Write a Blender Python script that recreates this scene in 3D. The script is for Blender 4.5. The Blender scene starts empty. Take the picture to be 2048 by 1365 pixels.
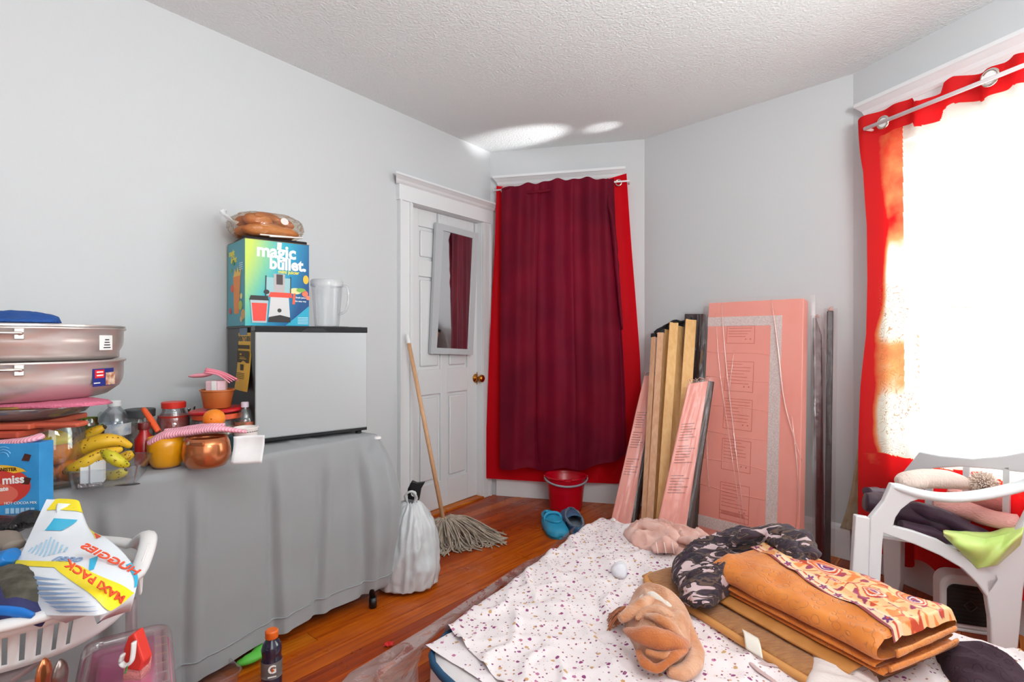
import bpy, bmesh, math, random
from mathutils import Vector, Matrix, noise
random.seed(7)
SC = bpy.context.scene
COL = SC.collection
F = 1100.0; CX = 1024.0; HY = 677.0; H = 1.18
V = Vector
# ---------------------------------------------------------------- camera
cam = bpy.data.cameras.new('camera'); co = bpy.data.objects.new('camera', cam); COL.objects.link(co)
co.location = (0, 0, H); co.rotation_euler = (math.pi/2, 0, 0)
cam.sensor_width = 36; cam.lens = F/2048*36; cam.shift_y = -(682.5-HY)/2048; cam.clip_start = .02
SC.camera = co
# ---------------------------------------------------------------- world, lights, exposure
SC.view_settings.view_transform = 'Standard'; SC.view_settings.look = 'None'
SC.view_settings.gamma = 1; SC.view_settings.use_curve_mapping = False
SC.view_settings.exposure = 0.13
try:
    SC.cycles.use_denoising = True
    SC.cycles.max_bounces = 10; SC.cycles.transparent_max_bounces = 24
    SC.cycles.sample_clamp_indirect = 6
except Exception: pass
w = bpy.data.worlds.new('daylight'); SC.world = w; w.use_nodes = True
w.node_tree.nodes['Background'].inputs[0].default_value = (.93, .97, 1, 1)
w.node_tree.nodes['Background'].inputs[1].default_value = 4.5
def area(name, loc, target, sx, sy, power, col=(1, 1, 1), spread=None):
    l = bpy.data.lights.new(name, 'AREA'); l.shape = 'RECTANGLE'; l.size = sx; l.size_y = sy
    l.energy = power; l.color = col
    if spread: l.spread = spread
    o = bpy.data.objects.new(name, l); COL.objects.link(o); o.location = loc
    o.rotation_euler = (V(target)-V(loc)).to_track_quat('-Z', 'Y').to_euler()
    return o
# room plan (seen from above, camera at the origin looking along +Y)
A = V((-.162, 4.155, 0)); u = V((.589, .808, 0)).normalized(); nl = V((.808, -.589, 0)).normalized()
B = V((.935, 3.88, 0)); C = V((1.812, 2.92, 0)); rd = V((.298, -.954, 0)).normalized()
D = C+rd*3.3; E = V((2.2, -2.1, 0)); Gc = V((.24, -2.94, 0)); Hc = A-u*5.5
eF = (B-A).normalized(); nF = V((eF.y, -eF.x, 0)); eM = (C-B).normalized(); nM = V((eM.y, -eM.x, 0))
nR = V((rd.y, -rd.x, 0))
CEIL = 2.585
win_l = area('window_daylight', C+rd*.93-nR*.30+V((0, 0, 1.35)), C+rd*.93+nR*1+V((0, 0, 1.1)), 1.15, 1.8, 50, (.92, .98, 1))
area('back_fill', (1.2, -1.9, 1.5), (.3, 3.4, 1.0), 2.2, 1.6, 24, (.92, .99, 1))  # added soft fill behind the camera, no window in this wall
area('ceiling_fill', (.9, -.3, 1.75), (.7, .3, 3), .8, .8, 92, (.94, 1, 1))  # added fill aimed upward to brighten the ceiling, no fixture there
pl_ = bpy.data.lights.new('room_fill', 'POINT'); pl_.energy = 15; pl_.shadow_soft_size = .35; pl_.color = (.94, 1, 1)  # added point fill for the room, nothing hangs here
po_ = bpy.data.objects.new('room_fill', pl_); COL.objects.link(po_); po_.location = (.6, .9, 2.15)
for nm_, src_, tgt_, pw_l, ang_ in (('streak_spot', (1.50, 3.02, 1.75), (.06, 3.84, 2.585), 230, 14), ('streak_spot_small', (1.52, 3.0, 1.75), (.60, 3.66, 2.585), 70, 8)):  # added mid-air spots that throw the two bright ceiling streaks
    sl2 = bpy.data.lights.new(nm_, 'SPOT'); sl2.energy = pw_l; sl2.spot_size = math.radians(ang_); sl2.spot_blend = .9; sl2.shadow_soft_size = .02
    so2 = bpy.data.objects.new(nm_, sl2); COL.objects.link(so2); so2.location = src_; so2.rotation_euler = (V(tgt_)-V(src_)).to_track_quat('-Z', 'Y').to_euler()
# ---------------------------------------------------------------- helpers: projection
def P(px, py, Y): return V(((px-CX)/F*Y, Y, H-(py-HY)/F*Y))
def G(px, py, z): return P(px, py, (H-z)*F/(py-HY))
def PL(px, py, P0, n):
    d = V(((px-CX)/F, 1, -(py-HY)/F)); c = V((0, 0, H))
    return c+d*((V(P0)-c).dot(n)/d.dot(n))
def WL(s, d, z): return A-u*s+nl*d+V((0, 0, z))
def WF(s, d, z): return A+eF*s+nF*d+V((0, 0, z))
def WM(s, d, z): return B+eM*s+nM*d+V((0, 0, z))
def WR(s, d, z): return C+rd*s+nR*d+V((0, 0, z))
def lerp(a, b, t): return a+(b-a)*t
def pw(pts, t):
    n = len(pts)-1; x = min(max(t, 0), .99999)*n; i = int(x); f = x-i
    a, b = pts[i], pts[i+1]
    return tuple(lerp(p, q, f) for p, q in zip(a, b))
def cr(pts, t):
    n = len(pts)-1; x = min(max(t, 0), .99999)*n; i = int(x); f = x-i
    p0 = V(pts[max(i-1, 0)]); p1 = V(pts[i]); p2 = V(pts[i+1]); p3 = V(pts[min(i+2, n)])
    return .5*((2*p1)+(p2-p0)*f+(2*p0-5*p1+4*p2-p3)*f*f+(3*p1-p0-3*p2+p3)*f**3)
def frame(o, x, z):
    x = V(x).normalized(); z = V(z).normalized(); z = (z-x*z.dot(x)).normalized(); y = z.cross(x)
    m = Matrix((x, y, z)).transposed().to_4x4(); m.translation = V(o); return m
def ns(p, s=1, o=0): return noise.noise(V(p)*s+V((o*7.3, o*3.1, o*1.7)))
# ---------------------------------------------------------------- helpers: materials
def L(h):
    if isinstance(h, str): c = [int(h[i:i+2], 16)/255 for i in (0, 2, 4)]
    else: c = list(h)
    return tuple((x/12.92 if x <= .04045 else ((x+.055)/1.055)**2.4) for x in c)+(1,)
MT = {}
class NT:
    def __init__(s, m): s.t = m.node_tree; s.n = s.t.nodes; s.l = s.t.links
    def new(s, ty, **kw):
        x = s.n.new(ty)
        for k, v in kw.items():
            if k.startswith('i_'): x.inputs[k[2:].replace('_', ' ')].default_value = v
            else: setattr(x, k, v)
        return x
    def link(s, a, b): s.l.new(a, b)
def mat(name, col='cccccc', rough=.6, metal=0, bump=0, bscale=60, spec=.5, sheen=0, trans=0, col2=None, cscale=5, coat=0, stretch=None, emit=0, alpha=1):
    if name in MT: return MT[name]
    m = bpy.data.materials.new(name); m.use_nodes = True; t = NT(m); b = t.n['Principled BSDF']
    b.inputs['Base Color'].default_value = L(col); b.inputs['Roughness'].default_value = rough
    b.inputs['Metallic'].default_value = metal; b.inputs['Specular IOR Level'].default_value = spec
    b.inputs['Sheen Weight'].default_value = sheen; b.inputs['Coat Weight'].default_value = coat
    tc = t.new('ShaderNodeTexCoord'); src = tc.outputs['Object']
    if stretch:
        mp = t.new('ShaderNodeMapping'); mp.inputs['Scale'].default_value = stretch; t.link(src, mp.inputs[0]); src = mp.outputs[0]
    if col2:
        nz = t.new('ShaderNodeTexNoise'); nz.inputs['Scale'].default_value = cscale; nz.inputs['Detail'].default_value = 5; t.link(src, nz.inputs['Vector'])
        r = t.new('ShaderNodeValToRGB'); r.color_ramp.elements[0].position = .35; r.color_ramp.elements[1].position = .65
        r.color_ramp.elements[0].color = L(col); r.color_ramp.elements[1].color = L(col2)
        t.link(nz.outputs[0], r.inputs[0]); t.link(r.outputs[0], b.inputs['Base Color'])
    if bump:
        nz = t.new('ShaderNodeTexNoise'); nz.inputs['Scale'].default_value = bscale; nz.inputs['Detail'].default_value = 4; t.link(src, nz.inputs['Vector'])
        bp = t.new('ShaderNodeBump'); bp.inputs['Strength'].default_value = bump; bp.inputs['Distance'].default_value = .01
        t.link(nz.outputs[0], bp.inputs['Height']); t.link(bp.outputs[0], b.inputs['Normal'])
    if emit:
        b.inputs['Emission Color'].default_value = L(col); b.inputs['Emission Strength'].default_value = emit
    if trans:
        out = t.n['Material Output']; tr = t.new('ShaderNodeBsdfTranslucent'); mx = t.new('ShaderNodeMixShader'); mx.inputs[0].default_value = trans
        tr.inputs[0].default_value = L(col)
        if col2: t.link(r.outputs[0], tr.inputs[0])
        t.link(b.outputs[0], mx.inputs[1]); t.link(tr.outputs[0], mx.inputs[2]); t.link(mx.outputs[0], out.inputs[0])
    MT[name] = m; return m
def clear(name, tint='ffffff', gloss=.12, milk=.06, rough=.08, milkcol='ffffff', bump=0, bscale=20, fres=.45):
    if name in MT: return MT[name]
    m = bpy.data.materials.new(name); m.use_nodes = True; t = NT(m); t.n.remove(t.n['Principled BSDF']); out = t.n['Material Output']
    tr = t.new('ShaderNodeBsdfTransparent'); tr.inputs[0].default_value = L(tint)
    gl = t.new('ShaderNodeBsdfGlossy'); gl.inputs['Roughness'].default_value = rough
    df = t.new('ShaderNodeBsdfDiffuse'); df.inputs[0].default_value = L(milkcol)
    lw = t.new('ShaderNodeLayerWeight'); lw.inputs[0].default_value = .25
    ma = t.new('ShaderNodeMath', operation='MULTIPLY_ADD'); ma.inputs[1].default_value = fres; ma.inputs[2].default_value = gloss*.35; ma.use_clamp = True
    t.link(lw.outputs['Fresnel'], ma.inputs[0])
    m1 = t.new('ShaderNodeMixShader'); m1.inputs[0].default_value = milk; t.link(tr.outputs[0], m1.inputs[1]); t.link(df.outputs[0], m1.inputs[2])
    m2 = t.new('ShaderNodeMixShader'); t.link(ma.outputs[0], m2.inputs[0]); t.link(m1.outputs[0], m2.inputs[1]); t.link(gl.outputs[0], m2.inputs[2])
    if bump:
        tc = t.new('ShaderNodeTexCoord'); nz = t.new('ShaderNodeTexNoise'); nz.inputs['Scale'].default_value = bscale; t.link(tc.outputs['Object'], nz.inputs['Vector'])
        bp = t.new('ShaderNodeBump'); bp.inputs['Strength'].default_value = bump; bp.inputs['Distance'].default_value = .02; t.link(nz.outputs[0], bp.inputs['Height'])
        t.link(bp.outputs[0], gl.inputs['Normal']); t.link(bp.outputs[0], lw.inputs['Normal'])
    t.link(m2.outputs[0], out.inputs[0]); MT[name] = m; return m
# ---------------------------------------------------------------- helpers: objects
def wmat(o):
    m = Matrix.Identity(4)
    while o: m = o.matrix_basis @ m; o = o.parent
    return m
def thing(name, label, cat, loc=(0, 0, 0), rz=0, group=None, M=None):
    o = bpy.data.objects.new(name, None); COL.objects.link(o); o.empty_display_size = .05
    if M: o.matrix_basis = M
    else: o.location = loc; o.rotation_euler = (0, 0, rz)
    o['label'] = label; o['category'] = cat
    if group: o['group'] = group
    return o
def part(name, bm, m, parent=None, world=False, smooth=False, label=None, solid=0, kind=None, ang=None, bevel=0, off=0):
    if world and parent:
        bmesh.ops.transform(bm, matrix=wmat(parent).inverted(), verts=bm.verts)
    if not solid: bmesh.ops.recalc_face_normals(bm, faces=bm.faces)
    me = bpy.data.meshes.new(name); bm.to_mesh(me); bm.free()
    if m:
        for x in (m if isinstance(m, (list, tuple)) else [m]): me.materials.append(x)
    if smooth:
        for p in me.polygons: p.use_smooth = True
        if smooth == 2:
            try: me.set_sharp_from_angle(angle=math.radians(35))
            except Exception: pass
    o = bpy.data.objects.new(name, me); COL.objects.link(o)
    if parent: o.parent = parent
    if solid:
        s = o.modifiers.new('solid', 'SOLIDIFY'); s.thickness = solid; s.offset = off
    if bevel:
        b = o.modifiers.new('bevel', 'BEVEL'); b.width = bevel; b.segments = 2; b.limit_method = 'ANGLE'
    if label: o['label'] = label
    if kind: o['kind'] = kind
    return o
def single(name, label, cat, bm, m, loc=None, group=None, **kw):
    """a thing that is one mesh; world-space geometry is re-centred at loc"""
    if loc is not None: bmesh.ops.translate(bm, vec=-V(loc), verts=bm.verts)
    o = part(name, bm, m, **kw)
    if loc is not None: o.location = loc
    o['label'] = label; o['category'] = cat
    if group: o['group'] = group
    return o
def struct(name, bm, m, parent=None, **kw):
    o = part(name, bm, m, parent, **kw)
    if not parent: o['kind'] = 'structure'
    return o
def nb(): return bmesh.new()
def xf(bm, M, vs=None): bmesh.ops.transform(bm, matrix=M, verts=vs if vs is not None else bm.verts); return bm
def box(bm, c, s, M=None):
    r = bmesh.ops.create_cube(bm, size=1); vs = r['verts']
    bmesh.ops.scale(bm, vec=s, verts=vs); bmesh.ops.translate(bm, vec=c, verts=vs)
    if M is not None: bmesh.ops.transform(bm, matrix=M, verts=vs)
    return vs
def bbox(x0, x1, y0, y1, z0, z1, M=None, bm=None, bev=0):
    bm = bm or nb(); vs = box(bm, ((x0+x1)/2, (y0+y1)/2, (z0+z1)/2), (x1-x0, y1-y0, z1-z0), M)
    if bev:
        es = list({e for v in vs for e in v.link_edges}); bmesh.ops.bevel(bm, geom=es, offset=bev, segments=2, affect='EDGES', profile=.5)
    return bm
def lathe(prof, seg=32, bm=None, M=None, wob=0, sx=1, sy=1):
    bm = bm or nb(); rings = []; allv = []
    for r, z in prof:
        if r < 1e-6: vs = [bm.verts.new((0, 0, z))]
        else:
            vs = []
            for i in range(seg):
                a = 2*math.pi*i/seg; k = r*(1+wob*ns((math.cos(a)*2, math.sin(a)*2, z*20)))
                vs.append(bm.verts.new((k*math.cos(a)*sx, k*math.sin(a)*sy, z)))
        rings.append(vs); allv += vs
    for a, b in zip(rings, rings[1:]):
        if len(a) == 1 and len(b) == 1: continue
        if len(a) == 1:
            for i in range(seg): bm.faces.new((a[0], b[i], b[(i+1) % seg]))
        elif len(b) == 1:
            for i in range(seg): bm.faces.new((a[i], a[(i+1) % seg], b[0]))
        else:
            for i in range(seg): bm.faces.new((a[i], a[(i+1) % seg], b[(i+1) % seg], b[i]))
    if M is not None: bmesh.ops.transform(bm, matrix=M, verts=allv)
    return bm
def tube(pts, r, seg=10, bm=None, steps=None, flat=(1, 1), nz=0, nzs=10, cap=True, closed=False, up=V((0, 0, 1)), seed=0):
    bm = bm or nb(); pts = [V(p) for p in pts]
    n = steps or len(pts)
    if steps: P_ = [cr(pts, i/(n-1)) for i in range(n)]
    else: P_ = pts
    rings = []
    for i, p in enumerate(P_):
        t = (P_[min(i+1, n-1)]-P_[max(i-1, 0)])
        if closed: t = P_[(i+1) % n]-P_[i-1]
        t.normalize(); s = t.cross(up)
        if s.length < 1e-3: s = t.cross(V((1, 0, 0)))
        s.normalize(); q = s.cross(t)
        rr = r if not isinstance(r, (list, tuple)) else pw([(x,) for x in r], i/(n-1))[0]
        vs = []
        for k in range(seg):
            a = 2*math.pi*k/seg; d = s*math.cos(a)*flat[0]+q*math.sin(a)*flat[1]
            m_ = rr
            if nz: m_ *= 1+nz*(ns(p+d*rr, nzs, seed)+.5*ns(p+d*rr, nzs*2.3, seed+1))
            vs.append(bm.verts.new(p+d*m_))
        rings.append(vs)
    rr_ = list(zip(rings, rings[1:]))
    if closed: rr_.append((rings[-1], rings[0]))
    for a, b in rr_:
        for k in range(seg): bm.faces.new((a[k], a[(k+1) % seg], b[(k+1) % seg], b[k]))
    if cap and not closed:
        bm.faces.new(rings[0]); bm.faces.new(rings[-1])
    return bm
def grid(fn, nu, nv, bm=None, flip=False):
    bm = bm or nb(); g = [[bm.verts.new(fn(i/nu, j/nv)) for j in range(nv+1)] for i in range(nu+1)]
    for i in range(nu):
        for j in range(nv):
            q = (g[i][j], g[i+1][j], g[i+1][j+1], g[i][j+1]); bm.faces.new(q[::-1] if flip else q)
    return bm
def prism(pts, t, M=None, bm=None):
    """polygon in the local xy plane, extruded from z=0 to z=t"""
    bm = bm or nb(); a = [bm.verts.new((p[0], p[1], 0)) for p in pts]; b = [bm.verts.new((p[0], p[1], t)) for p in pts]
    n = len(pts); bm.faces.new(a[::-1]); bm.faces.new(b)
    for i in range(n): bm.faces.new((a[i], a[(i+1) % n], b[(i+1) % n], b[i]))
    if M is not None: bmesh.ops.transform(bm, matrix=M, verts=a+b)
    return bm
def pprism(pxs, P0, n, t, bm=None):
    """outline given by pixels on a vertical plane, extruded along the plane's normal by t (away from camera)"""
    bm = bm or nb(); ps = [PL(x, y, P0, n) for x, y in pxs]; nn = V(n).normalized()
    if nn.y < 0: nn = -nn
    a = [bm.verts.new(p) for p in ps]; b = [bm.verts.new(p+nn*t) for p in ps]; k = len(ps)
    bm.faces.new(a); bm.faces.new(b[::-1])
    for i in range(k): bm.faces.new((a[i], a[(i+1) % k], b[(i+1) % k], b[i]))
    return bm
def circ(cx, cy, rx, ry=None, n=24, a0=0, a1=2*math.pi):
    ry = ry or rx
    full = abs(a1-a0-2*math.pi) < 1e-6
    return [(cx+rx*math.cos(a0+(a1-a0)*i/(n if full else n-1)), cy+ry*math.sin(a0+(a1-a0)*i/(n if full else n-1))) for i in range(n)]
def txt(s, size, M, m, parent, name='lettering', ext=.0006, align='LEFT', world=True, sx=1, bold=0):
    c = bpy.data.curves.new('t', 'FONT'); c.body = s; c.size = size; c.extrude = ext; c.align_x = align; c.offset = bold; c.resolution_u = 3
    o = bpy.data.objects.new('t', c); COL.objects.link(o)
    bpy.context.view_layer.update()
    me = bpy.data.meshes.new_from_object(o); bpy.data.objects.remove(o); bpy.data.curves.remove(c)
    bm = nb(); bm.from_mesh(me); bpy.data.meshes.remove(me)
    xf(bm, M @ Matrix.Diagonal((sx, 1, 1, 1)))
    return part(name, bm, m, parent, world=world)
def plank(p0, p1, wdir, w_, t, bm=None, bev=0):
    """a board from p0 to p1 (centre line), w_ wide along wdir, t thick"""
    bm = bm or nb(); p0 = V(p0); p1 = V(p1); z = (p1-p0); ln = z.length; z.normalize()
    x = V(wdir); x = (x-z*x.dot(z)).normalized(); y = z.cross(x)
    m = Matrix((x, y, z)).transposed().to_4x4(); m.translation = (p0+p1)/2
    vs = box(bm, (0, 0, 0), (w_, t, ln), m)
    if bev: bmesh.ops.bevel(bm, geom=list({e for v in vs for e in v.link_edges}), offset=bev, segments=2, affect='EDGES', profile=.5)
    return bm
def pile(outline, z0, Hh, dirv=(1, 0, 0), rid=.4, rs=9, na=110, nr=36, q=.5, seed=0, top=None, jag=.05, bm=None, stretch=.25, pxs=True):
    """a heap of crumpled cloth on the plane z0; outline in photo pixels on that plane"""
    bm = bm or nb(); ol = [G(x, y, z0) for x, y in outline] if pxs else [V((x, y, z0)) for x, y in outline]
    c = sum(ol, V((0, 0, 0)))/len(ol); N = len(ol); d = V(dirv).normalized(); e = V((-d.y, d.x, 0))
    def edge(t):
        x = t*N; i = int(x) % N; f = x-int(x); p = [ol[(i+k-1) % N] for k in range(4)]
        return .5*((2*p[1])+(p[2]-p[0])*f+(2*p[0]-5*p[1]+4*p[2]-p[3])*f*f+(3*p[1]-p[0]-3*p[2]+p[3])*f**3)
    cv = bm.verts.new(c+V((0, 0, 0))); rings = []
    def hgt(p, r):
        a = (p-c); s1 = a.dot(d); s2 = a.dot(e)
        wv = ns((s1*stretch, s2, 0), rs*.5, seed+3)*.12
        k = 1-abs(ns((s1*stretch, s2+wv, 0), rs, seed))*2.4
        k2 = 1-abs(ns((s1*stretch*1.7, s2+wv, 3), rs*2.2, seed+5))*2.2
        b = max(0, 1-r**2.6)**q
        return Hh*b*((1-rid)+rid*(.65*k+.35*k2))+(.004 if r < .999 else 0)
    cv.co.z = z0+hgt(c, 0)
    for j in range(1, nr+1):
        r = j/nr; vs = []
        for i in range(na):
            p = edge(i/na); p = c+(p-c)*r*(1+jag*ns((math.cos(6.283*i/na)*3, math.sin(6.283*i/na)*3, r), 1.5, seed)*r)
            vs.append(bm.verts.new((p.x, p.y, z0+hgt(p, r))))
        rings.append(vs)
    for i in range(na): bm.faces.new((cv, rings[0][i], rings[0][(i+1) % na]))
    for a, b in zip(rings, rings[1:]):
        for i in range(na): bm.faces.new((a[i], b[i], b[(i+1) % na], a[(i+1) % na]))
    bm.faces.new(rings[-1][::-1])
    return bm
def torus(R, r, M, bm=None, a0=0, a1=2*math.pi, n=28, seg=8):
    full = abs(a1-a0-2*math.pi) < 1e-6; k = n if full else n+1
    pts = [M @ V((R*math.cos(a0+(a1-a0)*i/n), R*math.sin(a0+(a1-a0)*i/n), 0)) for i in range(k)]
    return tube(pts, r, seg, bm, closed=full, up=(M.to_3x3() @ V((0, 0, 1))))
def copy_tree(o, parent=None):
    c = o.copy(); COL.objects.link(c)
    if parent: c.parent = parent
    for ch in list(o.children): copy_tree(ch, c)
    return c
# ================================================================ MATERIALS OF THE ROOM
m_wall = mat('wall_paint', 'c8c9cb', .55, bump=.04, bscale=120)
m_ceil = mat('ceiling_stipple', 'e4e7e8', .8, bump=.55, bscale=90)
m_trim = mat('trim_paint', 'dedee0', .35)
m_door = mat('door_paint', 'dadadc', .4)
m_white = mat('white_plastic', 'e6e4e4', .35)
m_black = mat('black_plastic', '141416', .35)
def wood_floor_mat(i, c1, c2):
    n = 'floor_wood_%d' % i
    m = bpy.data.materials.new(n); m.use_nodes = True; t = NT(m); b = t.n['Principled BSDF']
    tc = t.new('ShaderNodeTexCoord'); mp = t.new('ShaderNodeMapping'); ang = math.atan2(.755, .656)
    mp.inputs['Rotation'].default_value = (0, 0, -ang); t.link(tc.outputs['Object'], mp.inputs[0])
    mp2 = t.new('ShaderNodeMapping'); mp2.inputs['Scale'].default_value = (1.2, 26, 1); mp2.inputs['Location'].default_value = (i*3.3, i*1.7, 0); t.link(mp.outputs[0], mp2.inputs[0])
    nz = t.new('ShaderNodeTexNoise'); nz.inputs['Scale'].default_value = 2.2; nz.inputs['Detail'].default_value = 7; nz.inputs['Distortion'].default_value = .6; t.link(mp2.outputs[0], nz.inputs['Vector'])
    r = t.new('ShaderNodeValToRGB'); r.color_ramp.elements[0].position = .3; r.color_ramp.elements[1].position = .72
    r.color_ramp.elements[0].color = L(c1); r.color_ramp.elements[1].color = L(c2)
    t.link(nz.outputs[0], r.inputs[0]); t.link(r.outputs[0], b.inputs['Base Color'])
    n2 = t.new('ShaderNodeTexNoise'); n2.inputs['Scale'].default_value = 9; n2.inputs['Detail'].default_value = 6; t.link(tc.outputs['Object'], n2.inputs['Vector'])
    mr = t.new('ShaderNodeMapRange'); mr.inputs[1].default_value = .35; mr.inputs[2].default_value = .7; mr.inputs[3].default_value = .26; mr.inputs[4].default_value = .5; b.inputs['Specular IOR Level'].default_value = .3
    t.link(n2.outputs[0], mr.inputs[0]); t.link(mr.outputs[0], b.inputs['Roughness'])
    bp = t.new('ShaderNodeBump'); bp.inputs['Strength'].default_value = .12; bp.inputs['Distance'].default_value = .004; t.link(nz.outputs[0], bp.inputs['Height']); t.link(bp.outputs[0], b.inputs['Normal'])
    return m
FW = [wood_floor_mat(i, a, b) for i, (a, b) in enumerate([('9a3a02', 'cc640c'), ('8a2c02', 'ba4e08'), ('a24804', 'd87816'), ('7a2404', 'a84208'), ('963602', 'c85c0a')])]
# ================================================================ FLOOR
poly = [A, B, C, D, E, Gc, Hc]
def clip(pl_, a, b):
    out = []; n = V((-(b-a).y, (b-a).x, 0))
    ds = [-(p-a).dot(n) for p in pl_]
    for i in range(len(pl_)):
        p, q = pl_[i], pl_[(i+1) % len(pl_)]; dp, dq = ds[i], ds[(i+1) % len(pl_)]
        if dp >= 0: out.append(p)
        if (dp >= 0) != (dq >= 0): out.append(p+(q-p)*(dp/(dp-dq)))
    return out
bd = V((.656, .755, 0)).normalized(); bp_ = V((.755, -.656, 0)).normalized()
def flat(pts, z0, z1, bm=None):
    bm = bm or nb(); a = [bm.verts.new((p.x, p.y, z0)) for p in pts]; b = [bm.verts.new((p.x, p.y, z1)) for p in pts]; n = len(pts)
    bm.faces.new(a[::-1]); bm.faces.new(b)
    for i in range(n): bm.faces.new((a[i], a[(i+1) % n], b[(i+1) % n], b[i]))
    return bm
floor = struct('floor', flat(poly, -.08, -.016), mat('subfloor_gap', '2a1006', .8))
pw_ = .086; k = -46; rows_ = 0; rnd = random.Random(3)
while k < 50:
    off = k*pw_; s = -7+rnd.random()*2
    while s < 7:
        ln = 2.2+rnd.random()*3; a0 = s+.001; a1 = s+ln-.001
        q = [bd*a0+bp_*(off+.0012), bd*a1+bp_*(off+.0012), bd*a1+bp_*(off+pw_-.0012), bd*a0+bp_*(off+pw_-.0012)]
        for i in range(len(poly)):
            if q: q = clip(q, poly[i], poly[(i+1) % len(poly)])
        if len(q) > 2 and max(p.y for p in q) > .9:
            part('floor_board', flat(q, -.016, rnd.uniform(-.0008, .0)), FW[rnd.randrange(5)], floor)
        elif len(q) > 2:
            flat_bm = flat(q, -.016, 0); part('floor_board', flat_bm, FW[rnd.randrange(5)], floor)
        s += ln
    k += 1
# ================================================================ WALLS
def wall(name, p, q, nin, hole=None, m=m_wall, th=.16):
    e = (q-p).normalized(); ln = (q-p).length; M = frame(p, e, (0, 0, 1)); o = -1 if M.to_3x3().col[1].dot(nin) > 0 else 1
    y0, y1 = (0, th) if o > 0 else (-th, 0); bm = nb()
    if not hole: bbox(-.1, ln+.1, y0, y1, -.08, CEIL+.05, M, bm)
    else:
        a, b, z0, z1 = hole
        bbox(-.1, a, y0, y1, -.08, CEIL+.05, M, bm); bbox(b, ln+.1, y0, y1, -.08, CEIL+.05, M, bm)
        bbox(a, b, y0, y1, z1, CEIL+.05, M, bm)
        if z0 > 0: bbox(a, b, y0, y1, -.08, z0, M, bm)
    return struct(name, bm, m)
# door opening on the left wall, measured from corner A
def s_left(px):
    r = (px-CX)/F; return (A.x-r*A.y)/(u.x-r*u.y)
dr0, dr1 = s_left(964), s_left(822)
wall('wall_left', A, Hc, nl, (dr0, dr1, 0, 2.05))
wall('wall_far', A, B, nF, (.22, .82, .62, 2.13))
wall('wall_middle', B, C, nM)
wall('wall_right', C, D, nR, (.25, 1.45, .55, 2.13))
wall('wall_entry', D, E, V((-1, -.3, 0))); wall('wall_back', E, Gc, V((-.4, .9, 0))); wall('wall_rear', Gc, Hc, V((.6, .8, 0)))
struct('ceiling', flat(poly, CEIL, CEIL+.1), m_ceil)
# baseboards
def base(name, fn, s0, s1, h=.18, seg=None):
    bm = nb()
    prof = [(0, 0), (.018, 0), (.018, h-.03), (.012, h-.012), (.006, h), (0, h)]
    vs = [[bm.verts.new(fn(s, d, z)) for d, z in prof] for s in (s0, s1)]
    n = len(prof)
    for i in range(n): bm.faces.new((vs[0][i], vs[0][(i+1) % n], vs[1][(i+1) % n], vs[1][i]))
    bm.faces.new(vs[0]); bm.faces.new(vs[1][::-1])
    return struct(name, bm, m_trim)
base('baseboard_far', WF, .05, 1.125); base('baseboard_middle', WM, .01, 1.29); base('baseboard_right', WR, .02, 3.2)
base('baseboard_left', WL, dr1+.14, 5.4)
# ---- door
dY = .045
Md = frame(A+V((0, 0, 0)), -u, (0, 0, 1))    # x = s along the wall from the corner, y = into the wall or room
yin = 1 if Md.to_3x3().col[1].dot(nl) > 0 else -1
def LW(x0, x1, d0, d1, z0, z1, bm=None, bev=0):
    a, b = sorted((d0*yin, d1*yin)); return bbox(x0, x1, a, b, z0, z1, Md, bm, bev)
dw = dr1-dr0
door = struct('door_1', LW(dr0+.004, dr1-.004, -.085, -.06, .014, 2.035), m_door)
cols = [(dr0+dw*.155, dr0+dw*.45), (dr0+dw*.55, dr0+dw*.845)]; rws = [(.20, .80), (.97, 1.59), (1.70, 1.92)]
xs = [dr0+.004, cols[0][0], cols[0][1], cols[1][0], cols[1][1], dr1-.004]
bm = nb()
for a, b in ((0, 1), (2, 3), (4, 5)): LW(xs[a], xs[b], -.061, -.045, .014, 2.035, bm)
for a, b in cols:
    for z0, z1 in ((.014, .20), (.80, .97), (1.59, 1.70), (1.92, 2.035)): LW(a, b, -.061, -.0455, z0, z1, bm)
part('door_frame', bm, m_door, door, bevel=.004)
for a, b in cols:
    for z0, z1 in rws:
        part('door_panel', LW(a+.022, b-.022, -.061, -.048, z0+.022, z1-.022, None, .009), m_door, door)
m_brass = mat('brass', 'b8762e', .18, 1)
kp = PL(951, 757, WL(0, -.045, 0), nl); Mk = frame(kp, u, nl)
part('door_knob', lathe([(0, 0), (.033, 0), (.033, .006), (.014, .012), (.013, .035), (.022, .042), (.029, .055), (.027, .068), (.015, .076), (0, .078)], 28, M=Mk), m_brass, door, smooth=True)
bm = nb(); box(bm, (0, 0, 0), (.006, .012, .09), Md @ Matrix.Translation((dr0+.006, -.047*yin*1, kp.z)))
part('latch_plate', bm, m_brass, door)
for z in (1.72, 1.0, .28):
    bm = nb(); tube([WL(dr1-.002, -.038, z-.045), WL(dr1-.002, -.038, z+.045)], .006, 10, bm); part('hinge', bm, m_door, door)
part('threshold', LW(dr0, dr1, -.15, .02, .0005, .012), FW[2], door)
part('door_backing', LW(dr0-.02, dr1+.02, -.158, -.10, 0, 2.05), m_trim, door)
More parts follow.
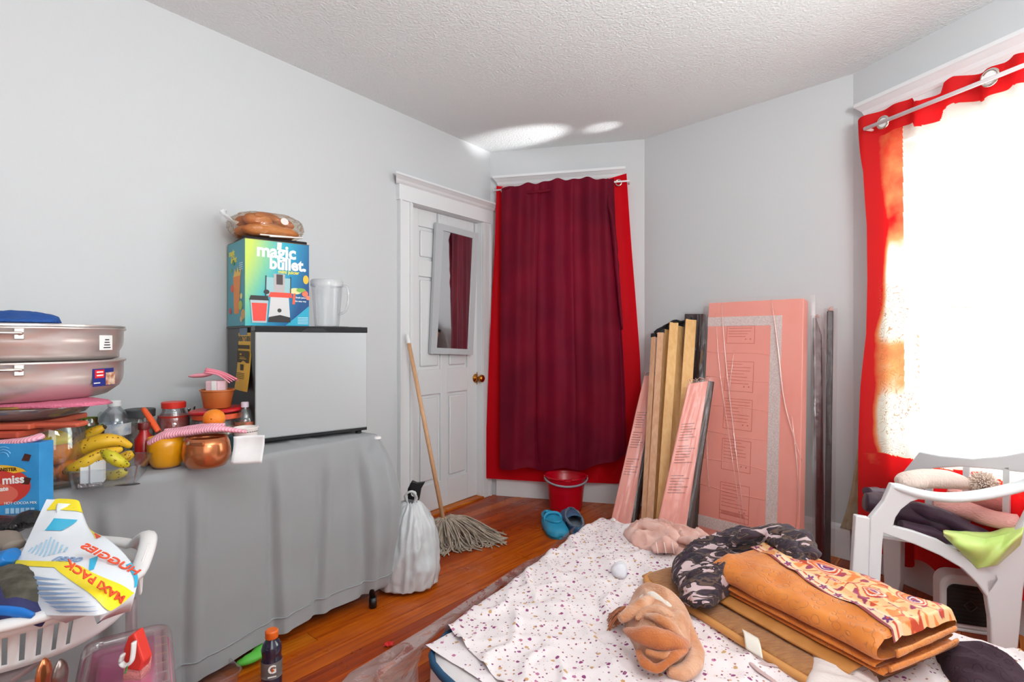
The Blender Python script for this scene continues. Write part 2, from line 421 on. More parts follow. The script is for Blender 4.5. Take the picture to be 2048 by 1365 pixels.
# casing of the door
tr = struct('trim_1', LW(dr1-.002, dr1+.115, 0, .018, 0, 2.038, None), m_trim)
part('casing_bead', LW(dr1+.018, dr1+.03, .017, .026, 0, 2.038), m_trim, tr)
part('casing_bead', LW(dr1+.10, dr1+.116, .017, .03, 0, 2.038), m_trim, tr)
part('casing', LW(dr0-.085, dr0+.002, 0, .018, 0, 2.038), m_trim, tr)
part('casing_bead', LW(dr0-.085, dr0-.07, .017, .028, 0, 2.038), m_trim, tr)
part('header', LW(dr0-.09, dr1+.125, 0, .03, 2.037, 2.14), m_trim, tr)
prof = [(0, 0), (.032, 0), (.038, .008), (.042, .012), (.05, .03), (.07, .05), (.078, .055), (.078, .072), (0, .072)]
bm = nb(); xa, xb = dr0-.105, dr1+.125
ra = [bm.verts.new(WL(xa-.0*0-d*.2, d, 2.132+z*.72)) for d, z in prof]; rb = [bm.verts.new(WL(xb+d*.9, d, 2.132+z*.72)) for d, z in prof]
n = len(prof)
for i in range(n): bm.faces.new((ra[i], ra[(i+1) % n], rb[(i+1) % n], rb[i]))
bm.faces.new(ra); bm.faces.new(rb[::-1])
part('crown', bm, m_trim, tr)
part('jamb', LW(dr0-.001, dr0+.004, -.15, .0, 0, 2.055), m_trim, tr); part('jamb', LW(dr1-.004, dr1+.001, -.15, .0, 0, 2.055), m_trim, tr)
part('jamb', LW(dr0, dr1, -.15, 0, 2.036, 2.055), m_trim, tr)
# ---- windows
def window(name, fn, a, b, z0, z1, e, head_out, rail=.5):
    fr = struct(name, nb(), m_trim)
    def bx(x0, x1, d0, d1, za, zb, nm, m=m_trim):
        bm = nb(); v = [bm.verts.new(fn(x, d, z)) for x, d, z in ((x0, d0, za), (x1, d0, za), (x1, d1, za), (x0, d1, za), (x0, d0, zb), (x1, d0, zb), (x1, d1, zb), (x0, d1, zb))]
        for f in ((0, 1, 2, 3), (7, 6, 5, 4), (0, 4, 5, 1), (1, 5, 6, 2), (2, 6, 7, 3), (3, 7, 4, 0)): bm.faces.new([v[i] for i in f])
        return part(nm, bm, m, fr)
    bx(a-.11, a, 0, .02, z0-.02, z1+.0, 'casing'); bx(b, b+.11, 0, .02, z0-.02, z1, 'casing')
    bx(a-.115, b+.115, 0, .028, z1, z1+head_out, 'header')
    bm = nb(); ra = [bm.verts.new(fn(a-.12-d*.8, d, z1+head_out+z)) for d, z in prof]; rb = [bm.verts.new(fn(b+.12+d*.8, d, z1+head_out+z)) for d, z in prof]
    for i in range(n): bm.faces.new((ra[i], ra[(i+1) % n], rb[(i+1) % n], rb[i]))
    bm.faces.new(ra); bm.faces.new(rb[::-1]); part('crown', bm, m_trim, fr)
    bx(a-.14, b+.14, 0, .05, z0-.05, z0-.02, 'sill'); bx(a-.11, b+.11, 0, .018, z0-.13, z0-.05, 'apron')
    mid = lerp(z0, z1, rail)
    for x0, x1, za, zb in ((a, a+.05, z0, z1), (b-.05, b, z0, z1), (a, b, z0, z0+.06), (a, b, z1-.05, z1), (a, b, mid-.025, mid+.025)):
        bx(x0, x1, -.12, -.07, za, zb, 'sash_rail')
    gl = clear('window_glass', 'f4fafa', .15, .02, .02)
    bx(a+.05, b-.05, -.10, -.096, z0+.06, mid-.025, 'pane', gl); bx(a+.05, b-.05, -.10, -.096, mid+.025, z1-.05, 'pane', gl)
    return fr
window('window_1', WF, .22, .82, .62, 2.13, eF, .18)
window('window_2', WR, .25, 1.45, .55, 2.13, rd, .18)
# nail holes on the middle wall
for px, py in ((1394, 416), (1505, 393)):
    q = PL(px, py, WM(0, 0, 0), nM); single('wall_nail', 'small dark nail in the white middle wall, %s of two' % ('left' if px < 1450 else 'right'), 'nail', lathe([(0, -.01), (.0035, -.01), (.0035, .004), (.006, .006), (0, .008)], 10, M=frame((0, 0, 0), eM, nM)), m_black, q+V((0, 0, 0)))
    bpy.context.view_layer.update()
# ================================================================ CURTAINS
def fabric(name, col, trans=.3, rough=.75, col2=None, cs=5, bump=.15, bs=350, sheen=.2, tcol=None):
    m = mat(name, col, rough, bump=bump, bscale=bs, col2=col2, cscale=cs, sheen=sheen, trans=trans)
    if tcol:
        for nd in m.node_tree.nodes:
            if nd.type == 'BSDF_TRANSLUCENT': nd.inputs[0].default_value = L(tcol)
    return m
m_red = fabric('red_curtain_cloth', 'd00418', .3, .6, tcol='ff1020')
m_maroon = fabric('maroon_curtain_cloth', '780c26', .10, .6, col2='620a22', cs=3, tcol='90187a', sheen=.03)
def curtain(lefts, rights, P0, nrm, off, folds, nu=110, nv=50, topw=None, botw=None, bm=None):
    n = V(nrm)
    def fn(a, b):
        lx, ly = cr([(x, y, 0) for x, y in lefts], b)[:2]; rx, ry = cr([(x, y, 0) for x, y in rights], b)[:2]
        x = lerp(lx, rx, a); y = lerp(ly, ry, a)
        if topw: y += topw(a)*(1-b)**6
        if botw: y += botw(a)*b**6
        return PL(x, y, V(P0)+n*(off+folds(a, b)), n)
    return grid(fn, nu, nv, bm)
m_rodw = mat('rod_white', 'efe8ea', .3)
m_chrome = mat('chrome_ring', 'd8cfc6', .15, 1)
# -- far window: red curtain with maroon one over it
Pf = WF(0, 0, 0)
rc = thing('grommet_curtain', 'bright red grommet curtain hanging on the far window behind the maroon one', 'curtain', WF(.5, .07, .15))
for m_x in (m_red, m_maroon): m_x.node_tree.nodes['Principled BSDF'].inputs['Specular IOR Level'].default_value = .12; m_x.node_tree.nodes['Principled BSDF'].inputs['Sheen Weight'].default_value = 0
f1 = lambda a, b: .008*math.sin(a*16+1)*(1-.3*b)+.01*math.sin(a*7+b*2)*b
bm = curtain([(993, 372), (989, 500), (981, 650), (973, 850), (968, 957)], [(1064, 379), (1070, 500), (1085, 700), (1120, 850), (1130, 967)], Pf, nF, .062, f1, 60, 40)
part('panel', bm, m_red, rc, world=True, smooth=True)
bm = curtain([(1162, 366), (1158, 500), (1150, 700), (1115, 850), (1110, 964)], [(1253, 347), (1262, 480), (1273, 620), (1281, 745), (1278, 850), (1240, 968)], Pf, nF, .055, lambda a, b: .008*math.sin(a*13)+.012*b*math.sin(a*9+3*b), 60, 40, topw=lambda a: 8*(1-a))
part('panel', bm, m_red, rc, world=True, smooth=True)
for px, py in ((1237, 366), (1008, 381)):
    M = frame(PL(px, py, WF(0, .075, 0), nF), eF, nF); part('grommet', torus(.020, .0055, M), m_chrome, rc, world=True, smooth=True)
rod = [PL(988, 381, WF(0, .085, 0), nF), PL(1258, 362, WF(0, .085, 0), nF)]
r0 = single('curtain_rod', 'thin white curtain rod above the far window', 'rod', tube(rod, .006, 12), m_rodw, rod[0], smooth=True)
for i, q in enumerate(rod):
    bm = tube([q, q-nF*.084], .005, 8); part('bracket', bm, m_rodw, r0, world=True)
def fmar(a, b):
    k = .6+.4*b
    ph = a*9.5+.45*math.sin(b*2.5)+.3*math.sin(a*11); return .085*k*(abs(math.sin(ph))**.55-.6)*(.65+.35*math.sin(a*5+1))+.012*math.sin(a*41+2*b+1)*(1-.4*b)+.016*math.sin(a*9+1)+.006*ns((a*6, b*9, 0), 1.5)
bm = curtain([(1003, 379), (1002, 500), (1001, 700), (1000, 860), (1000, 938)], [(1228, 358), (1232, 470), (1241, 620), (1250, 780), (1252, 860), (1252, 908)], Pf, nF, .145, fmar, 200, 70,
             topw=lambda a: -9*math.sin(a*3.1)+2*math.sin(a*23)+1.5*math.sin(a*47), botw=lambda a: 30*a**3*(1-a)*4*.9+3*math.sin(a*22)+10*math.sin(a*3.14))
mc = thing('window_drape', 'dark maroon cloth draped over the rod in front of the red curtain', 'curtain', WF(.45, .11, .2))
part('cloth', bm, m_maroon, mc, world=True, smooth=True)
bm = tube([PL(1216, 358, WF(0, .13, 0), nF), PL(1222, 420, WF(0, .15, 0), nF), PL(1232, 520, WF(0, .14, 0), nF), PL(1244, 660, WF(0, .13, 0), nF)], [.012, .03, .028, .012], 12, steps=24, flat=(1, .6), nz=.3, nzs=14)
part('fold', bm, m_maroon, mc, world=True, smooth=True)
bm = tube([PL(1004, 380, WF(0, .13, 0), nF), PL(1024, 376, WF(0, .14, 0), nF), PL(1050, 386, WF(0, .14, 0), nF), PL(1110, 380, WF(0, .13, 0), nF)], [.010, .016, .012, .006], 10, steps=20, nz=.3, nzs=20)
part('fold', bm, m_maroon, mc, world=True, smooth=True)
# -- right window: patterned grommet curtain, on the wall_right plane
def pattern_mat():
    m = bpy.data.materials.new('patterned_curtain_cloth'); m.use_nodes = True; t = NT(m); b = t.n['Principled BSDF']; b.inputs['Roughness'].default_value = .8
    at = t.new('ShaderNodeAttribute'); at.attribute_name = 'place'     # r = red amount of the cloth's own print
    tc = t.new('ShaderNodeTexCoord')
    nz = t.new('ShaderNodeTexNoise'); nz.inputs['Scale'].default_value = 9; nz.inputs['Detail'].default_value = 4; t.link(tc.outputs['Object'], nz.inputs['Vector'])
    sp = t.new('ShaderNodeSeparateColor'); t.link(at.outputs['Color'], sp.inputs[0])
    ad = t.new('ShaderNodeMath', operation='MULTIPLY_ADD'); ad.inputs[1].default_value = .36; ad.inputs[2].default_value = -.18; t.link(nz.outputs[0], ad.inputs[0])
    a2 = t.new('ShaderNodeMath', operation='ADD'); t.link(ad.outputs[0], a2.inputs[0]); t.link(sp.outputs[0], a2.inputs[1])
    r = t.new('ShaderNodeValToRGB'); r.color_ramp.elements[0].position = .30; r.color_ramp.elements[0].color = L('e6dfd2')
    r.color_ramp.elements[1].position = .70; r.color_ramp.elements[1].color = L('d81418'); x = r.color_ramp.elements.new(.5); x.color = L('e8905a')
    t.link(a2.outputs[0], r.inputs[0])
    # embroidered scrolls
    vo = t.new('ShaderNodeTexNoise'); vo.inputs['Scale'].default_value = 17; vo.inputs['Detail'].default_value = 1; vo.inputs['Distortion'].default_value = 1.2; t.link(tc.outputs['Object'], vo.inputs['Vector'])
    p1 = t.new('ShaderNodeMath', operation='PINGPONG'); p1.inputs[1].default_value = .055; t.link(vo.outputs[0], p1.inputs[0])
    lt = t.new('ShaderNodeMath', operation='LESS_THAN'); lt.inputs[1].default_value = .010; t.link(p1.outputs[0], lt.inputs[0])
    mu = t.new('ShaderNodeMath', operation='MULTIPLY'); t.link(lt.outputs[0], mu.inputs[0]); t.link(sp.outputs[1], mu.inputs[1])
    mx = t.new('ShaderNodeMix', data_type='RGBA'); t.link(mu.outputs[0], mx.inputs[0]); t.link(r.outputs[0], mx.inputs[6]); mx.inputs[7].default_value = L('b07a4a')
    t.link(mx.outputs[2], b.inputs['Base Color'])
    tr = t.new('ShaderNodeBsdfTranslucent'); t.link(mx.outputs[2], tr.inputs[0]); ms = t.new('ShaderNodeMixShader'); ms.inputs[0].default_value = .5
    t.link(b.outputs[0], ms.inputs[1]); t.link(tr.outputs[0], ms.inputs[2])
    ts = t.new('ShaderNodeBsdfTransparent'); m2 = t.new('ShaderNodeMixShader'); t.link(sp.outputs[2], m2.inputs[0]); t.link(ms.outputs[0], m2.inputs[1]); t.link(ts.outputs[0], m2.inputs[2])
    t.link(m2.outputs[0], t.n['Material Output'].inputs[0]); return m
m_pat = pattern_mat()
def paint(o, fn):
    me = o.data; a = me.color_attributes.new('place', 'FLOAT_COLOR', 'POINT'); W = wmat(o)
    for i, v in enumerate(me.vertices): a.data[i].color = tuple(fn(W @ v.co))+(1,)
Pr = WR(0, 0, 0)
def wr_s(p): return (p-C).dot(rd)
gc = thing('grommet_curtain', 'long red and cream grommet curtain covering the bright right window', 'curtain', WR(.8, .1, .12))
s_end = 1.62
def ztop(s):
    pts = [(1722, 243), (1770, 215), (1815, 194), (1826, 203), (1850, 203), (1884, 187), (1892, 166), (1910, 153), (1960, 142), (2010, 125), (2035, 112), (2060, 108), (2120, 82), (2200, 40), (2350, -20)]
    q = [PL(x, y, WR(0, .1, 0), nR) for x, y in pts]; ss = [wr_s(p) for p in q]
    for i in range(len(q)-1):
        if s <= ss[i+1] or i == len(q)-2: return lerp(q[i].z, q[i+1].z, min(1, max(0, (s-ss[i])/(ss[i+1]-ss[i]))))
s0 = wr_s(PL(1722, 243, WR(0, .1, 0), nR))
def zbot(s): return .14+.035*math.sin(s*17)+.02*math.sin(s*31)
def fwr(s, k): return .045*math.sin((s-s0)*19+1.2)*(.35+.65*k)+.015*math.sin(s*47)
def left_edge(k):   # the free left side leans in towards the middle, from header (k=0) to hem (k=1)
    px = pw([(1722,), (1738,), (1743,), (1744,), (1743,), (1736,), (1733,), (1733,), (1733,)], k)[0]
    return px
def cfn(a, b):
    k = b; sa = wr_s(PL(left_edge(k), 600, WR(0, .1, 0), nR)); s = lerp(sa, s_end, a**1.1)
    zt = ztop(lerp(s0, s_end, a**1.1)); z = lerp(zt, zbot(s), b); return WR(s, .10+fwr(s, .3+.7*b), z)
o = part('cloth', grid(cfn, 420, 330), m_pat, gc, world=True, smooth=True)
SHE = .42
def pc(p):
    s = wr_s(p); z = p.z; top = ztop(s)
    px = CX+F*p.x/p.y
    hd = top-z < .115
    if hd: return (1.2, 0, 0)
    sw = s0+.15
    e = (s-s0)
    if z < .62: red = 1.2 if (z < .56) else .7; return (red, .0, 0)
    ss = lambda a, b, x: (lambda t: t*t*(3-2*t))(min(1, max(0, (x-a)/(b-a))))
    w8 = .02*math.sin(z*5)+.014*ns((z*4, 0, 0), 1)
    base = lerp(.62, .10, ss(1.72, 1.5, z)) if z > 1.35 else lerp(.10, .52, ss(1.25, 1.12, z)) if z > 1.05 else lerp(.52, .12, ss(.98, .82, z))
    red = lerp(1.1, base, ss(.06+w8, .12+w8, e))
    if e < .20: return (red, .8*ss(1.5, 1.4, z)*ss(.08, .11, e), SHE*ss(.185, .20, e)*0)
    lace = 1.0 if (z < 1.32 and z > .8 and noise.noise(V((s*5, z*6, 2))) > .05) else 0
    return (0.02, lace, SHE)
paint(o, pc)
def grom(px, py, off=.10, R=.021, nn=None):
    M = frame(PL(px, py, WR(0, off, 0), nR), rd, nR); part('grommet', torus(R, .006, M), m_chrome, gc, world=True, smooth=True)
    return M
for px, py, R in ((1766, 245, .026), (1980, 155, .03)):
    M = grom(px, py, .155 if px < 1800 else .14, R); part('grommet_hole', lathe([(0, 0), (R-.002, 0), (R-.002, .002), (0, .002)], 24, M=M), m_white, gc, world=True)
rodr = [WR(.06, .085, PL(1722, 262, WR(0, .085, 0), nR).z+.02), WR(1.6, .085, 2.30)]
zr = PL(1885, 212, WR(0, .1, 0), nR).z
rodr = [WR(.20, .16, zr+.01), WR(1.62, .16, zr+.01)]
r1 = single('curtain_rod', 'white curtain rod threaded along the top of the right window', 'rod', tube(rodr, .009, 12), m_rodw, rodr[0], smooth=True)
for q in rodr: part('bracket', tube([q, q-nR*.158], .007, 8), m_rodw, r1, world=True)
# cream lace sheer hanging free at the left of the right window
m_lace = fabric('lace_sheer_cloth', 'd8cdb4', .45, .8, col2='c9b48c', cs=14, bump=.5, bs=120)
ls = [(1742, 670), (1730, 800), (1712, 920), (1698, 1000), (1680, 1056)]; rs_ = [(1760, 672), (1760, 800), (1755, 920), (1752, 1000), (1738, 1066)]
bm = curtain(ls, rs_, WR(0, 0, 0), nR, .045, lambda a, b: .012*math.sin(a*11+b*2), 30, 50)
single('lace_panel', 'narrow cream lace panel with gold embroidered hem hanging left of the red curtain', 'curtain', bm, m_lace, WR(.12, .04, .3), smooth=True)
# ================================================================ MIRROR ON THE DOOR
Pd = WL(0, -.02, 0)
Pd2 = WL(dr1, -.038, 0); nm3 = (Matrix.Rotation(math.radians(-6.4), 3, 'Z') @ nl)
mt = [PL(x, y, Pd2, nm3) for x, y in ((873, 445), (957, 467), (946, 710), (862, 708))]
m_sil = mat('mirror_frame_grey', 'b4b6b9', .4)
mi = thing('wall_mirror', 'grey framed mirror hanging slightly askew over the top of the white door', 'mirror', (mt[2]+mt[3])/2)
inn = [PL(x, y, Pd2, nm3) for x, y in ((887, 461), (947, 477), (937, 699), (874, 696))]
bm = nb(); fo = [bm.verts.new(p) for p in mt]; fi = [bm.verts.new(p) for p in inn]; bo = [bm.verts.new(p-nl*.022) for p in mt]; bi = [bm.verts.new(p-nl*.014) for p in inn]
for i in range(4):
    j = (i+1) % 4
    bm.faces.new((fo[i], fo[j], fi[j], fi[i])); bm.faces.new((fo[j], fo[i], bo[i], bo[j])); bm.faces.new((fi[i], fi[j], bi[j], bi[i])); 
bm.faces.new(bo)
part('frame', bm, m_sil, mi, world=True)
bm = nb(); bm.faces.new([bm.verts.new(p-nl*.006) for p in inn]); part('mirror_glass', bm, mat('mirror_glass', 'dcdde0', .02, 1), mi, world=True)
for px, y0, y1 in ((875, 427, 448), (949, 447, 468)):
    a, b = PL(px, y0, WL(0, -.042, 0), nl), PL(px, y1+6, WL(0, -.042, 0), nl)
    bm = nb(); plank(a, b, u, .012, .002, bm); part('hanger', bm, m_sil, mi, world=True)
# ================================================================ MOP
m_hand = mat('mop_handle_wood', 'd8a880', .5, col2='cc9a70', cscale=6, stretch=(20, 20, 1))
t0 = P(814, 668, 3.40); b0 = P(887, 1048, 3.22)
mo = thing('string_mop', 'string mop with pale wooden handle leaning on the door casing', 'mop', (b0.x, b0.y, 0))
tq = lerp(t0, b0, .045)
part('handle', tube([tq, b0+V((0, 0, .02))], .0125, 16), m_hand, mo, world=True, smooth=True)
part('hanging_cap', tube([t0, lerp(t0, tq, .5), tq+(b0-tq)*.01], [.007, .013, .0145], 14, steps=8), m_white, mo, world=True, smooth=True)
m_cot = mat('mop_cotton', 'b8a898', .9, bump=.5, bscale=200, col2='a08e7e', cscale=30)
part('collar', lathe([(0, 0), (.028, 0), (.034, .01), (.030, .02), (.035, .03), (.028, .042), (.016, .05), (0, .052)], 20, M=Matrix.Translation(b0-V((0, 0, .015)))), mat('mop_binding', 'c8b498', .8, bump=.5, bscale=150), mo, world=True, smooth=True)
rr = random.Random(5); bm = nb()
for i in range(210):
    a = rr.uniform(-2.3, 1.1); ln = .17+.10*rr.random()+(.09 if -.6 < a < .5 else 0); lay = rr.random()
    dx, dy = math.cos(a), math.sin(a)*.85
    c0 = b0+V((0, 0, .012)); hh = .075*lay
    pts = [c0+V((dx*.015, dy*.015, 0)), c0+V((dx*ln*.3+rr.uniform(-.02, .02), dy*ln*.3+rr.uniform(-.02, .02), .01+.02*lay)), V((c0.x+dx*ln*.65+rr.uniform(-.03, .03), c0.y+dy*ln*.65+rr.uniform(-.03, .03), .02+hh*.8)), V((c0.x+dx*ln*.93+rr.uniform(-.03, .03), c0.y+dy*ln*.93+rr.uniform(-.03, .03), .006+.01*rr.random())), V((c0.x+dx*ln+rr.uniform(-.05, .05), c0.y+dy*ln+rr.uniform(-.05, .05), .005))]
    tube(pts, .0042, 5, bm, steps=11)
part('strings', bm, m_cot, mo, world=True, smooth=True, kind='stuff')
# ================================================================ BUCKET
m_bk = mat('bucket_red_plastic', 'c8001e', .3, spec=.6)
bc = V((.372, 3.80, 0))
bk = thing('bucket', 'red plastic mop bucket standing under the maroon drape', 'bucket', bc)
part('body', lathe([(0, .004), (.098, .004), (.104, .0), (.108, .006), (.112, .04), (.132, .215), (.142, .225), (.146, .23), (.146, .238), (.140, .238), (.137, .228), (.109, .04), (.105, .012), (0, .012)], 48), m_bk, bk, smooth=True)
bm = nb(); tube([(.147*math.cos(a), .147*math.sin(a)-.0, .222-.030*math.sin(-a)) for a in [(-math.pi)*i/30 for i in range(31)]], .0045, 8, bm, flat=(1.2, 1.6)); part('handle', bm, mat('bucket_handle_grey', '9a9aa2', .35), bk, smooth=True)
for sx in (-1, 1): part('handle_lug', bbox(sx*.145-.008, sx*.145+.008, -.014, .014, .195, .236, bev=.003), m_bk, bk)
part('pour_lip', prism([(-.03, 0), (.03, 0), (.018, .018), (-.018, .018)], .012, frame((0, -.138, .226), (1, 0, 0), (0, 0, 1)) @ Matrix.Rotation(math.pi, 4, 'Z')), m_bk, bk)
# ================================================================ CLOGS
def clog(name, label, heel, toe, col, strap_back, w_=.052, group='blue clogs by the bucket'):
    hv, tv = V(heel), V(toe); ln = (tv-hv).length
    M = frame(hv, tv-hv, (0, 0, 1)); o = thing(name, label, 'clog', M=M, group=None)
    m = mat('clog_rubber_'+col, col, .5, bump=.1, bscale=40); ml = mat('clog_lining', '2c4a6c', .95, bump=.8, bscale=160, sheen=.5)
    W = lambda x: w_*(.62+.5*math.sin(min(1, max(0, x/ln))*math.pi*.62+.15)**1.2)*(1 if x < ln*.8 else max(.02, 1-((x-ln*.8)/(ln*.2))**2.4)**.5)*(1 if x > ln*.12 else max(.02, 1-((ln*.12-x)/(ln*.12))**2.2)**.5)
    n_ = 26
    def sec(x, z): return W(x)
    # sole
    bm = nb(); pts = [(ln*i/n_, -W(ln*i/n_)) for i in range(n_+1)]+[(ln*i/n_, W(ln*i/n_)) for i in range(n_, -1, -1)]
    prism(pts, .024, None, bm); part('sole', bm, m, o, bevel=.004)
    # upper: a vamp over the front half
    def top(a, b):
        x = ln*(.38+.62*a); ph = math.pi*b; w2 = W(x)*1.02; hh = (.070-.035*((x/ln-.38)/.62)**2)*(1 if a < .85 else max(.05, 1-((a-.85)/.15)**2.2)**.5)
        return V((x, -w2*math.cos(ph), .012+hh*math.sin(ph)**.7))
    part('upper', grid(top, 22, 22), m, o, smooth=True, solid=.005, off=1)
    def back(a, b):
        ph = math.pi*(.5+a); x0 = ln*.40; x = x0+x0*math.cos(ph)*1.0*(1); y = W(max(.004, x*.9+.004))*math.sin(ph)*1.0
        y = w_*.86*math.sin(ph)
        return V((x, y, .012+b*(.036+.014*math.sin(math.pi*a))))
    part('heel_counter', grid(back, 28, 4), m, o, smooth=True, solid=.006)
    part('fleece_lining', lathe([(0, .026), (.8, .026), (.97, .034), (1.0, .05)], 28, M=Matrix.Translation((ln*.40, 0, 0)) @ Matrix.Diagonal((ln*.37, w_*.80, 1, 1))), ml, o, smooth=True)
    R = Matrix.Translation((ln*.40, 0, .058)) @ Matrix.Diagonal((ln*.38, w_*.86, 1, 1))
    pts = [R @ V((math.cos(2*math.pi*i/30), math.sin(2*math.pi*i/30), .02*max(0, math.cos(2*math.pi*i/30)))) for i in range(30)]
    part('fleece_collar', tube(pts, .0085, 8, closed=True, nz=.5, nzs=90), ml if not strap_back else m, o, smooth=True)
    if strap_back: 
        pts = [(ln*.50, -w_*1.0, .03), (ln*.47, -w_*.8, .085), (ln*.45, 0, .098), (ln*.47, w_*.8, .085), (ln*.50, w_*1.0, .03)]
        part('strap', tube(pts, .010, 8, steps=18, flat=(.5, 1.0)), m, o, smooth=True)
    for sy in (-1, 1): part('rivet', lathe([(0, -.004), (.008, -.004), (.008, .003), (0, .004)], 14, M=frame((ln*.47, sy*w_*1.02, .036), (1, 0, 0), (0, sy, 0))), m, o)
    return o
clog('clog', 'bright turquoise clog lying left of its darker mate', G(1092, 1040, 0), G(1120, 1081, 0)+V((.005, 0, 0)), '2494bc', True, .056)
clog('clog', 'dark blue fleece-lined clog lying right of the turquoise one', G(1158, 1077, 0), G(1136, 1032, 0), '3a6488', False, .056)
# ================================================================ BOARDS LEANING ON THE MIDDLE WALL
m_pinkfoam = mat('pink_foam_wrap', 'f4a092', .5, col2='f09688', cscale=3, bump=.12, bscale=8)
m_foil = mat('foil_bubble', 'd6c2c0', .4, .0, bump=.6, bscale=260, col2='f0e4e4', cscale=160)
m_wrap = clear('stretch_wrap', 'fffaf8', .12, .05, .16, bump=.25, bscale=12, fres=.14)
m_print = mat('red_print', 'cc5e4c', .6)
m_dark = mat('dark_lacquer', '30201f', .25, bump=.3, bscale=24, spec=.6)
m_dred = mat('dark_red_lacquer', '561a1e', .25, bump=.3, bscale=24)
def leaner(name, label, cat, tl, tr, br, bl, t, m, Y=None, **kw):
    """board given by four 3D corners of its front face, t thick away from the camera"""
    z = (bl-tl).normalized(); x = (tr-tl).normalized(); n_ = x.cross(z).normalized()
    if n_.y < 0: n_ = -n_
    o = thing(name, label, cat, (bl+br)/2, **kw); bm = nb()
    f = [bm.verts.new(p) for p in (tl, tr, br, bl)]; b = [bm.verts.new(p+n_*t) for p in (tl, tr, br, bl)]
    bm.faces.new(f); bm.faces.new(b[::-1])
    for i in range(4): bm.faces.new((f[i], f[(i+1) % 4], b[(i+1) % 4], b[i]))
    part('board', bm, m, o, world=True, bevel=.004)
    return o, n_
def quad_on(q, a0, a1, b0, b1, n_, h, m, par, nm, t=.0012):
    """thin rectangle in the bilinear frame of face q (tl,tr,br,bl)"""
    f = lambda a, b: lerp(lerp(q[0], q[1], a), lerp(q[3], q[2], a), b)-n_*h
    bm = nb(); vs = [f(a0, b0), f(a1, b0), f(a1, b1), f(a0, b1)]
    v = [bm.verts.new(p) for p in vs]; w2 = [bm.verts.new(p-n_*t) for p in vs]; bm.faces.new(v[::-1]); bm.faces.new(w2)
    for i in range(4): bm.faces.new((v[i], v[(i+1) % 4], w2[(i+1) % 4], w2[i]))
    return part(nm, bm, m, par, world=True)
def wrinkled(q, n_, gap, m, par, nm='plastic_wrap', grow=.02, seed=0, amp=.006, nu=50, nv=90):
    f = lambda a, b: lerp(lerp(q[0], q[1], a), lerp(q[3], q[2], a), b)
    def fn(i, j):
        a = -grow+(1+2*grow)*i; b = -grow*.4+(1+grow*.4)*j; p = f(a, b)
        d = abs(ns((a*4+b*1.5, b*1.2, seed), 2.2, seed))*3
        e = max(0, abs(i-.5)*2-.93)*3
        return p-n_*(gap+amp*(1.2-d)*1.0-e*.04)
    return part(nm, grid(fn, nu, nv), m, par, world=True, smooth=True)
tl, tr = WM(.531, .09, 1.40), WM(1.085, .09, 1.40); bl, br = WM(.588, .335, .004), WM(1.15, .335, .004)
pp, n_ = leaner('bed_headboard', 'wide pink foam-wrapped bed board under clear plastic leaning on the middle wall', 'panel', tl, tr, br, bl, .07, m_pinkfoam)
q = (tl, tr, br, bl)
quad_on(q, .0, .80, .065, .105, n_, .0005, m_foil, pp, 'bubble_strip'); quad_on(q, .69, .80, .105, .90, n_, .0005, m_foil, pp, 'bubble_strip'); quad_on(q, .0, .80, .90, .945, n_, .0005, m_foil, pp, 'bubble_strip')
for i, b0_ in enumerate((.105, .255, .41, .575, .75, .86)):
    a0 = .225; a1 = .53; b1 = b0_+(.075 if i == 0 else .125 if i < 5 else .035); k = []
    for aa, ab, ba, bb in ((a0, a1, b0_, b0_+.002), (a0, a1, b1-.002, b1), (a0, a0+.005, b0_, b1), (a1-.005, a1, b0_, b1)):
        k.append(quad_on(q, aa, ab, ba, bb, n_, .0006, m_print, pp, 'printed_frame', .0005))
    bm = nb(); rr = random.Random(i)
    nl_ = 5 if i == 0 else 8
    for j in range(nl_):
        bq = b0_+(b1-b0_)*(j+.8)/(nl_+1.4)
        if i == 5 and j > 2: break
        if j == nl_-1 and i < 5:
            for ac in (a0+.21, a0+.26):
                vs = [lerp(lerp(q[0], q[1], ac+.008*math.cos(w_)), lerp(q[3], q[2], ac+.008*math.cos(w_)), bq+.003*math.sin(w_))-n_*.0012 for w_ in [k2*math.pi/5 for k2 in range(10)]]; bm.faces.new([bm.verts.new(p) for p in vs])
        else:
            a2 = lerp(a0+.1, a1-.02, rr.random()**.4); f = lambda a, b: lerp(lerp(q[0], q[1], a), lerp(q[3], q[2], a), b)-n_*.0012
            bm.faces.new([bm.verts.new(p) for p in (f(a0+.02, bq), f(a2, bq), f(a2, bq+.0022), f(a0+.02, bq+.0022))])
    part('printed_lines', bm, m_print, pp, world=True)
m_crease = mat('foam_crease', 'd47e74', .6)
for bq in (.215, .325, .44, .555, .665, .78):
    f = lambda a, b: lerp(lerp(q[0], q[1], a), lerp(q[3], q[2], a), b)
    pts = [f(a, bq+.012*a+.003*math.sin(a*9+bq*30))-n_*.0005 for a in [0, .12, .25, .4, .55, .68]]
    part('crease', tube(pts, .0022, 6, flat=(1, 1)), m_pinkfoam, pp, world=True, smooth=True)
wrinkled((tl-eM*.02+V((0, 0, .012)), tr+eM*.05, br+eM*.07, bl-eM*.03), n_, .012, m_wrap, pp, seed=1)
m_gather = clear('wrap_gather', 'ffe8e2', .5, .22, .12, 'ffd8d0')
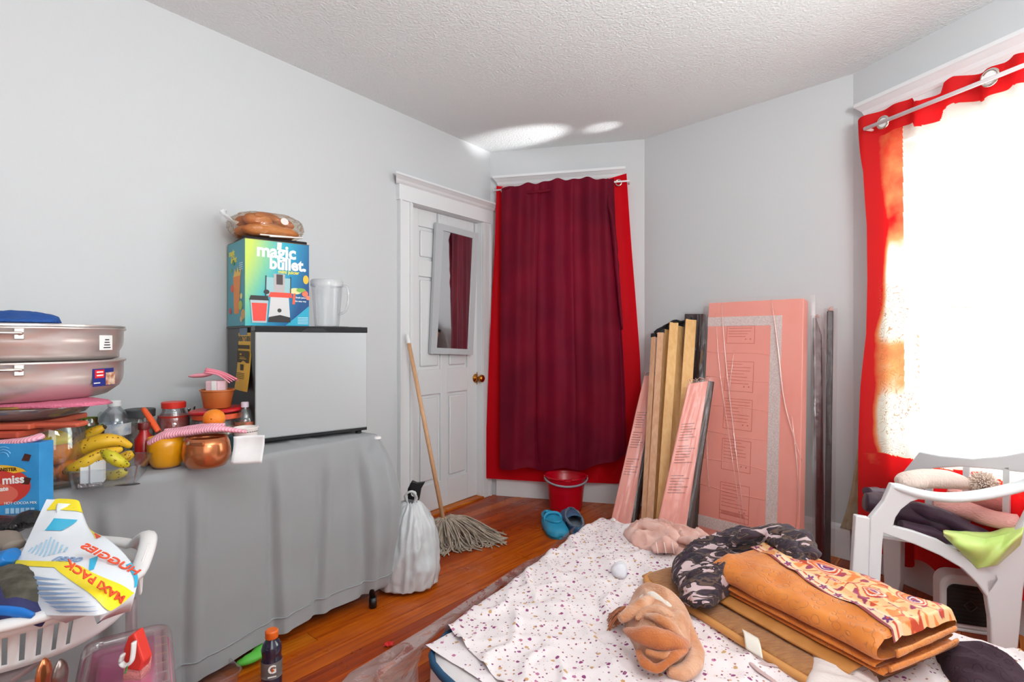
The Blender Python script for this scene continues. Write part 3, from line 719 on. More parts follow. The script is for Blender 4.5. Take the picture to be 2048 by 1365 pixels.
for pts, r_ in ((((.16, .0), (.24, .25), (.36, .55), (.52, .93)), .004), (((.10, .05), (.18, .3), (.33, .6), (.50, .95)), .0025), (((.70, .0), (.78, .2), (.86, .42), (1.02, .62)), .006), (((.05, .35), (.07, .6), (.12, .8)), .003), (((.33, .2), (.30, .33), (.29, .42)), .004), (((.92, .45), (.99, .7), (.97, .9)), .004)):
    f = lambda a, b: lerp(lerp(q[0], q[1], a), lerp(q[3], q[2], a), b)
    part('wrap_pleat', tube([f(a, b)-n_*.016 for a, b in pts], [.001, r_, r_, .001], 6, steps=24, flat=(1, .5)), m_gather, pp, world=True, smooth=True)
# bundle of light wooden slats with a black strap
m_slat = mat('pine_slat', 'e8b878', .5, col2='dfa866', cscale=4, stretch=(16, 16, 1.2), bump=.1, bscale=30)
m_slat2 = mat('pine_slat_pale', 'dca884', .5, col2='cf9a74', cscale=4, stretch=(16, 16, 1.2))
sl_ = [((1308, 669), (1285, 1062), 3.62, 3.15, .030, m_slat2, 'slat'), ((1322, 660), (1297, 1072), 3.60, 3.14, .040, m_slat2, 's'), ((1333, 654), (1309, 1080), 3.66, 3.20, .035, m_slat, 's'), ((1348, 646), (1318, 1068), 3.56, 3.10, .055, m_slat, 's'),
       ((1363, 648), (1334, 1080), 3.62, 3.18, .050, m_slat, 's'), ((1382, 640), (1352, 1090), 3.52, 3.08, .066, m_slat, 's')]
tops = []
for i, (a, b, Y0, Y1, w_, m_, _) in enumerate(sl_):
    p0 = P(a[0], a[1], Y0-.0); pb = P(b[0], b[1], Y1); pb.z = .004
    pb = V(((b[0]-CX)/F*Y1, Y1, .006)); ang = [-.9, -.4, .1, -.15, .2, -.1][i]
    wd = V((math.cos(ang), math.sin(ang), 0)); nm = ['nearest the red curtain', 'second from the red curtain', 'third from the red curtain', 'broad pale one in the middle of the bundle', 'second from the dark crate board', 'nearest the dark wrapped board'][i]
    if i == 0: SLB = thing('slat_bundle', 'bundle of pine bed slats tied with a black strap, left of the pink boards', 'slats', pb)
    o = part('slat', plank(pb, p0, wd, w_, .016, None, .002), m_, SLB, world=True)
    zz = (p0-pb).normalized(); tops.append(p0)
    part('end_cap', plank(p0-zz*.022, p0+zz*.004, wd, w_+.006, .024, None, .002) if i not in (3, 5) else plank(p0-zz*.002, p0+zz*.008, wd, w_*.6, .020, None, .001), m_black, o, world=True)
stp = [t_+V((0, -.012, .010)) for t_ in tops]
part('strap', tube(stp, .011, 6, steps=40, flat=(.5, 1), nz=.3, nzs=30), mat('black_webbing', '141013', .8), SLB, world=True, smooth=True)
# dark board behind the slats
tl, tr = P(1369, 628, 3.56), P(1410, 628, 3.49); bl, br = P(1350, 1040, 3.42), P(1398, 1052, 3.36); bl.z = br.z = .004
bl.x, br.x = (1352-CX)/F*3.42, (1396-CX)/F*3.36
db, n2 = leaner('wrapped_board', 'black board in creased clear plastic standing behind the pine slats', 'board', tl, tr, br, bl, .02, m_dark)
wrinkled((tl, tr, br, bl), n2, .006, clear('smoky_wrap', 'f6f0f0', .04, .01, .2, bump=.4, bscale=18, fres=.10), db, seed=3, amp=.008, nu=24)
# narrow pink boards
def pink_board(label, tlp, trp, brp, blp, side, Yt, Yb, t=.05):
    tl = P(tlp[0], tlp[1], Yt); tr = P(trp[0], trp[1], Yt-.03); bl = V(((blp-CX)/F*Yb, Yb, .004)); br = V(((brp-CX)/F*(Yb-.03), Yb-.03, .004))
    o, n_ = leaner('wrapped_board', label, 'board', tl, tr, br, bl, .018, m_pinkfoam)
    q = (tl, tr, br, bl); bm = nb()
    rr = random.Random(int(tlp[0]))
    for g0 in (.25, .38, .55):
        for j in range(7):
            bq = g0+j*.016; f = lambda a, b: lerp(lerp(q[0], q[1], a), lerp(q[3], q[2], a), b)-n_*.001; a1 = .5+.4*rr.random()
            bm.faces.new([bm.verts.new(p) for p in (f(.12, bq), f(a1, bq), f(a1, bq+.003), f(.12, bq+.003))])
    part('printed_lines', bm, mat('brown_print', '8a3a34', .6), o, world=True)
    sv = (tr-tl).normalized()
    bm = nb(); a = [tr+sv*.002+n_*.0, tr+sv*side+n_*.04, br+sv*side+n_*.04, br+sv*.002]
    v = [bm.verts.new(p) for p in a]; w3 = [bm.verts.new(p+n_*.03-sv*.0) for p in a]; bm.faces.new(v); bm.faces.new(w3[::-1])
    for i in range(4): bm.faces.new((v[i], v[(i+1) % 4], w3[(i+1) % 4], w3[i]))
    part('dark_side', bm, m_dark, o, world=True, label='black lacquered side board')
    wrinkled((tl, tr+sv*side*.8, br+sv*side*.8, bl), n_, .006, m_wrap, o, seed=5, amp=.004, nu=20)
    bm = nb(); 
    for i in range(12):
        p = lerp(tl, tr, i/11); tube([p, p+V((rr.uniform(-.01, .01), 0, .012)), p+V((rr.uniform(-.03, .03), rr.uniform(-.01, .01), .022))], .0022, 5, bm)
    part('wrap_end', bm, m_gather, o, world=True)
    return o
pink_board('narrow pink wrapped board leaning against the foot of the red curtain', (1288, 752), (1312, 752), 1258, 1216, .03, 3.66, 3.32)
pink_board('narrow pink wrapped board leaning between the slats and the wide panel', (1376, 768), (1416, 762), 1363, 1300, .035, 3.22, 2.95)
# dark sheet edge left of the wide panel
tl, tr = P(1400, 800, 3.38), P(1424, 800, 3.36); bl, br = V(((1372-CX)/F*3.30, 3.30, .004)), V(((1400-CX)/F*3.26, 3.26, .004))
o, n2 = leaner('side_rail', 'slim black bed rail standing in the gap left of the wide panel', 'rail', tl, tr, br, bl, .02, m_dark)
wrinkled((tl, tr, br, bl), n2, .005, m_wrap, o, seed=8, amp=.004, nu=12)
# two dark rails right of the wide panel
for k, (lab, ta, tb, ba, bb, Yt, Yb, m_) in enumerate((('dark red bed rail in clear plastic beside the wide pink board', 1626, 1643, 1632, 1650, 3.06, 2.90, m_dred), ('black bed rail in clear plastic, rightmost of the leaning boards', 1654, 1667, 1648, 1661, 2.97, 2.80, m_dark))):
    yt = 636 if k == 0 else 622
    tl, tr = P(ta, yt, Yt), P(tb, yt, Yt-.015); bl, br = V(((ba-CX)/F*Yb, Yb, .004)), V(((bb-CX)/F*(Yb-.015), Yb-.015, .004))
    o, n2 = leaner('bed_rail', lab, 'rail', tl, tr, br, bl, .03, m_)
    wrinkled((tl-V((.016, 0, 0)), tr+V((.02, 0, 0)), br+V((.02, 0, 0)), bl-V((.016, 0, 0))), n2, .012, clear('smoky_wrap', 'f6f0f0', .04, .01, .2, bump=.4, bscale=18, fres=.10), o, seed=11+k, amp=.006, nu=14)
    rr = random.Random(k)
    part('wrap_end', tube([lerp(tl, tr, .5), lerp(tl, tr, .5)+V((.004, 0, .016)), lerp(tl, tr, .5)+V((.012, 0, .024))], [.014, .008, .003], 8, nz=.4, nzs=60), m_gather, o, world=True)
# ================================================================ FOLDING TABLE WITH GREY CLOTH
TZ = .742
m_cloth = fabric('grey_table_cloth', '929395', .0, .9, bump=.12, bs=420, sheen=.15)
ts0, ts1, td0, td1 = 1.62, 3.40, .03, .615
tb = thing('folding_table', 'long folding table under a grey cloth along the left wall, black legs', 'table', WL(2.5, .32, 0))
def SD(s0, s1, d0, d1, z0, z1, bm=None, bev=0):
    a, b = sorted((d0*yin, d1*yin)); return bbox(s0, s1, a, b, z0, z1, Md, bm, bev)
part('tabletop', SD(ts0, ts1, td0, td1, .70, .736, None, .006), m_white, tb, world=True)
for s, d in ((1.70, .55), (1.70, .09), (3.3, .55), (3.3, .09)):
    a = WL(s, d, .70); b = WL(s-(.035 if s < 2 else -.035), d+(.01 if d > .3 else -.0), .03)
    if s < 2 and d > .3: b = G(746, 1216, 0); b.z = .03
    lg = part('leg', tube([a, b], .0125, 14), m_black, tb, world=True, smooth=True)
    part('foot_cap', tube([b+V((0, 0, .015)), b-V((0, 0, .028))], .0165, 14), m_black, lg, world=True, smooth=True)
tc_ = thing('tablecloth', 'plain grey cloth draped over the folding table down to the floor', 'tablecloth', WL(2.5, .62, .06))
def clothfn(a, b):
    # a runs along front edge then round the near corner and along the end; b from table edge to hem
    Lf, Lc, Le = ts1-ts0, .22, td1-td0; t = a*(Lf+Lc+Le)
    if t < Lf: s = ts1-t; d = td1; os_, od = 0, 1; cw = max(0, 1-(Lf-t)/.35)
    elif t < Lf+Lc:
        k = (t-Lf)/Lc*math.pi/2; s = ts0; d = td1; os_, od = -math.sin(k), math.cos(k); cw = 1
    else: s = ts0; d = td1-(t-Lf-Lc); os_, od = -1, 0; cw = max(.35, 1-(t-Lf-Lc)/.5)
    z = .747; hem = .052+.012*math.sin(t*5)+.05*max(0, (t-Lf*.98))
    if b < .08:
        k = b/.08*math.pi/2; o = .012*math.sin(k)+.002; z = .747-.018*(1-math.cos(k))
    else:
        k = (b-.08)/.92; z = lerp(.729, hem, k)
        fold = .007*math.sin(t*9+.5*math.sin(k*3+t*2))*min(1, k*2.5)+.006*math.sin(t*23+k*2)*k
        cre = sum(-.016*math.exp(-((t-c-w2*k)/.018)**2)+.012*math.exp(-((t-c-w2*k-.035)/.022)**2) for c, w2 in ((.72, .02), (.98, -.02), (1.27, .02), (1.50, -.04), (1.66, .03), (.35, .03)))
        o = .016+(fold+cre*min(1, k*5))+.012*k
        bul = cw*(.13*math.sin(min(1, k*1.9)*math.pi*.5)*(1-k)**.6+.02*k)
        if t > Lf*.9: o += bul*(1 if t > Lf else (t-Lf*.9)/(Lf*.1))
        o += .006*ns((t*3, z*4, 0), 2)
    return WL(s+os_*o, d+od*o, z)
part('drape', grid(clothfn, 330, 60), m_cloth, tc_, world=True, smooth=True)
def topfn(a, b):
    s = lerp(ts0-.002, ts1, a); d = lerp(td0, td1+.002, b); ed = min(1, (1-b)*12)*min(1, a*14)
    rid = .006*max(0, 1-abs(ns((s*5, d*2.5, 0), 1.3))*5)*ed
    return WL(s, d, .7465+rid+.001*ns((s*9, d*9, 1), 1)*ed)
part('top_cover', grid(topfn, 120, 40), m_cloth, tc_, world=True, smooth=True)
# stitched hem: a row of small tucks
hemp = [clothfn(i/300, .915)+nl*.002 for i in range(8, 262)]
part('hem_seam', tube(hemp, .0028, 5, nz=.7, nzs=120), m_cloth, tc_, world=True, smooth=True)
TZ = .748
def T(px, py, z=None): return G(px, py, TZ if z is None else z)
# ================================================================ FRIDGE
fl = V((-1.023, 2.19, 0)); fr_ = V((-.659, 2.508, 0)); fx = (fr_-fl).normalized(); fy = V((-fx.y, fx.x, 0)); FWD = (fr_-fl).length
Mf = frame(fl+V((0, 0, TZ)), fx, (0, 0, 1))
fz = 1.232-TZ
def FB(x0, x1, y0, y1, z0, z1, bm=None, bev=0): return bbox(x0, x1, y0, y1, z0, z1, Mf, bm, bev)
m_fside = mat('fridge_dark_side', '241d1e', .38); m_st = mat('stainless_door', 'b0b2b4', .34, .25, bump=.02, bscale=300, spec=.5)
fg = thing('mini_fridge', 'black mini fridge with a silver door on the grey cloth', 'fridge', M=frame(fl+fx*FWD/2+fy*.2+V((0, 0, TZ)), fx, (0, 0, 1)))
part('cabinet', FB(.006, FWD-.004, .055, .43, .022, fz-.006, None, .004), m_fside, fg, world=True)
dr = part('door', FB(.0, FWD, .0, .050, .026, fz-.022, None, .006), m_st, fg, world=True)
part('door_edge', FB(-.0015, .014, .004, .052, .022, fz-.02), m_black, fg, world=True)
part('bottom_trim', FB(.0, FWD, .006, .052, .014, .027), m_black, fg, world=True)
def capf(a, b):
    x = a*FWD; y = -.001; zt = fz; zb = fz-.026
    return V((x, y, lerp(zb, zt, b)))
part('top_trim', FB(0, FWD, -.002, .055, fz-.028, fz-.002, None, .003), mat('gloss_black', '1c1c1f', .12), fg, world=True)
part('handle_recess', prism([(.18, .0), (.30, .0), (.275, .016), (.205, .016)], .003, Mf @ frame((0, -.002, fz-.026), (1, 0, 0), (0, -1, 0))), mat('gloss_black2', '2c2c30', .2), fg, world=True)
part('top_panel', FB(0, FWD, .055, .43, fz-.008, fz, None, .002), m_fside, fg, world=True)
for x, y in ((.03, .03), (FWD-.03, .03), (.03, .40), (FWD-.03, .40)):
    part('foot', lathe([(0, 0), (.014, 0), (.014, .010), (.008, .012), (.008, .024), (0, .024)], 16, M=Mf @ Matrix.Translation((x, y, -.0005))), m_black, fg, world=True, smooth=False)
# energy tag taped on the side
Ms = Mf @ frame((.0035, .34, .0), (0, -1, 0), (-1, 0, 0))     # x runs towards the front, y up
eg = thing('energy_tag', 'yellow energy guide tag taped to the dark side of the fridge', 'tag', (Ms @ V((.1, .3, 0))))
m_yel = mat('tag_yellow', 'e8b838', .6)
def strip(M, x0, x1, y0, y1, m, par, nm, z=.0, t=.0006, sl=0): return part(nm, prism([(x0, y0), (x1, y0), (x1+sl, y1), (x0+sl, y1)], t, M @ Matrix.Translation((0, 0, z))), m, par, world=True)
TX = lambda x: .10+(x-.145)*2.1
tz = lambda y: .002+.018*((.455-y)/.24)**2
def tagf(a, b):
    return Ms @ V((TX(lerp(.145, .235, a)+.003*math.sin(b*2)), lerp(.455, .215, b), .002+.018*b*b+.004*math.sin(a*3)))
part('paper', grid(tagf, 6, 14), m_yel, eg, world=True, smooth=True)
m_ink = mat('tag_ink', '4a3c20', .7)
def tg(x0, x1, y0, y1, m, nm, dz=.0045): return strip(Ms, TX(x0), TX(x1), y0, y1, m, eg, nm, tz((y0+y1)/2)+dz)
txt('ENERGYGUIDE', .030, Ms @ Matrix.Translation((TX(.148), .420, tz(.43)+.004)), m_black, eg, ext=.0003, sx=.88, bold=.0006)
for y0, y1, x0, x1 in ((.388, .404, .150, .229), (.330, .380, .150, .230), (.298, .323, .178, .20)): tg(x0, x1, y0, y1, m_ink, 'ink_block')
for y in (.285, .278, .271, .264): tg(.158, .21, y, y+.002, m_ink, 'ink_line')
for (x, y, w2, h2) in ((.17, .372, .022, .004), (.17, .362, .012, .006), (.17, .345, .045, .003), (.17, .352, .035, .002)): tg(x, x+w2, y, y+h2, m_yel, 'figure', .0055)
tg(.160, .212, .445, .475, mat('blue_tape', '5a7890', .5), 'tape', .0035)
# ================================================================ JUICER BOX
jl = V((-1.141, 2.35, 0)); jr = V((-.936, 2.538, 0)); jx = (jr-jl).normalized(); jy = V((-jx.y, jx.x, 0)); jw = (jr-jl).length; JH = .375; JD = .245; JZ = 1.2335
Mj = frame(jl+V((0, 0, JZ)), jx, (0, 0, 1)); Mjf = frame(jl-jy*.0004+V((0, 0, JZ)), jx, -jy); Mjs = frame(jl+jy*JD-jx*.0004+V((0, 0, JZ)), -jy, -jx)
def box_art():
    m = bpy.data.materials.new('juicer_box_print'); m.use_nodes = True; t = NT(m); b = t.n['Principled BSDF']; b.inputs['Roughness'].default_value = .3
    tc = t.new('ShaderNodeTexCoord'); mp = t.new('ShaderNodeMapping'); mp.inputs['Location'].default_value = (-.125, 0, -.275); t.link(tc.outputs['Object'], mp.inputs[0])
    ln = t.new('ShaderNodeVectorMath', operation='LENGTH'); ml = t.new('ShaderNodeVectorMath', operation='MULTIPLY'); ml.inputs[1].default_value = (1, 0, 1); t.link(mp.outputs[0], ml.inputs[0]); t.link(ml.outputs[0], ln.inputs[0])
    sx = t.new('ShaderNodeSeparateXYZ'); t.link(tc.outputs['Object'], sx.inputs[0])
    md = t.new('ShaderNodeMath', operation='SNAP'); md.inputs[1].default_value = .022; t.link(ln.outputs['Value'], md.inputs[0])
    g1 = t.new('ShaderNodeMath', operation='MULTIPLY_ADD'); g1.inputs[1].default_value = 3.4; g1.inputs[2].default_value = -.12; t.link(sx.outputs[0], g1.inputs[0])
    g2 = t.new('ShaderNodeMath', operation='MULTIPLY_ADD'); g2.inputs[1].default_value = -.9; t.link(sx.outputs[2], g2.inputs[0]); t.link(g1.outputs[0], g2.inputs[2])
    g3 = t.new('ShaderNodeMath', operation='MULTIPLY_ADD'); g3.inputs[1].default_value = .6; t.link(md.outputs[0], g3.inputs[0]); t.link(g2.outputs[0], g3.inputs[2])
    g4 = t.new('ShaderNodeMath', operation='ADD'); g4.inputs[1].default_value = .28; t.link(g3.outputs[0], g4.inputs[0])
    r = t.new('ShaderNodeValToRGB'); r.color_ramp.elements[0].position = 0; r.color_ramp.elements[0].color = L('c8dc5a'); r.color_ramp.elements[1].position = 1; r.color_ramp.elements[1].color = L('104c86')
    for p, c in ((.22, '7cc8a0'), (.42, '34b0c4'), (.7, '1c86b4')): r.color_ramp.elements.new(p).color = L(c)
    t.link(g4.outputs[0], r.inputs[0]); t.link(r.outputs[0], b.inputs['Base Color']); return m
jb = thing('juicer_box', 'blue and green cardboard juicer box standing on top of the mini fridge', 'box', M=Mj)
part('carton', bbox(0, jw, 0, JD, 0, JH, bev=.0015), box_art(), jb)
part('side_print', prism([(0.001, .001), (JD-.001, .001), (JD-.001, JH-.001), (.001, JH-.001)], .0004, Mjs), mat('teal_print', '1496a8', .3), jb, world=True)
part('top_flap', bbox(-.001, jw+.001, -.001, JD+.001, JH, JH+.002), mat('cardboard', '8a7258', .8), jb)
m_w = mat('print_white', 'f4f4f2', .4); m_y = mat('print_yellow', 'f0dc3a', .4)
tx = lambda s, sz, x, y, m=m_w, M=Mjf, b=.0015, sx=1: txt(s, sz, M @ Matrix.Translation((x, y, .0008)), m, jb, ext=.0004, bold=b, sx=sx)
tx('magic', .078, .046, .305, b=.0028, sx=.96); tx('bullet.', .072, .100, .254, b=.0028, sx=.92); tx('mini juicer', .022, .138, .236, m_y, b=.0006)
def pj(nm, pts, col, z=.001, M=Mjf, m=None): return part(nm, prism(pts, .0004, M @ Matrix.Translation((0, 0, z))), m or mat('print_'+col, col, .4), jb, world=True)
pj('print_triangle', [(.17, .003), (jw-.001, .003), (jw-.001, .095)], '22a8c8')
pj('print_jar', [(.088, .135), (.19, .135), (.192, .215), (.086, .215)], '9cc4c8', .0012)
pj('print_chute', [(.120, .15), (.165, .15), (.168, .232), (.118, .232)], 'b8b0b0', .0016); pj('print_chute_core', [(.130, .185), (.158, .185), (.158, .23), (.130, .23)], '4a3c3e', .002)
pj('print_collar', [(.095, .128), (.200, .128), (.196, .150), (.104, .150)], 'e84a38', .0022)
pj('print_body', [(.096, .038), (.190, .038), (.184, .128), (.105, .128)], 'd8d4d4', .002); pj('print_foot', [(.094, .018), (.192, .018), (.190, .040), (.146, .050), (.098, .040)], '2c2628', .0024)
pj('print_dial', circ(.143, .070, .009), '3a3436', .0026); tx('magic', .014, .124, .098, m_black, b=.0003); tx('bullet', .014, .130, .089, m_black, b=.0003)
pj('print_rim', [(.082, .13), (.086, .13), (.088, .222), (.084, .222)], '2c3034', .002); pj('print_rim', [(.190, .13), (.194, .13), (.195, .222), (.191, .222)], '2c3034', .002)
pj('print_spout', circ(.088, .150, .012, .010), '302a2c', .0024)
pj('print_cup', [(.028, .014), (.088, .014), (.095, .115), (.020, .115)], 'b8c4c8', .0028); pj('print_juice', [(.032, .022), (.084, .022), (.090, .100), (.026, .100)], 'f0483c', .0032); pj('print_lid', [(.016, .112), (.098, .112), (.092, .132), (.022, .132)], '2a2426', .0034)
tx('n', .02, .052, .055, m_black, b=.0004)
pj('print_fruit', circ(.215, .160, .028, .014), 'e6dca0', .0012); pj('print_fruit', circ(.24, .165, .022, .01), '78b04a', .0014); pj('print_fruit', circ(.262, .215, .013, .02), 'e8b834', .0012); pj('print_fruit', circ(.258, .150, .014), 'f07858', .0014); pj('print_fruit', circ(.272, .132, .010), 'f08a70', .0014); pj('print_fruit', [(.200, .10), (.212, .10), (.215, .15), (.205, .15)], 'f06040', .0012)
tx('fresh juice', .011, .216, .128, b=.0002); tx('the easy way', .010, .212, .112, m_w, b=.0002)
for i in range(5): pj('print_line', [(.225-.0*i, .04-.007*i), (.272, .04-.007*i), (.272, .042-.007*i), (.225, .042-.007*i)], 'd8ecf4', .0016)
pj('print_patch', [(.132, .338), (.152, .342), (.154, .372), (.134, .372)], 'e8e8e0', .0012)
# left side of the carton
sj = lambda nm, pts, col, z=.001: pj(nm, pts, col, z, Mjs)
tx('magic', .040, .02, .318, m_y, Mjs, .001, .9); tx('bullet', .040, .05, .285, m_y, Mjs, .001, .9)
sj('print_glass', [(.10, .055), (.165, .055), (.19, .22), (.085, .22)], 'f08a1e', .0012); sj('print_splash', [(.085, .22), (.19, .22), (.2, .25), (.17, .235), (.15, .262), (.135, .235), (.11, .255), (.10, .235)], 'f4c04a', .0014)
tx('n', .03, .12, .13, m_black, Mjs, .0004)
for x, y, r_, c in ((.07, .17, .022, 'e8503c'), (.19, .09, .026, 'b4c83c'), (.04, .07, .018, 'd83c2c'), (.2, .13, .016, 'f0e890'), (.09, .285, .016, '3c8a3a'), (.06, .25, .012, '5aa03c'), (.225, .05, .028, 'd8a860'), (.2, .03, .016, 'e6c080')): sj('print_fruit', circ(x, y, r_, r_*.8), c, .0016)
for i in range(4): sj('print_line', [(.17, .272-.009*i), (.22, .272-.009*i), (.22, .276-.009*i), (.17, .276-.009*i)], 'd8ecf4')
# papers, black tray and bread on the carton
TT = JZ+JH+.002
tray = Mj @ Matrix.Translation((0, 0, JH+.0022))
bm = nb(); pts = [(.00, .02), (jw-.005, .01), (jw-.01, JD-.01), (.02, JD-.01)]; prism(pts, .014, tray, bm)
single('folded_cloth', 'dark folded cloth lying between the bread bag and the juicer box', 'cloth', bm, mat('dark_cloth', '1c1418', .8, bump=.4, bscale=60), tray @ V((.1, .1, 0)), bevel=.004)
for k, (x0, x1, y, z, lab) in enumerate(((.06, .20, -.004, .012, 'upper'), (.10, .245, -.010, .004, 'lower'))):
    mm = tray @ Matrix.Translation((0, 0, z+.003)) @ Matrix.Rotation(-.04-.03*k, 4, 'Y')
    single('folded_paper', 'white folded paper slip sticking out under the bread, the %s one' % lab, 'paper', bbox(x0, x1, y-.004, .0, 0, .005, mm), mat('paper', 'e4dcd8', .8), mm @ V((x0, 0, 0)), group=None)
m_bread = mat('bread_crust', 'a8581c', .6, col2='c47c3a', cscale=7, bump=.3, bscale=60)
bz = TT+.020
br = thing('bread_bag', 'clear plastic bag of long brown bread rolls on top of the juicer box', 'bread', tray @ V((.12, .12, .02)))
for (x0, y0, x1, y1, zz, r_) in ((.0, .05, .24, .03, .03, .030), (-.01, .12, .25, .10, .032, .032), (.01, .19, .23, .18, .030, .030), (.01, .06, .13, .05, .078, .028), (.07, .14, .24, .08, .080, .030), (.0, .15, .12, .13, .078, .028), (.05, .03, .19, .10, .096, .020)):
    a, b = tray @ V((x0, y0, .014+zz)), tray @ V((x1, y1, .014+zz*.95))
    part('bread_roll', tube([a, lerp(a, b, .15)+V((0, 0, .003)), lerp(a, b, .5)+V((0, 0, .008)), lerp(a, b, .85)+V((0, 0, .003)), b], [.004, r_*.85, r_, r_*.85, .004], 16, steps=18, nz=.06, nzs=20), m_bread, br, world=True, smooth=True)
c0 = tray @ V((.12, .10, .07)); MB = frame(c0, jx, (0, 0, 1))
bm = nb(); bmesh.ops.create_icosphere(bm, subdivisions=5, radius=1)
for v in bm.verts:
    p = v.co.copy(); k = 1+.05*ns(p, 3, 1)+.05*(1-abs(ns(p, 5, 2))*3)
    q = [abs(c)**.75*(1 if c > 0 else -1) for c in p]; v.co = V((q[0]*.150*k, q[1]*.125*k, max(-.055, q[2]*.062*k)))
part('bag', xf(bm, MB), clear('bread_bag_film', 'fffaf2', .08, .02, .15, bump=.3, bscale=30), br, world=True, smooth=True)
part('sticker', lathe([(0, 0), (.017, 0), (.017, .001), (0, .001)], 24, M=MB @ frame((.035, -.132, .015), (1, 0, 0), (0, -1, .35))), mat('sticker', 'e0d4d0', .5), br, world=True)
tailp = [MB @ V(p) for p in ((-.13, 0, .0), (-.165, .0, .03), (-.18, .01, .05))]
part('bag_tail', tube(tailp, [.03, .012, .03], 10, steps=10, nz=.5, nzs=40, flat=(1, .5), cap=False), clear('bag_tail_film', 'ffffff', .6, .35, .15, bump=.5, bscale=60), br, world=True, smooth=True)
# pitcher on the fridge
pq = V((-.905, 2.69, JZ)); pit = thing('plastic_pitcher', 'frosted clear plastic pitcher standing behind the juicer box on the fridge', 'pitcher', pq)
m_fr = clear('frosted_plastic', 'fbfcfd', .1, .14, .2, 'ffffff')
part('body', lathe([(0, .002), (.056, .002), (.058, .01), (.066, .12), (.073, .205)], 36), m_fr, pit, smooth=True)
part('lid', lathe([(.075, .195), (.077, .20), (.077, .222), (.072, .228), (0, .230)], 36), clear('frosted_lid', 'fbfcfd', .1, .4, .2, 'ffffff'), pit, smooth=True)
part('handle', tube([(.066, -.01, .20), (.105, -.02, .19), (.112, -.02, .13), (.095, -.02, .075), (.062, -.01, .06)], .006, 10, steps=24), m_fr, pit, smooth=True)
# black tray under the pitcher
single('flat_tray', 'thin black plate under the pitcher on the fridge top', 'tray', prism(circ(0, 0, .1, .085, 24), .004, frame(V((-.89, 2.665, 1.2325)), fx, (0, 0, 1))), m_black, V((-.89, 2.665, 1.2325)))
bpy.data.objects['plastic_pitcher'].location.z = 1.2366
# ================================================================ THINGS ON THE TABLE
def at(px, py): return T(px, py)
def simple(name, label, cat, prof, m, loc, seg=36, **kw):
    return single(name, label, cat, lathe(prof, seg), m, None, smooth=kw.pop('smooth', 2), **kw) if False else None
def jar(name, label, cat, loc, r, h, glass, content=None, ch=.7, lid=None, lr=None, lh=.02, neck=None, label_band=None):
    o = thing(name, label, cat, loc)
    nk = neck or r*.9
    part('glass', lathe([(0, .002), (r*.9, .002), (r, .012), (r, h*.72), (nk, h*.9), (nk, h)], 36), glass, o, smooth=True)
    if content: part('content', lathe([(0, .005), (r*.86, .005), (r*.94, .014), (r*.94, h*ch), (0, h*ch)], 32), content, o, smooth=2)
    if lid: part('lid', lathe([(nk*.9, h-.004), ((lr or nk)*1.02, h-.002), ((lr or nk)*1.04, h+lh-.003), ((lr or nk)*.98, h+lh), (0, h+lh)], 36), lid, o, smooth=2)
    if label_band: part('label', lathe([(r+.0006, h*label_band[1]), (r+.0006, h*label_band[2])], 36), label_band[0], o, smooth=True)
    return o
m_glass = clear('clear_glass', 'eef4f0', .35, .03, .04)
m_pet = clear('clear_pet', 'f2f6fa', .35, .05, .08)
# yellow bowl, copper pot
yb = at(312, 942)+V((0, .055, 0)); YB = thing('glass_cup', 'round yellow frosted cup, left of the copper pot', 'cup', yb)
part('outer', lathe([(0, .004), (.036, .0), (.040, .003), (.050, .02), (.056, .05), (.057, .075), (.054, .102), (.052, .102), (.054, .075), (.052, .05), (.03, .012), (0, .01)], 40), mat('amber_glaze', 'e09a10', .22, spec=.6, coat=.4), YB, smooth=True)
part('foot', lathe([(.034, -.0), (.041, .001), (.043, .012), (.046, .016)], 40), clear('amber_glass', 'f0c060', .4, .1, .05), YB, smooth=True)
cp = at(388, 944)+V((0, .075, 0)); CP = thing('copper_pot', 'round copper coloured pot under the pink cloth', 'pot', cp)
m_cop = mat('copper', 'c8784a', .24, .75, coat=.3)
part('body', lathe([(0, .003), (.045, .0), (.058, .004), (.070, .025), (.074, .05), (.070, .08), (.062, .100), (.060, .100), (.068, .08), (.071, .05), (.055, .012), (0, .010)], 48), m_cop, CP, smooth=True)
bm = nb(); box(bm, (.008, -.066, .088), (.04, .012, .014)); part('handle_bracket', bm, m_cop, CP, bevel=.003)
part('rivet', lathe([(0, 0), (.006, 0), (.006, .003), (0, .004)], 14, M=frame((-.025, -.064, .09), (1, 0, 0), (0, -1, .2))), m_chrome, CP)
# pink ribbed cloth over pot and cup
m_pk = fabric('pink_ribbed_cloth', 'f0a8b8', .1, .85, bump=.0)
def rib_mat():
    m = bpy.data.materials.new('pink_stripe_cloth'); m.use_nodes = True; t = NT(m); b = t.n['Principled BSDF']; b.inputs['Roughness'].default_value = .85
    tc = t.new('ShaderNodeTexCoord'); wv = t.new('ShaderNodeTexWave'); wv.inputs['Scale'].default_value = 42; wv.inputs['Distortion'].default_value = .6; wv.inputs['Detail'].default_value = 1; t.link(tc.outputs['Object'], wv.inputs[0])
    r = t.new('ShaderNodeValToRGB'); r.color_ramp.elements[0].color = L('e48ca2'); r.color_ramp.elements[1].color = L('f6bcc8'); t.link(wv.outputs[0], r.inputs[0]); t.link(r.outputs[0], b.inputs['Base Color'])
    bp = t.new('ShaderNodeBump'); bp.inputs['Strength'].default_value = .4; bp.inputs['Distance'].default_value = .003; t.link(wv.outputs[0], bp.inputs['Height']); t.link(bp.outputs[0], b.inputs['Normal']); return m
m_rib = rib_mat()
zc = TZ+.118
pts = [(296, 888, 1.80), (330, 872, 1.82), (385, 864, 1.84), (430, 858, 1.86), (492, 864, 1.92)]
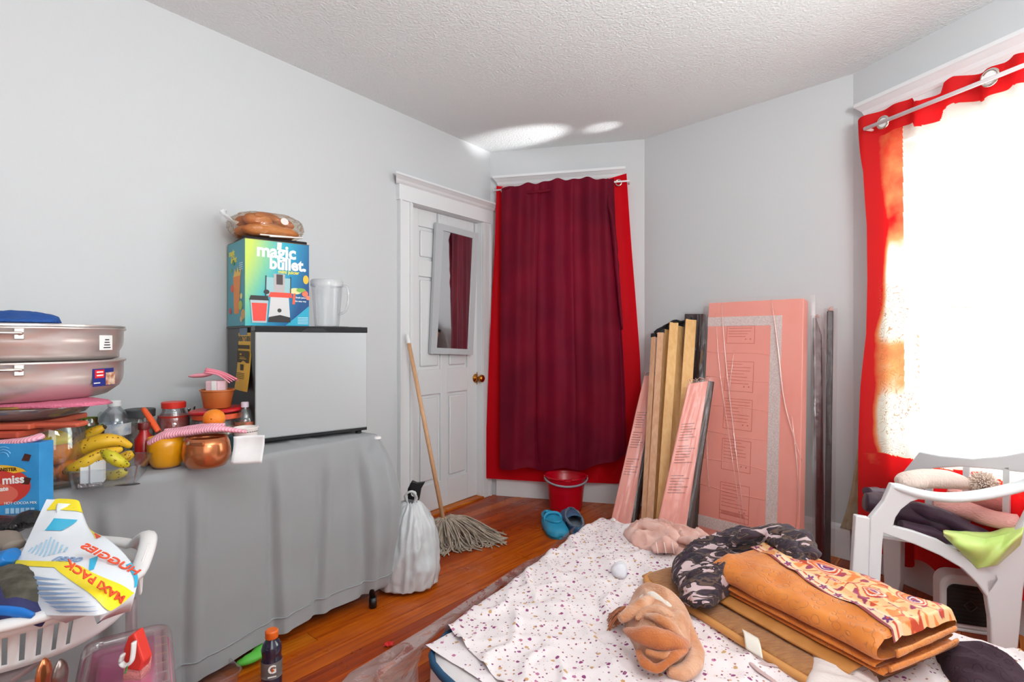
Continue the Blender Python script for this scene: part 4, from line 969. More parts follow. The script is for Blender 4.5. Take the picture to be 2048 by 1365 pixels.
bm = tube([P(*p) for p in pts], [.012, .026, .024, .022, .010], 16, steps=36, flat=(1.1, .55), nz=.25, nzs=14)
pkc = single('pink_cloth', 'pink striped dishcloth laid across the copper pot and yellow cup', 'cloth', bm, m_rib, P(385, 864, 1.84), smooth=True)
part('fold', tube([P(330, 862, 1.86), P(380, 858, 1.88), P(420, 852, 1.88), P(450, 850, 1.90)], [.012, .018, .020, .012], 14, steps=28, flat=(1.1, .55), nz=.3, nzs=16), m_rib, pkc, world=True, smooth=True)
# orange handled knife
kn = thing('kitchen_knife', 'orange plastic knife handle sticking up beside the red lidded jar', 'knife', P(305, 842, 1.9))
part('handle', tube([P(287, 818, 1.93), P(303, 842, 1.90), P(317, 864, 1.88)], [.009, .0115, .010], 12, steps=10, flat=(1, .7)), mat('orange_plastic', 'e85a28', .35), kn, world=True, smooth=True)
part('blade', plank(P(316, 862, 1.88), P(326, 884, 1.86), (1, 0, 0), .014, .0015), mat('blade_steel', '9a9a9c', .25, 1), kn, world=True)
# jars and bottles
m_cola = mat('dark_content', '3c1814', .4); m_redc = mat('red_content', 'b0281c', .4); m_brown = mat('brown_content', '8a4a14', .4)
jar('glass_jar', 'glass jar with a dark grey lid and reddish powder behind the bananas', 'jar', at(258, 902)+V((.0, .06, 0)), .050, .125, m_glass, mat('spice', '6a2c2c', .5, col2='c8b8b0', cscale=20), .75, mat('grey_lid', '3c3c3f', .5), .052, .028)
jar('plastic_jar', 'clear plastic jar with a bright red screw lid below the stacked can', 'jar', at(322, 900)+V((0, .08, 0)), .058, .155, m_pet, m_redc, .8, mat('red_lid', 'e03428', .35), .042, .022, neck=.040)
cn = at(306, 888)+V((-.02, .17, 0))
CN = thing('food_can', 'blue labelled food can with steel rims against the left wall', 'can', cn)
part('tin', lathe([(0, .0), (.040, 0), (.042, .003), (.040, .006), (.040, .188), (.042, .191), (.042, .194), (.039, .194), (.038, .190), (0, .190)], 40), m_chrome, CN, smooth=2)
part('label', lathe([(.0408, .012), (.0408, .182)], 40), mat('can_blue', '20265e', .4), CN, smooth=True)
dirc = (V((0, 0, 0))-cn); dirc.z = 0; dirc.normalize(); sidec = V((-dirc.y, dirc.x, 0))*-1
Mc = lambda a, z: frame(cn+V((0, 0, z))+(Matrix.Rotation(a, 3, 'Z') @ dirc)*.0414, Matrix.Rotation(a, 3, 'Z') @ V((-dirc.y, dirc.x, 0)), Matrix.Rotation(a, 3, 'Z') @ dirc)
txt('Go', .022, Mc(.35, .158), m_w, CN, ext=.0004, bold=.0006)
for i, wd in enumerate((.04, .034)):
    part('label_line', prism([(-.02, 0), (-.02+wd*.6, 0), (-.02+wd*.6, .004), (-.02, .004)], .0006, Mc(-.35, .166-.010*i)), m_w, CN, world=True)
# squeeze bottle
sq = at(250, 884)+V((0, .10, 0)); SQ = thing('squeeze_bottle', 'small squeeze bottle with a pointed white nozzle by the wall', 'bottle', sq)
part('body', lathe([(0, 0), (.032, 0), (.034, .008), (.034, .135), (.028, .145), (.0, .145)], 30), mat('pinkish_sauce', 'a89490', .4), SQ, smooth=2)
part('nozzle', lathe([(.026, .143), (.026, .158), (.010, .162), (.007, .175), (.003, .200), (0, .201)], 24), m_white, SQ, smooth=2)
# white bowl with lid, peanut-butter jar
wb = at(205, 905)+V((0, .14, 0)); WB = thing('white_bowl', 'white plastic tub with a flared rim behind the water bottle', 'bowl', wb)
part('bowl', lathe([(0, .0), (.045, 0), (.052, .02), (.062, .12), (.074, .132), (.076, .142), (.070, .142), (.06, .13), (.05, .02), (0, .01)], 36), m_white, WB, smooth=True)
pb_ = at(165, 905)+V((-.02, .10, 0)); PB = jar('nut_butter_jar', 'brown spread jar with a green label band under the steel pans', 'jar', pb_, .042, .175, m_glass, m_brown, .85, mat('jar_green', '6aa038', .45), .040, .02)
# water bottles
def pet(name, label, loc, r, h, cap, lab, capr=.015, lab2=None, liq=None):
    o = thing(name, label, 'bottle', loc)
    part('bottle', lathe([(0, .004), (r*.6, 0), (r*.95, .004), (r, .02), (r*.97, h*.30), (r, h*.34), (r, h*.60), (r*.97, h*.64), (r*.85, h*.76), (r*.5, h*.88), (capr*.9, h*.93), (capr*.9, h)], 36), m_pet, o, smooth=True)
    if liq: part('liquid', lathe([(0, .006), (r*.9, .008), (r*.94, .02), (r*.94, h*liq[1]), (0, h*liq[1])], 30), liq[0], o, smooth=2)
    part('cap', lathe([(capr, h*.94), (capr*1.06, h*.945), (capr*1.06, h+.008), (capr*.9, h+.011), (0, h+.011)], 24), cap, o, smooth=2)
    if lab: part('label', lathe([(r+.0008, h*.36), (r+.0008, h*.60)], 36), lab, o, smooth=True)
    return o
def label_mat(name, c1, c2, sc): return mat(name, c1, .4, col2=c2, cscale=sc)
wq = at(193, 915)+V((0, .09, 0))
pet('water_bottle', 'large clear bottle with a white cap rising behind the bananas', wq, .052, .185, m_white, label_mat('pale_label', 'd8d4d0', '8c98b0', 30), .020)
w2 = at(475, 898)+V((0, .06, 0))
pet('water_bottle', 'small water bottle with a green label against the fridge side', w2, .036, .165, mat('pale_cap', 'e0ccd8', .4), label_mat('green_label', '2c5a40', 'e06a50', 22), .014)
# red sauce bottle
kb = at(268, 938)+V((0, .05, 0))
KB = jar('sauce_bottle', 'red sauce bottle beside the yellow cup', 'bottle', kb, .028, .125, mat('sauce_red', 'b01a1c', .25, spec=.7), None, .7, mat('dark_red_cap', '6a1414', .4), .018, .02, neck=.014)
# olive oil jug
ol = at(140, 945)+V((0, .07, 0)); OL = jar('oil_jug', 'dark green olive oil bottle between the fruit jar and bananas', 'bottle', ol, .048, .165, clear('green_glass', '8a9a3a', .5, .08, .05, '5a6414'), mat('oil', '3c4410', .2, spec=.8), .86, None, neck=.03)
# cutlery holder
ct = at(350, 890)+V((.0, .09, 0)); CT = thing('cutlery_cup', 'cup of upright steel cutlery behind the copper pot', 'cup', ct)
part('cup', lathe([(0, 0), (.030, 0), (.036, .09), (.034, .09), (.028, .005), (0, .005)], 28), m_glass, CT, smooth=True)
rr = random.Random(2)
for i in range(7):
    a = i*.9; x, y = .018*math.cos(a), .018*math.sin(a); hh = .125+.02*rr.random()
    bm = tube([(x*.4, y*.4, .01), (x*1.3, y*1.3, hh*.8), (x*1.5, y*1.5, hh)], [.0025, .0035, .007], 8, steps=10, flat=(1, .4)); part('spoon_handle', bm, mat('cutlery_steel', 'c8c0b8', .2, 1), CT, smooth=True)
# container with red lid, orange, tub, cup, brush
cr0 = at(398, 905)+V((0, .13, 0)); RC = thing('food_container', 'round clear food container with a tilted red lid', 'container', cr0)
part('tub', lathe([(0, .002), (.072, .002), (.078, .01), (.088, .125), (.086, .125), (.075, .012)], 40), m_glass, RC, smooth=True)
part('content', lathe([(0, .004), (.07, .004), (.078, .02), (.083, .085), (0, .09)], 32), mat('stew', '7a4030', .5, col2='b8a898', cscale=25), RC, smooth=2)
part('rim_band', lathe([(.088, .112), (.092, .114), (.092, .132), (.086, .134)], 40), mat('orange_rim', 'e0542c', .4), RC, smooth=2)
part('lid', lathe([(0, .0), (.098, 0), (.102, .004), (.102, .010), (.097, .014), (0, .012)], 44, M=Matrix.Translation((0, 0, .136)) @ Matrix.Rotation(.07, 4, (.3, -1, 0))), mat('lid_red', 'c41420', .35), RC, smooth=2)
m_or = mat('orange_peel', 'f08a14', .45, bump=.3, bscale=350, col2='e87c10', cscale=6)
def orange(label, c, r, group=None):
    o = thing('orange', label, 'fruit', c, group=group)
    bm = nb(); bmesh.ops.create_icosphere(bm, subdivisions=4, radius=r)
    for v in bm.verts: v.co.z *= .94; v.co *= 1-.03*math.exp(-((v.co.x**2+v.co.y**2)/(r*.2)**2))*(1 if v.co.z > 0 else 0)
    part('peel', bm, m_or, o, smooth=True); part('navel', lathe([(0, 0), (.003, .0), (.002, .002), (0, .0022)], 8, M=Matrix.Translation((r*.25, -r*.93, .1*r)) @ Matrix.Rotation(1.5, 4, 'X')), mat('stem_brown', '6a4a1c', .8), o)
    return o
ob = at(428, 884); orange('orange sitting in front of the red lidded container above the pink cloth', P(428, 838, 1.93), .036)
# block under that orange so that it rests: a small teal flask
tf = at(430, 908)+V((0, .05, 0)); TF = thing('teal_flask', 'dark teal flask lying low between copper pot and patterned cup', 'flask', tf)
part('body', lathe([(0, 0), (.026, 0), (.030, .01), (.030, .055), (.018, .062), (0, .062)], 26, M=Matrix.Translation((.02, 0, 0))), mat('teal_plastic', '204a52', .25), TF, smooth=2)
tbx = cr0+V((.0, .0, .153)); TU = thing('plastic_tub', 'small orange-brown plastic tub stacked on the red lid', 'tub', tbx)
part('tub', lathe([(0, 0), (.046, 0), (.049, .004), (.060, .066), (.064, .068), (.064, .074), (.058, .074), (.045, .006), (0, .006)], 36), mat('orange_tub', 'c87038', .4, col2='b8602c', cscale=9), TU, smooth=2)
CC = thing('white_cup', 'pale pink square cup standing in the orange-brown tub', 'cup', tbx+V((0, 0, .0065)))
bm = nb(); prism([(-.044, -.03), (.02, -.036), (.044, -.01), (.03, .036), (-.03, .03)], .1); part('body', prism([(-.036, -.026), (.018, -.030), (.038, -.008), (.026, .030), (-.026, .026)], .103), mat('pale_pink_plastic', 'e8c4cc', .4), CC, bevel=.006); bm.free()
part('white_strip', bbox(-.006, .010, -.0325, -.0295, .04, .103), m_w, CC)
zb = .103+.0065; BRU = thing('pink_brush', 'pink scrub brush with fanned bristles on top of the stacked tubs', 'brush', tbx+V((0, 0, zb)))
m_brp = mat('brush_pink', 'f07890', .4); m_brp2 = mat('brush_pink_light', 'f8a0b0', .5)
part('paddle', tube([(-.115, .0, .016), (-.09, 0, .018), (-.05, 0, .022), (-.02, 0, .030)], [.006, .020, .024, .018], 16, steps=16, flat=(1, .4)), m_brp2, BRU, smooth=True)
for i in range(9):
    y = -.028+.007*i
    part('bristle_row', tube([(-.045+abs(i-4)*.002, y, .034+.014*math.sin(i*.39)), (.02, y*1.1, .024+.008*math.sin(i*.39)), (.088-abs(i-3)*.004, y*1.5-.01, -.006+.012*math.sin(i*.39))], [.003, .0036, .0022], 6, steps=8), m_brp if i % 2 else m_brp2, BRU, smooth=True)
# patterned paper cup + white card
pc_ = at(480, 915)+V((0, .045, 0)); PC = thing('paper_cup', 'white patterned paper cup behind the white card', 'cup', pc_)
part('cup', lathe([(0, .004), (.030, .004), (.030, 0), (.032, 0), (.041, .098), (.0425, .100), (.0425, .103), (.040, .103), (.030, .01), (0, .008)], 36), mat('cup_paper', 'f0e8e4', .6), PC, smooth=2)
dp = (V((0, 0, 0))-pc_); dp.z = 0; dp.normalize(); rr = random.Random(8)
def on_cup(a, z, off=.0006):
    r_ = .032+.009*z/.098+off; d_ = Matrix.Rotation(a, 3, 'Z') @ dp; return frame(d_*r_+V((0, 0, z)), Matrix.Rotation(a, 3, 'Z') @ V((-dp.y, dp.x, 0)), d_-V((0, 0, .09)))
for i in range(13): part('dash', prism([(-.003, -.0012), (.003, -.0012), (.003, .0012), (-.003, .0012)], .0004, on_cup(-1.4+i*.22, .088)), m_black, PC)
for i in range(16):
    a, z = -1.3+.33*(i % 8)+(.15 if i // 8 else 0), .03+.03*(i//8)
    part('ring_print', torus(.007, .0009, on_cup(a, z), n=14, seg=5), mat('cup_brown', '5a3a34', .6), PC)
    part('dot_print', prism(circ(0, -.001, .0022, n=8), .0005, on_cup(a, z)), mat('cup_brown', '5a3a34', .6), PC)
ca = [P(467, 874, 1.80), P(529, 871, 1.83), P(525, 926, 1.83), P(463, 929, 1.80)]
zmin = min(p.z for p in ca)
bm = nb(); g = grid(lambda a, b: lerp(lerp(ca[0], ca[1], a), lerp(ca[3], ca[2], a), b)+V((0, .012*math.sin(a*3.1)*(1-b)+.004*math.sin(b*5), max(0, TZ+.003-zmin))), 10, 10)
single('note_card', 'blank white paper card propped up in front of the paper cup', 'paper', g, mat('note_paper', 'eceaea', .7, col2='e0dedf', cscale=14), ca[3]+V((0, 0, .02)), smooth=True, solid=.0006); bm.free()
# bottle cap, spoon
single('bottle_cap', 'tiny white bottle cap on the far end of the table', 'cap', lathe([(0, .008), (.014, .008), (.0155, .006), (.0155, 0), (.014, 0), (.013, .006), (0, .006)], 20), m_white, None, smooth=2).location = at(755, 878)
sp = at(262, 972); so = single('teaspoon', 'small dark metal spoon on the cloth in front of the yellow cup', 'spoon', tube([sp+V((-.04, -.01, .003)), sp+V((-.015, 0, .003)), sp+V((.01, .004, .004)), sp+V((.022, .006, .004))], [.005, .011, .010, .003], 12, steps=12, flat=(1, .25)), mat('dark_steel', '4a4a4c', .3, 1), sp, smooth=True)
# fruit tray with bananas
tr0 = [at(124, 962), at(140, 984), at(236, 970), at(272, 925)]
tc0 = V((0, 0, 0))
fc = at(196, 958); ft = thing('fruit_tray', 'clear plastic tray holding the bananas and a small white box', 'tray', fc)
tx_ = (at(245, 975)-at(138, 985)).normalized(); ty_ = V((-tx_.y, tx_.x, 0)); tw, td_ = .155, .20; o0 = at(138, 984)
Mt = frame(o0, tx_, (0, 0, 1))
def rrect(w2, d2, r_, n_=6, grow=0):
    pts = []
    for cx_, cy_, a0 in ((w2-r_, r_, -90), (w2-r_, d2-r_, 0), (r_, d2-r_, 90), (r_, r_, 180)):
        for i in range(n_+1):
            a = math.radians(a0+90*i/n_); pts.append((cx_+(r_+grow)*math.cos(a), cy_+(r_+grow)*math.sin(a)))
    return pts
def openbox(w2, d2, h, r_, flare, M, lip=.006, bm=None):
    bm = bm or nb(); rings = []
    for g_, z in ((-.004, .002), (0, .004), (flare*.5, h*.5), (flare, h), (flare+lip, h+.001), (flare+lip, h-.003)):
        rings.append([bm.verts.new(M @ V((x, y, z))) for x, y in rrect(w2, d2, r_, 6, g_)])
    k = len(rings[0])
    for a, b in zip(rings, rings[1:]):
        for i in range(k): bm.faces.new((a[i], a[(i+1) % k], b[(i+1) % k], b[i]))
    bm.faces.new(rings[0][::-1]); return bm
part('tray', openbox(tw, td_, .058, .025, .012, Mt), m_pet, ft, world=True, smooth=2)
bxm = Mt @ Matrix.Translation((.02, .02, .005)) @ Matrix.Rotation(.05, 4, 'Z')
wbx = thing('small_carton', 'small white carton with foil bottom inside the clear tray', 'box', bxm @ V((.03, .02, 0)))
part('carton', bbox(0, .055, 0, .035, .008, .072, bxm, None, .001), m_w, wbx, world=True); part('foil', bbox(-.004, .052, -.006, .03, 0, .010, bxm), mat('crumpled_foil', 'b0a8a8', .25, .8, bump=1, bscale=90), wbx, world=True)
part('carton_edge', bbox(.020, .024, -.0008, 0, .01, .07, bxm), mat('carton_grey', 'a8a4a8', .5), wbx, world=True)
m_ban = mat('banana_skin', 'dca818', .45, col2='e8bc30', cscale=8, bump=.05, bscale=40); m_bang = mat('banana_green', 'b8b420', .45, col2='d8c028', cscale=9); m_tip = mat('banana_tip', '3c2c14', .8)
def banana(label, pts, r_, m=m_ban, seed=0):
    ps = [P(*p) for p in pts]; o = thing('banana', label, 'fruit', ps[len(ps)//2], group=None)
    part('peel', tube(ps, [r_*.35, r_*.8, r_, r_, r_*.95, r_*.7, r_*.28], 7, steps=26, nz=.04, nzs=30, seed=seed), m, o, world=True, smooth=True)
    for a, b, k in ((ps[0], ps[1], .18), (ps[-1], ps[-2], .12)): part('tip', tube([a+(a-b)*k*.6, a+(b-a)*.04], [r_*.22, r_*.42], 7), m_tip, o, world=True, smooth=True)
    rr = random.Random(seed)
    bm = nb()
    for i in range(14):
        t_ = .15+.7*rr.random(); c_ = cr(ps, t_); tn = (cr(ps, t_+.02)-c_).normalized(); fwd = V((-c_.x, -c_.y, H-c_.z)).normalized(); fwd = (fwd+V((0, 0, rr.uniform(-.8, .9)))).normalized(); fwd = (fwd-tn*fwd.dot(tn)).normalized()
        prism(circ(0, 0, .0012+.0022*rr.random(), .0009+.001*rr.random(), 7), .0004, frame(c_+fwd*r_*1.005, tn, fwd), bm)
    part('brown_spots', bm, mat('banana_spot', '6a4210', .8), o, world=True, kind='stuff')
banana('yellow banana at the back of the bunch, tip pointing up beside the white cap', [(148, 912, 1.74), (158, 888, 1.74), (182, 868, 1.74), (210, 854, 1.75)], .020, seed=1)
banana('large yellow banana arching across the top of the bunch', [(138, 924, 1.66), (152, 904, 1.65), (185, 888, 1.65), (228, 882, 1.67), (264, 894, 1.70)], .024, seed=2)
banana('spotted banana lying across the tray above the white carton', [(130, 944, 1.60), (160, 932, 1.59), (200, 912, 1.61), (246, 898, 1.66)], .020, seed=3)
banana('short green-tipped banana pointing down right in the tray', [(204, 904, 1.58), (222, 914, 1.57), (240, 925, 1.58), (258, 932, 1.60)], .017, m_bang, 4)
banana('stubby banana at the right rear of the tray', [(236, 922, 1.76), (252, 914, 1.77), (268, 906, 1.78)], .018, seed=5)
banana('greenish banana low inside the clear tray', [(206, 948, 1.70), (225, 952, 1.68), (245, 945, 1.68), (252, 940, 1.68)], .016, m_bang, 6)
# ---- left end of the table: jar of oranges, pans, boards
jo = at(70, 985)+V((-.01, .075, 0)); JO = thing('glass_canister', 'tall glass canister holding oranges left of the fruit tray', 'jar', jo)
part('glass', lathe([(0, .002), (.070, .002), (.075, .01), (.075, .16), (.068, .176), (.068, .182)], 44), m_glass, JO, smooth=True)
for k, (dx, dy, dz, r_) in enumerate(((-.008, -.034, .040, .034), (.032, .016, .040, .034), (.018, -.012, .098, .036), (-.032, .03, .05, .032))):
    orange(('front low orange inside the glass canister', 'right low orange inside the glass canister', 'upper orange inside the glass canister', 'rear left orange inside the glass canister')[k], jo+V((dx, dy, dz)), r_)
single('yellow_bag', 'yellow printed net bag tucked above the oranges in the canister', 'bag', pile([(jo.x+.05*math.cos(a), jo.y+.05*math.sin(a)-.01) for a in [i*.6 for i in range(10)]], jo.z+.125, .035, rid=.5, na=50, nr=12, pxs=False), mat('yellow_bag', 'f0d820', .4), jo+V((0, 0, .125)), smooth=True)
# pans
pc0 = V(((38-CX)/F*1.68, 1.68, 0)); m_pan = mat('brushed_steel_pan', 'dcd0cc', .30, .7)
def pan(label, zb_, zt, r_, rb, two=True):
    o = thing('steel_pan', label, 'pan', (pc0.x, pc0.y, zb_)); h = zt-zb_
    part('body', lathe([(0, 0), (rb, 0), (rb+.014, .004), (r_-.012, h*.25), (r_-.003, h*.42), (r_, h*.6), (r_, h-.01), (r_+.006, h-.006), (r_+.007, h), (r_-.002, h+.001), (r_-.006, h-.008), (r_-.006, h*.5), (rb, .008), (0, .006)], 72), m_pan, o, smooth=True)
    dcam = V((-pc0.x, -pc0.y, 0)).normalized()
    for a in (-.55, .0):
        d_ = Matrix.Rotation(a, 3, 'Z') @ dcam; M = frame(d_*r_+V((0, 0, h-.032)), V((-d_.y, d_.x, 0)), d_)
        bm = nb(); box(bm, (0, .012, .004), (.022, .030, .006), M); part('handle_mount', bm, m_chrome, o, bevel=.002)
    d_ = Matrix.Rotation(-.55, 3, 'Z') @ dcam; e_ = Matrix.Rotation(0, 3, 'Z') @ dcam
    part('handle', tube([d_*(r_+.006)+V((0, 0, h-.02)), d_*(r_+.02)+V((0, 0, h-.018)), (d_+e_).normalized()*(r_+.03)+V((0, 0, h-.018)), e_*(r_+.02)+V((0, 0, h-.018)), e_*(r_+.006)+V((0, 0, h-.02))], .0045, 8, steps=24), m_chrome, o, smooth=True)
    return o, dcam, h, r_
p1_, dcam, h1, r1_ = pan('shallow steel pan, lower of the two stacked pans', 1.000, 1.113, .262, .205)
p2_, _, h2, r2_ = pan('shallow steel pan, upper of the two stacked pans, with white sticker', 1.114, 1.212, .262, .236)
part('lid', lathe([(.262, 0), (.266, .001), (.266, .006), (.2, .010), (0, .012)], 64, M=Matrix.Translation((0, 0, h2+.001))), m_pan, p2_, smooth=2)
def pan_label(o, r_, a, z0, z1, wd, mm, nm):
    def fn(i, j):
        d_ = Matrix.Rotation(a+(i-.5)*wd/r_, 3, 'Z') @ dcam; return d_*(r_+.0012)+V((0, 0, lerp(z0, z1, j)))
    return part(nm, grid(fn, 12, 2), mm, o, smooth=True)
pan_label(p1_, r1_, .83, .035, .088, .085, mat('pan_label_blue', '1c2c80', .35), 'label'); pan_label(p1_, r1_+.0006, .76, .060, .085, .035, mat('pan_label_red', 'd8242c', .35), 'label_logo')
pan_label(p1_, r1_+.0008, .93, .037, .075, .045, mat('pan_label_food', 'a85a34', .45, col2='f0d8c0', cscale=60), 'label_photo')
for k in range(2): pan_label(p1_, r1_+.0012, .76, .076-.010*k, .080-.010*k, .024, m_w, 'label_line')
pan_label(p1_, r1_+.0012, .72, .044, .047, .022, m_w, 'label_line')
pan_label(p2_, r2_, .86, .030, .075, .055, m_w, 'sticker'); 
for k in range(4): pan_label(p2_, r2_+.0008, .87, .036+.008*k, .039+.008*k, .03-.004*k, m_black, 'sticker_line')
# blue cloth on top
single('blue_cloth', 'rumpled blue cloth lying on top of the steel pans', 'cloth', pile([(pc0.x-.16, pc0.y-.12), (pc0.x+.04, pc0.y-.13), (pc0.x+.13, pc0.y-.02), (pc0.x+.02, pc0.y+.10), (pc0.x-.12, pc0.y+.12), (pc0.x-.2, pc0.y)], 1.227, .035, (1, .2, 0), .6, 12, 70, 20, .4, 3, pxs=False), mat('blue_cloth', '1c4c94', .8, bump=.4, bscale=90), V((pc0.x, pc0.y, 1.23)), smooth=True)
# stack below the pans: storage jar behind, board, clear lid, pink cloth
gj = V((pc0.x-.05, pc0.y+.03, TZ)); jar('storage_jar', 'wide glass storage jar carrying the cutting boards at the table end', 'jar', gj, .10, .168, m_glass, mat('jar_dark', '4a3038', .5, col2='8a6a70', cscale=18), .8, m_white, .09, .012)
m_bdr = mat('red_cutting_board', 'c85a40', .5, col2='c06048', cscale=7)
bmx = frame(P(-40, 872, 1.52)+V((0, 0, 0)), (1, .12, 0), (0, 0, 1))
brd = thing('cutting_board', 'terracotta coloured cutting board with handle under the glass lid', 'board', P(40, 865, 1.5))
zbd = TZ+.182
b0x = P(0, 868, 1.47).x
bmx = frame(V((b0x-.22, 1.47, zbd)), (1, .10, 0), (0, 0, 1))
part('board', bbox(0, .275, 0, .24, 0, .016, bmx, None, .004), m_bdr, brd, world=True)
part('handle', bbox(.27, .385, .02, .07, .001, .015, bmx, None, .006), m_bdr, brd, world=True)
part('lower_board', bbox(.0, .26, -.02, .22, -.020, -.002, bmx, None, .004), mat('red_cutting_board2', 'b84a34', .5), brd, world=True)
gl0 = bmx @ V((.18, .14, .0165)); GLD = thing('glass_dish', 'shallow glass dish with brass rim between the board and the steel pans', 'dish', gl0)
part('dish', lathe([(0, .0), (.09, 0), (.13, .012), (.145, .030), (.145, .040), (.140, .040), (.125, .014), (0, .004)], 56), clear('smoky_glass', 'd8c8c8', .5, .12, .05), GLD, smooth=True)
part('rim', torus(.145, .004, Matrix.Translation((0, 0, .042)), n=48), mat('brass_rim', 'b89858', .3, .9), GLD, smooth=True)
m_pkd = mat('pink_net', 'd8708c', .7, bump=.6, bscale=200)
pn = [(b0x-.1, 1.52), (b0x+.06, 1.50), (b0x+.16, 1.54), (b0x+.19, 1.62), (b0x+.12, 1.68), (b0x, 1.70)]
single('pink_net_cloth', 'dark pink net cloth squeezed under the lower steel pan', 'cloth', pile(pn, zbd+.058, .012, (1, 0, 0), .5, 8, 50, 12, .3, 4, pxs=False), m_pkd, V((b0x+.1, 1.6, zbd+.06)), smooth=True)
single('pink_dishcloth', 'pink striped dishcloth hanging in front of the cutting boards', 'cloth', tube([P(-30, 890, 1.44), P(20, 886, 1.44), P(60, 880, 1.44), P(84, 872, 1.46)], [.014, .014, .013, .010], 12, steps=20, flat=(1.6, .7), nz=.2, nzs=20), m_rib, P(20, 886, 1.44), smooth=True)
# cocoa box
cb = frame(P(-120, 1035, 1.40), (1, .10, 0), (0, 0, 1)); bw = (P(64, 1035, 1.40)-P(-120, 1035, 1.40)).length; bh = .184
CB = thing('cocoa_box', 'light blue cocoa drink box with a red oval, at the left edge', 'box', M=cb)
m_cb = mat('cocoa_blue', '2c8ccc', .35, col2='3c9cd8', cscale=12)
part('carton', bbox(0, bw, 0, .05, 0, bh, bev=.001), m_cb, CB)
Mcb = cb @ frame((0, -.0004, 0), (1, 0, 0), (0, -1, 0))
def cbp(nm, pts, col, z=.0006): return part(nm, prism(pts, .0003, Mcb @ Matrix.Translation((0, 0, z))), mat('cocoa_'+col, col, .4), CB, world=True)
cbp('red_oval', circ(bw-.105, .075, .085, .050, 36), 'd03a30'); cbp('red_oval_inner', circ(bw-.11, .055, .06, .028, 30), 'e06a58', .0008)
cbp('banner', [(bw-.19, .118)]+[(bw-.105+.075*math.cos(a), .108+.022*math.sin(a)) for a in [math.pi-i*math.pi/14 for i in range(15)]]+[(bw-.032, .112), (bw-.06, .108), (bw-.105, .122)], 'f0b828', .001)
txt('swiss miss', .030, Mcb @ Matrix.Translation((bw-.158, .076, .0014)) @ Matrix.Rotation(.06, 4, 'Z'), m_w, CB, ext=.0004, bold=.0008)
txt('chocolate', .016, Mcb @ Matrix.Translation((bw-.135, .058, .0014)) @ Matrix.Rotation(.1, 4, 'Z'), m_w, CB, ext=.0004, bold=.0004); txt('CANISTER', .012, Mcb @ Matrix.Translation((bw-.108, .114, .0014)), mat('cocoa_ink', '3a2410', .5), CB, ext=.0004, bold=.0004)
txt('HOT COCOA MIX', .0095, Mcb @ Matrix.Translation((bw-.083, .028, .0014)), m_w, CB, ext=.0004)
for k in range(6): cbp('icon_box', [(bw-.08+.012*k, .004), (bw-.071+.012*k, .004), (bw-.071+.012*k, .018), (bw-.08+.012*k, .018)], 'a8d4f0', .001)
for x, y in ((-.03, .150), (-.03, .090)): cbp('chocolate_chunk', [(bw+x-.012, y-.010), (bw+x+.006, y-.012), (bw+x+.012, y+.004), (bw+x-.004, y+.008)], '4a2018', .0012)
for k in range(3): part('swirl', torus(.012+.007*k, .0008, Mcb @ Matrix.Translation((bw-.085, .150, .0008)), n=24, seg=4, a0=.5*k, a1=3.8+.5*k), mat('cocoa_swirl', '8cc8ec', .4), CB, world=True)
# ================================================================ FLOOR THINGS NEAR THE TABLE
# white bin bag
m_bag = mat('white_bag_film', 'cfd0d2', .28, bump=.35, bscale=22, spec=.6, trans=.15)
gb = V((-.50, 2.63, 0)); GB = thing('plastic_bag', 'knotted white plastic bag standing at the far end of the grey table', 'bag', gb)
def bagfn(a, b):
    th = 2*math.pi*a; z = .40*b
    r_ = (.135*(1-b)**.55*.9+.035+.03*math.sin(b*3.1)) if b > .04 else .14*(b/.04)**.5
    k = 1+.16*(1-abs(ns((math.cos(th)*2.2, math.sin(th)*2.2, b*1.3), 1.6, 2))*3)*(.4+.6*b)+.05*ns((math.cos(th)*4, math.sin(th)*4, b*6), 1.5, 4)
    c = V((.02*b, .0, 0)); rr_ = r_*k
    return c+V((rr_*math.cos(th)*(.88), rr_*math.sin(th)*.85, max(.002, z+.012*ns((math.cos(th)*3, math.sin(th)*3, b*5), 2, 1)*(b > .05))))
bm = grid(bagfn, 90, 60); bmesh.ops.remove_doubles(bm, verts=bm.verts, dist=.0005); part('bag', bm, m_bag, GB, smooth=True)
part('handle_loop', tube([(.005, -.02, .385), (.0, -.03, .44), (.03, -.03, .455), (.045, -.02, .42), (.03, -.01, .385)], .011, 8, steps=24, flat=(1, .5), nz=.3, nzs=30), m_bag, GB, smooth=True)
kb_ = thing('black_packet', 'black film packet with a white round mark on top of the white bag', 'bag', gb+V((.03, .05, .41)))
bm = prism([(-.04, -.03), (.02, -.035), (.03, .02), (.05, .055), (.01, .05), (-.015, .06), (-.035, .02)], .02, frame((0, 0, .02), (1, 0, 0), (0, -1, 0))); part('packet', bm, m_black, kb_, bevel=.004)
part('mark', torus(.012, .0018, frame((-.005, -.021, .018), (1, 0, 0), (0, -1, 0)), n=20, seg=6), m_w, kb_)
for k in range(3): part('mark_line', bbox(-.012, .004, -.0215, -.0205, .012+.005*k, .014+.005*k), m_w, kb_)
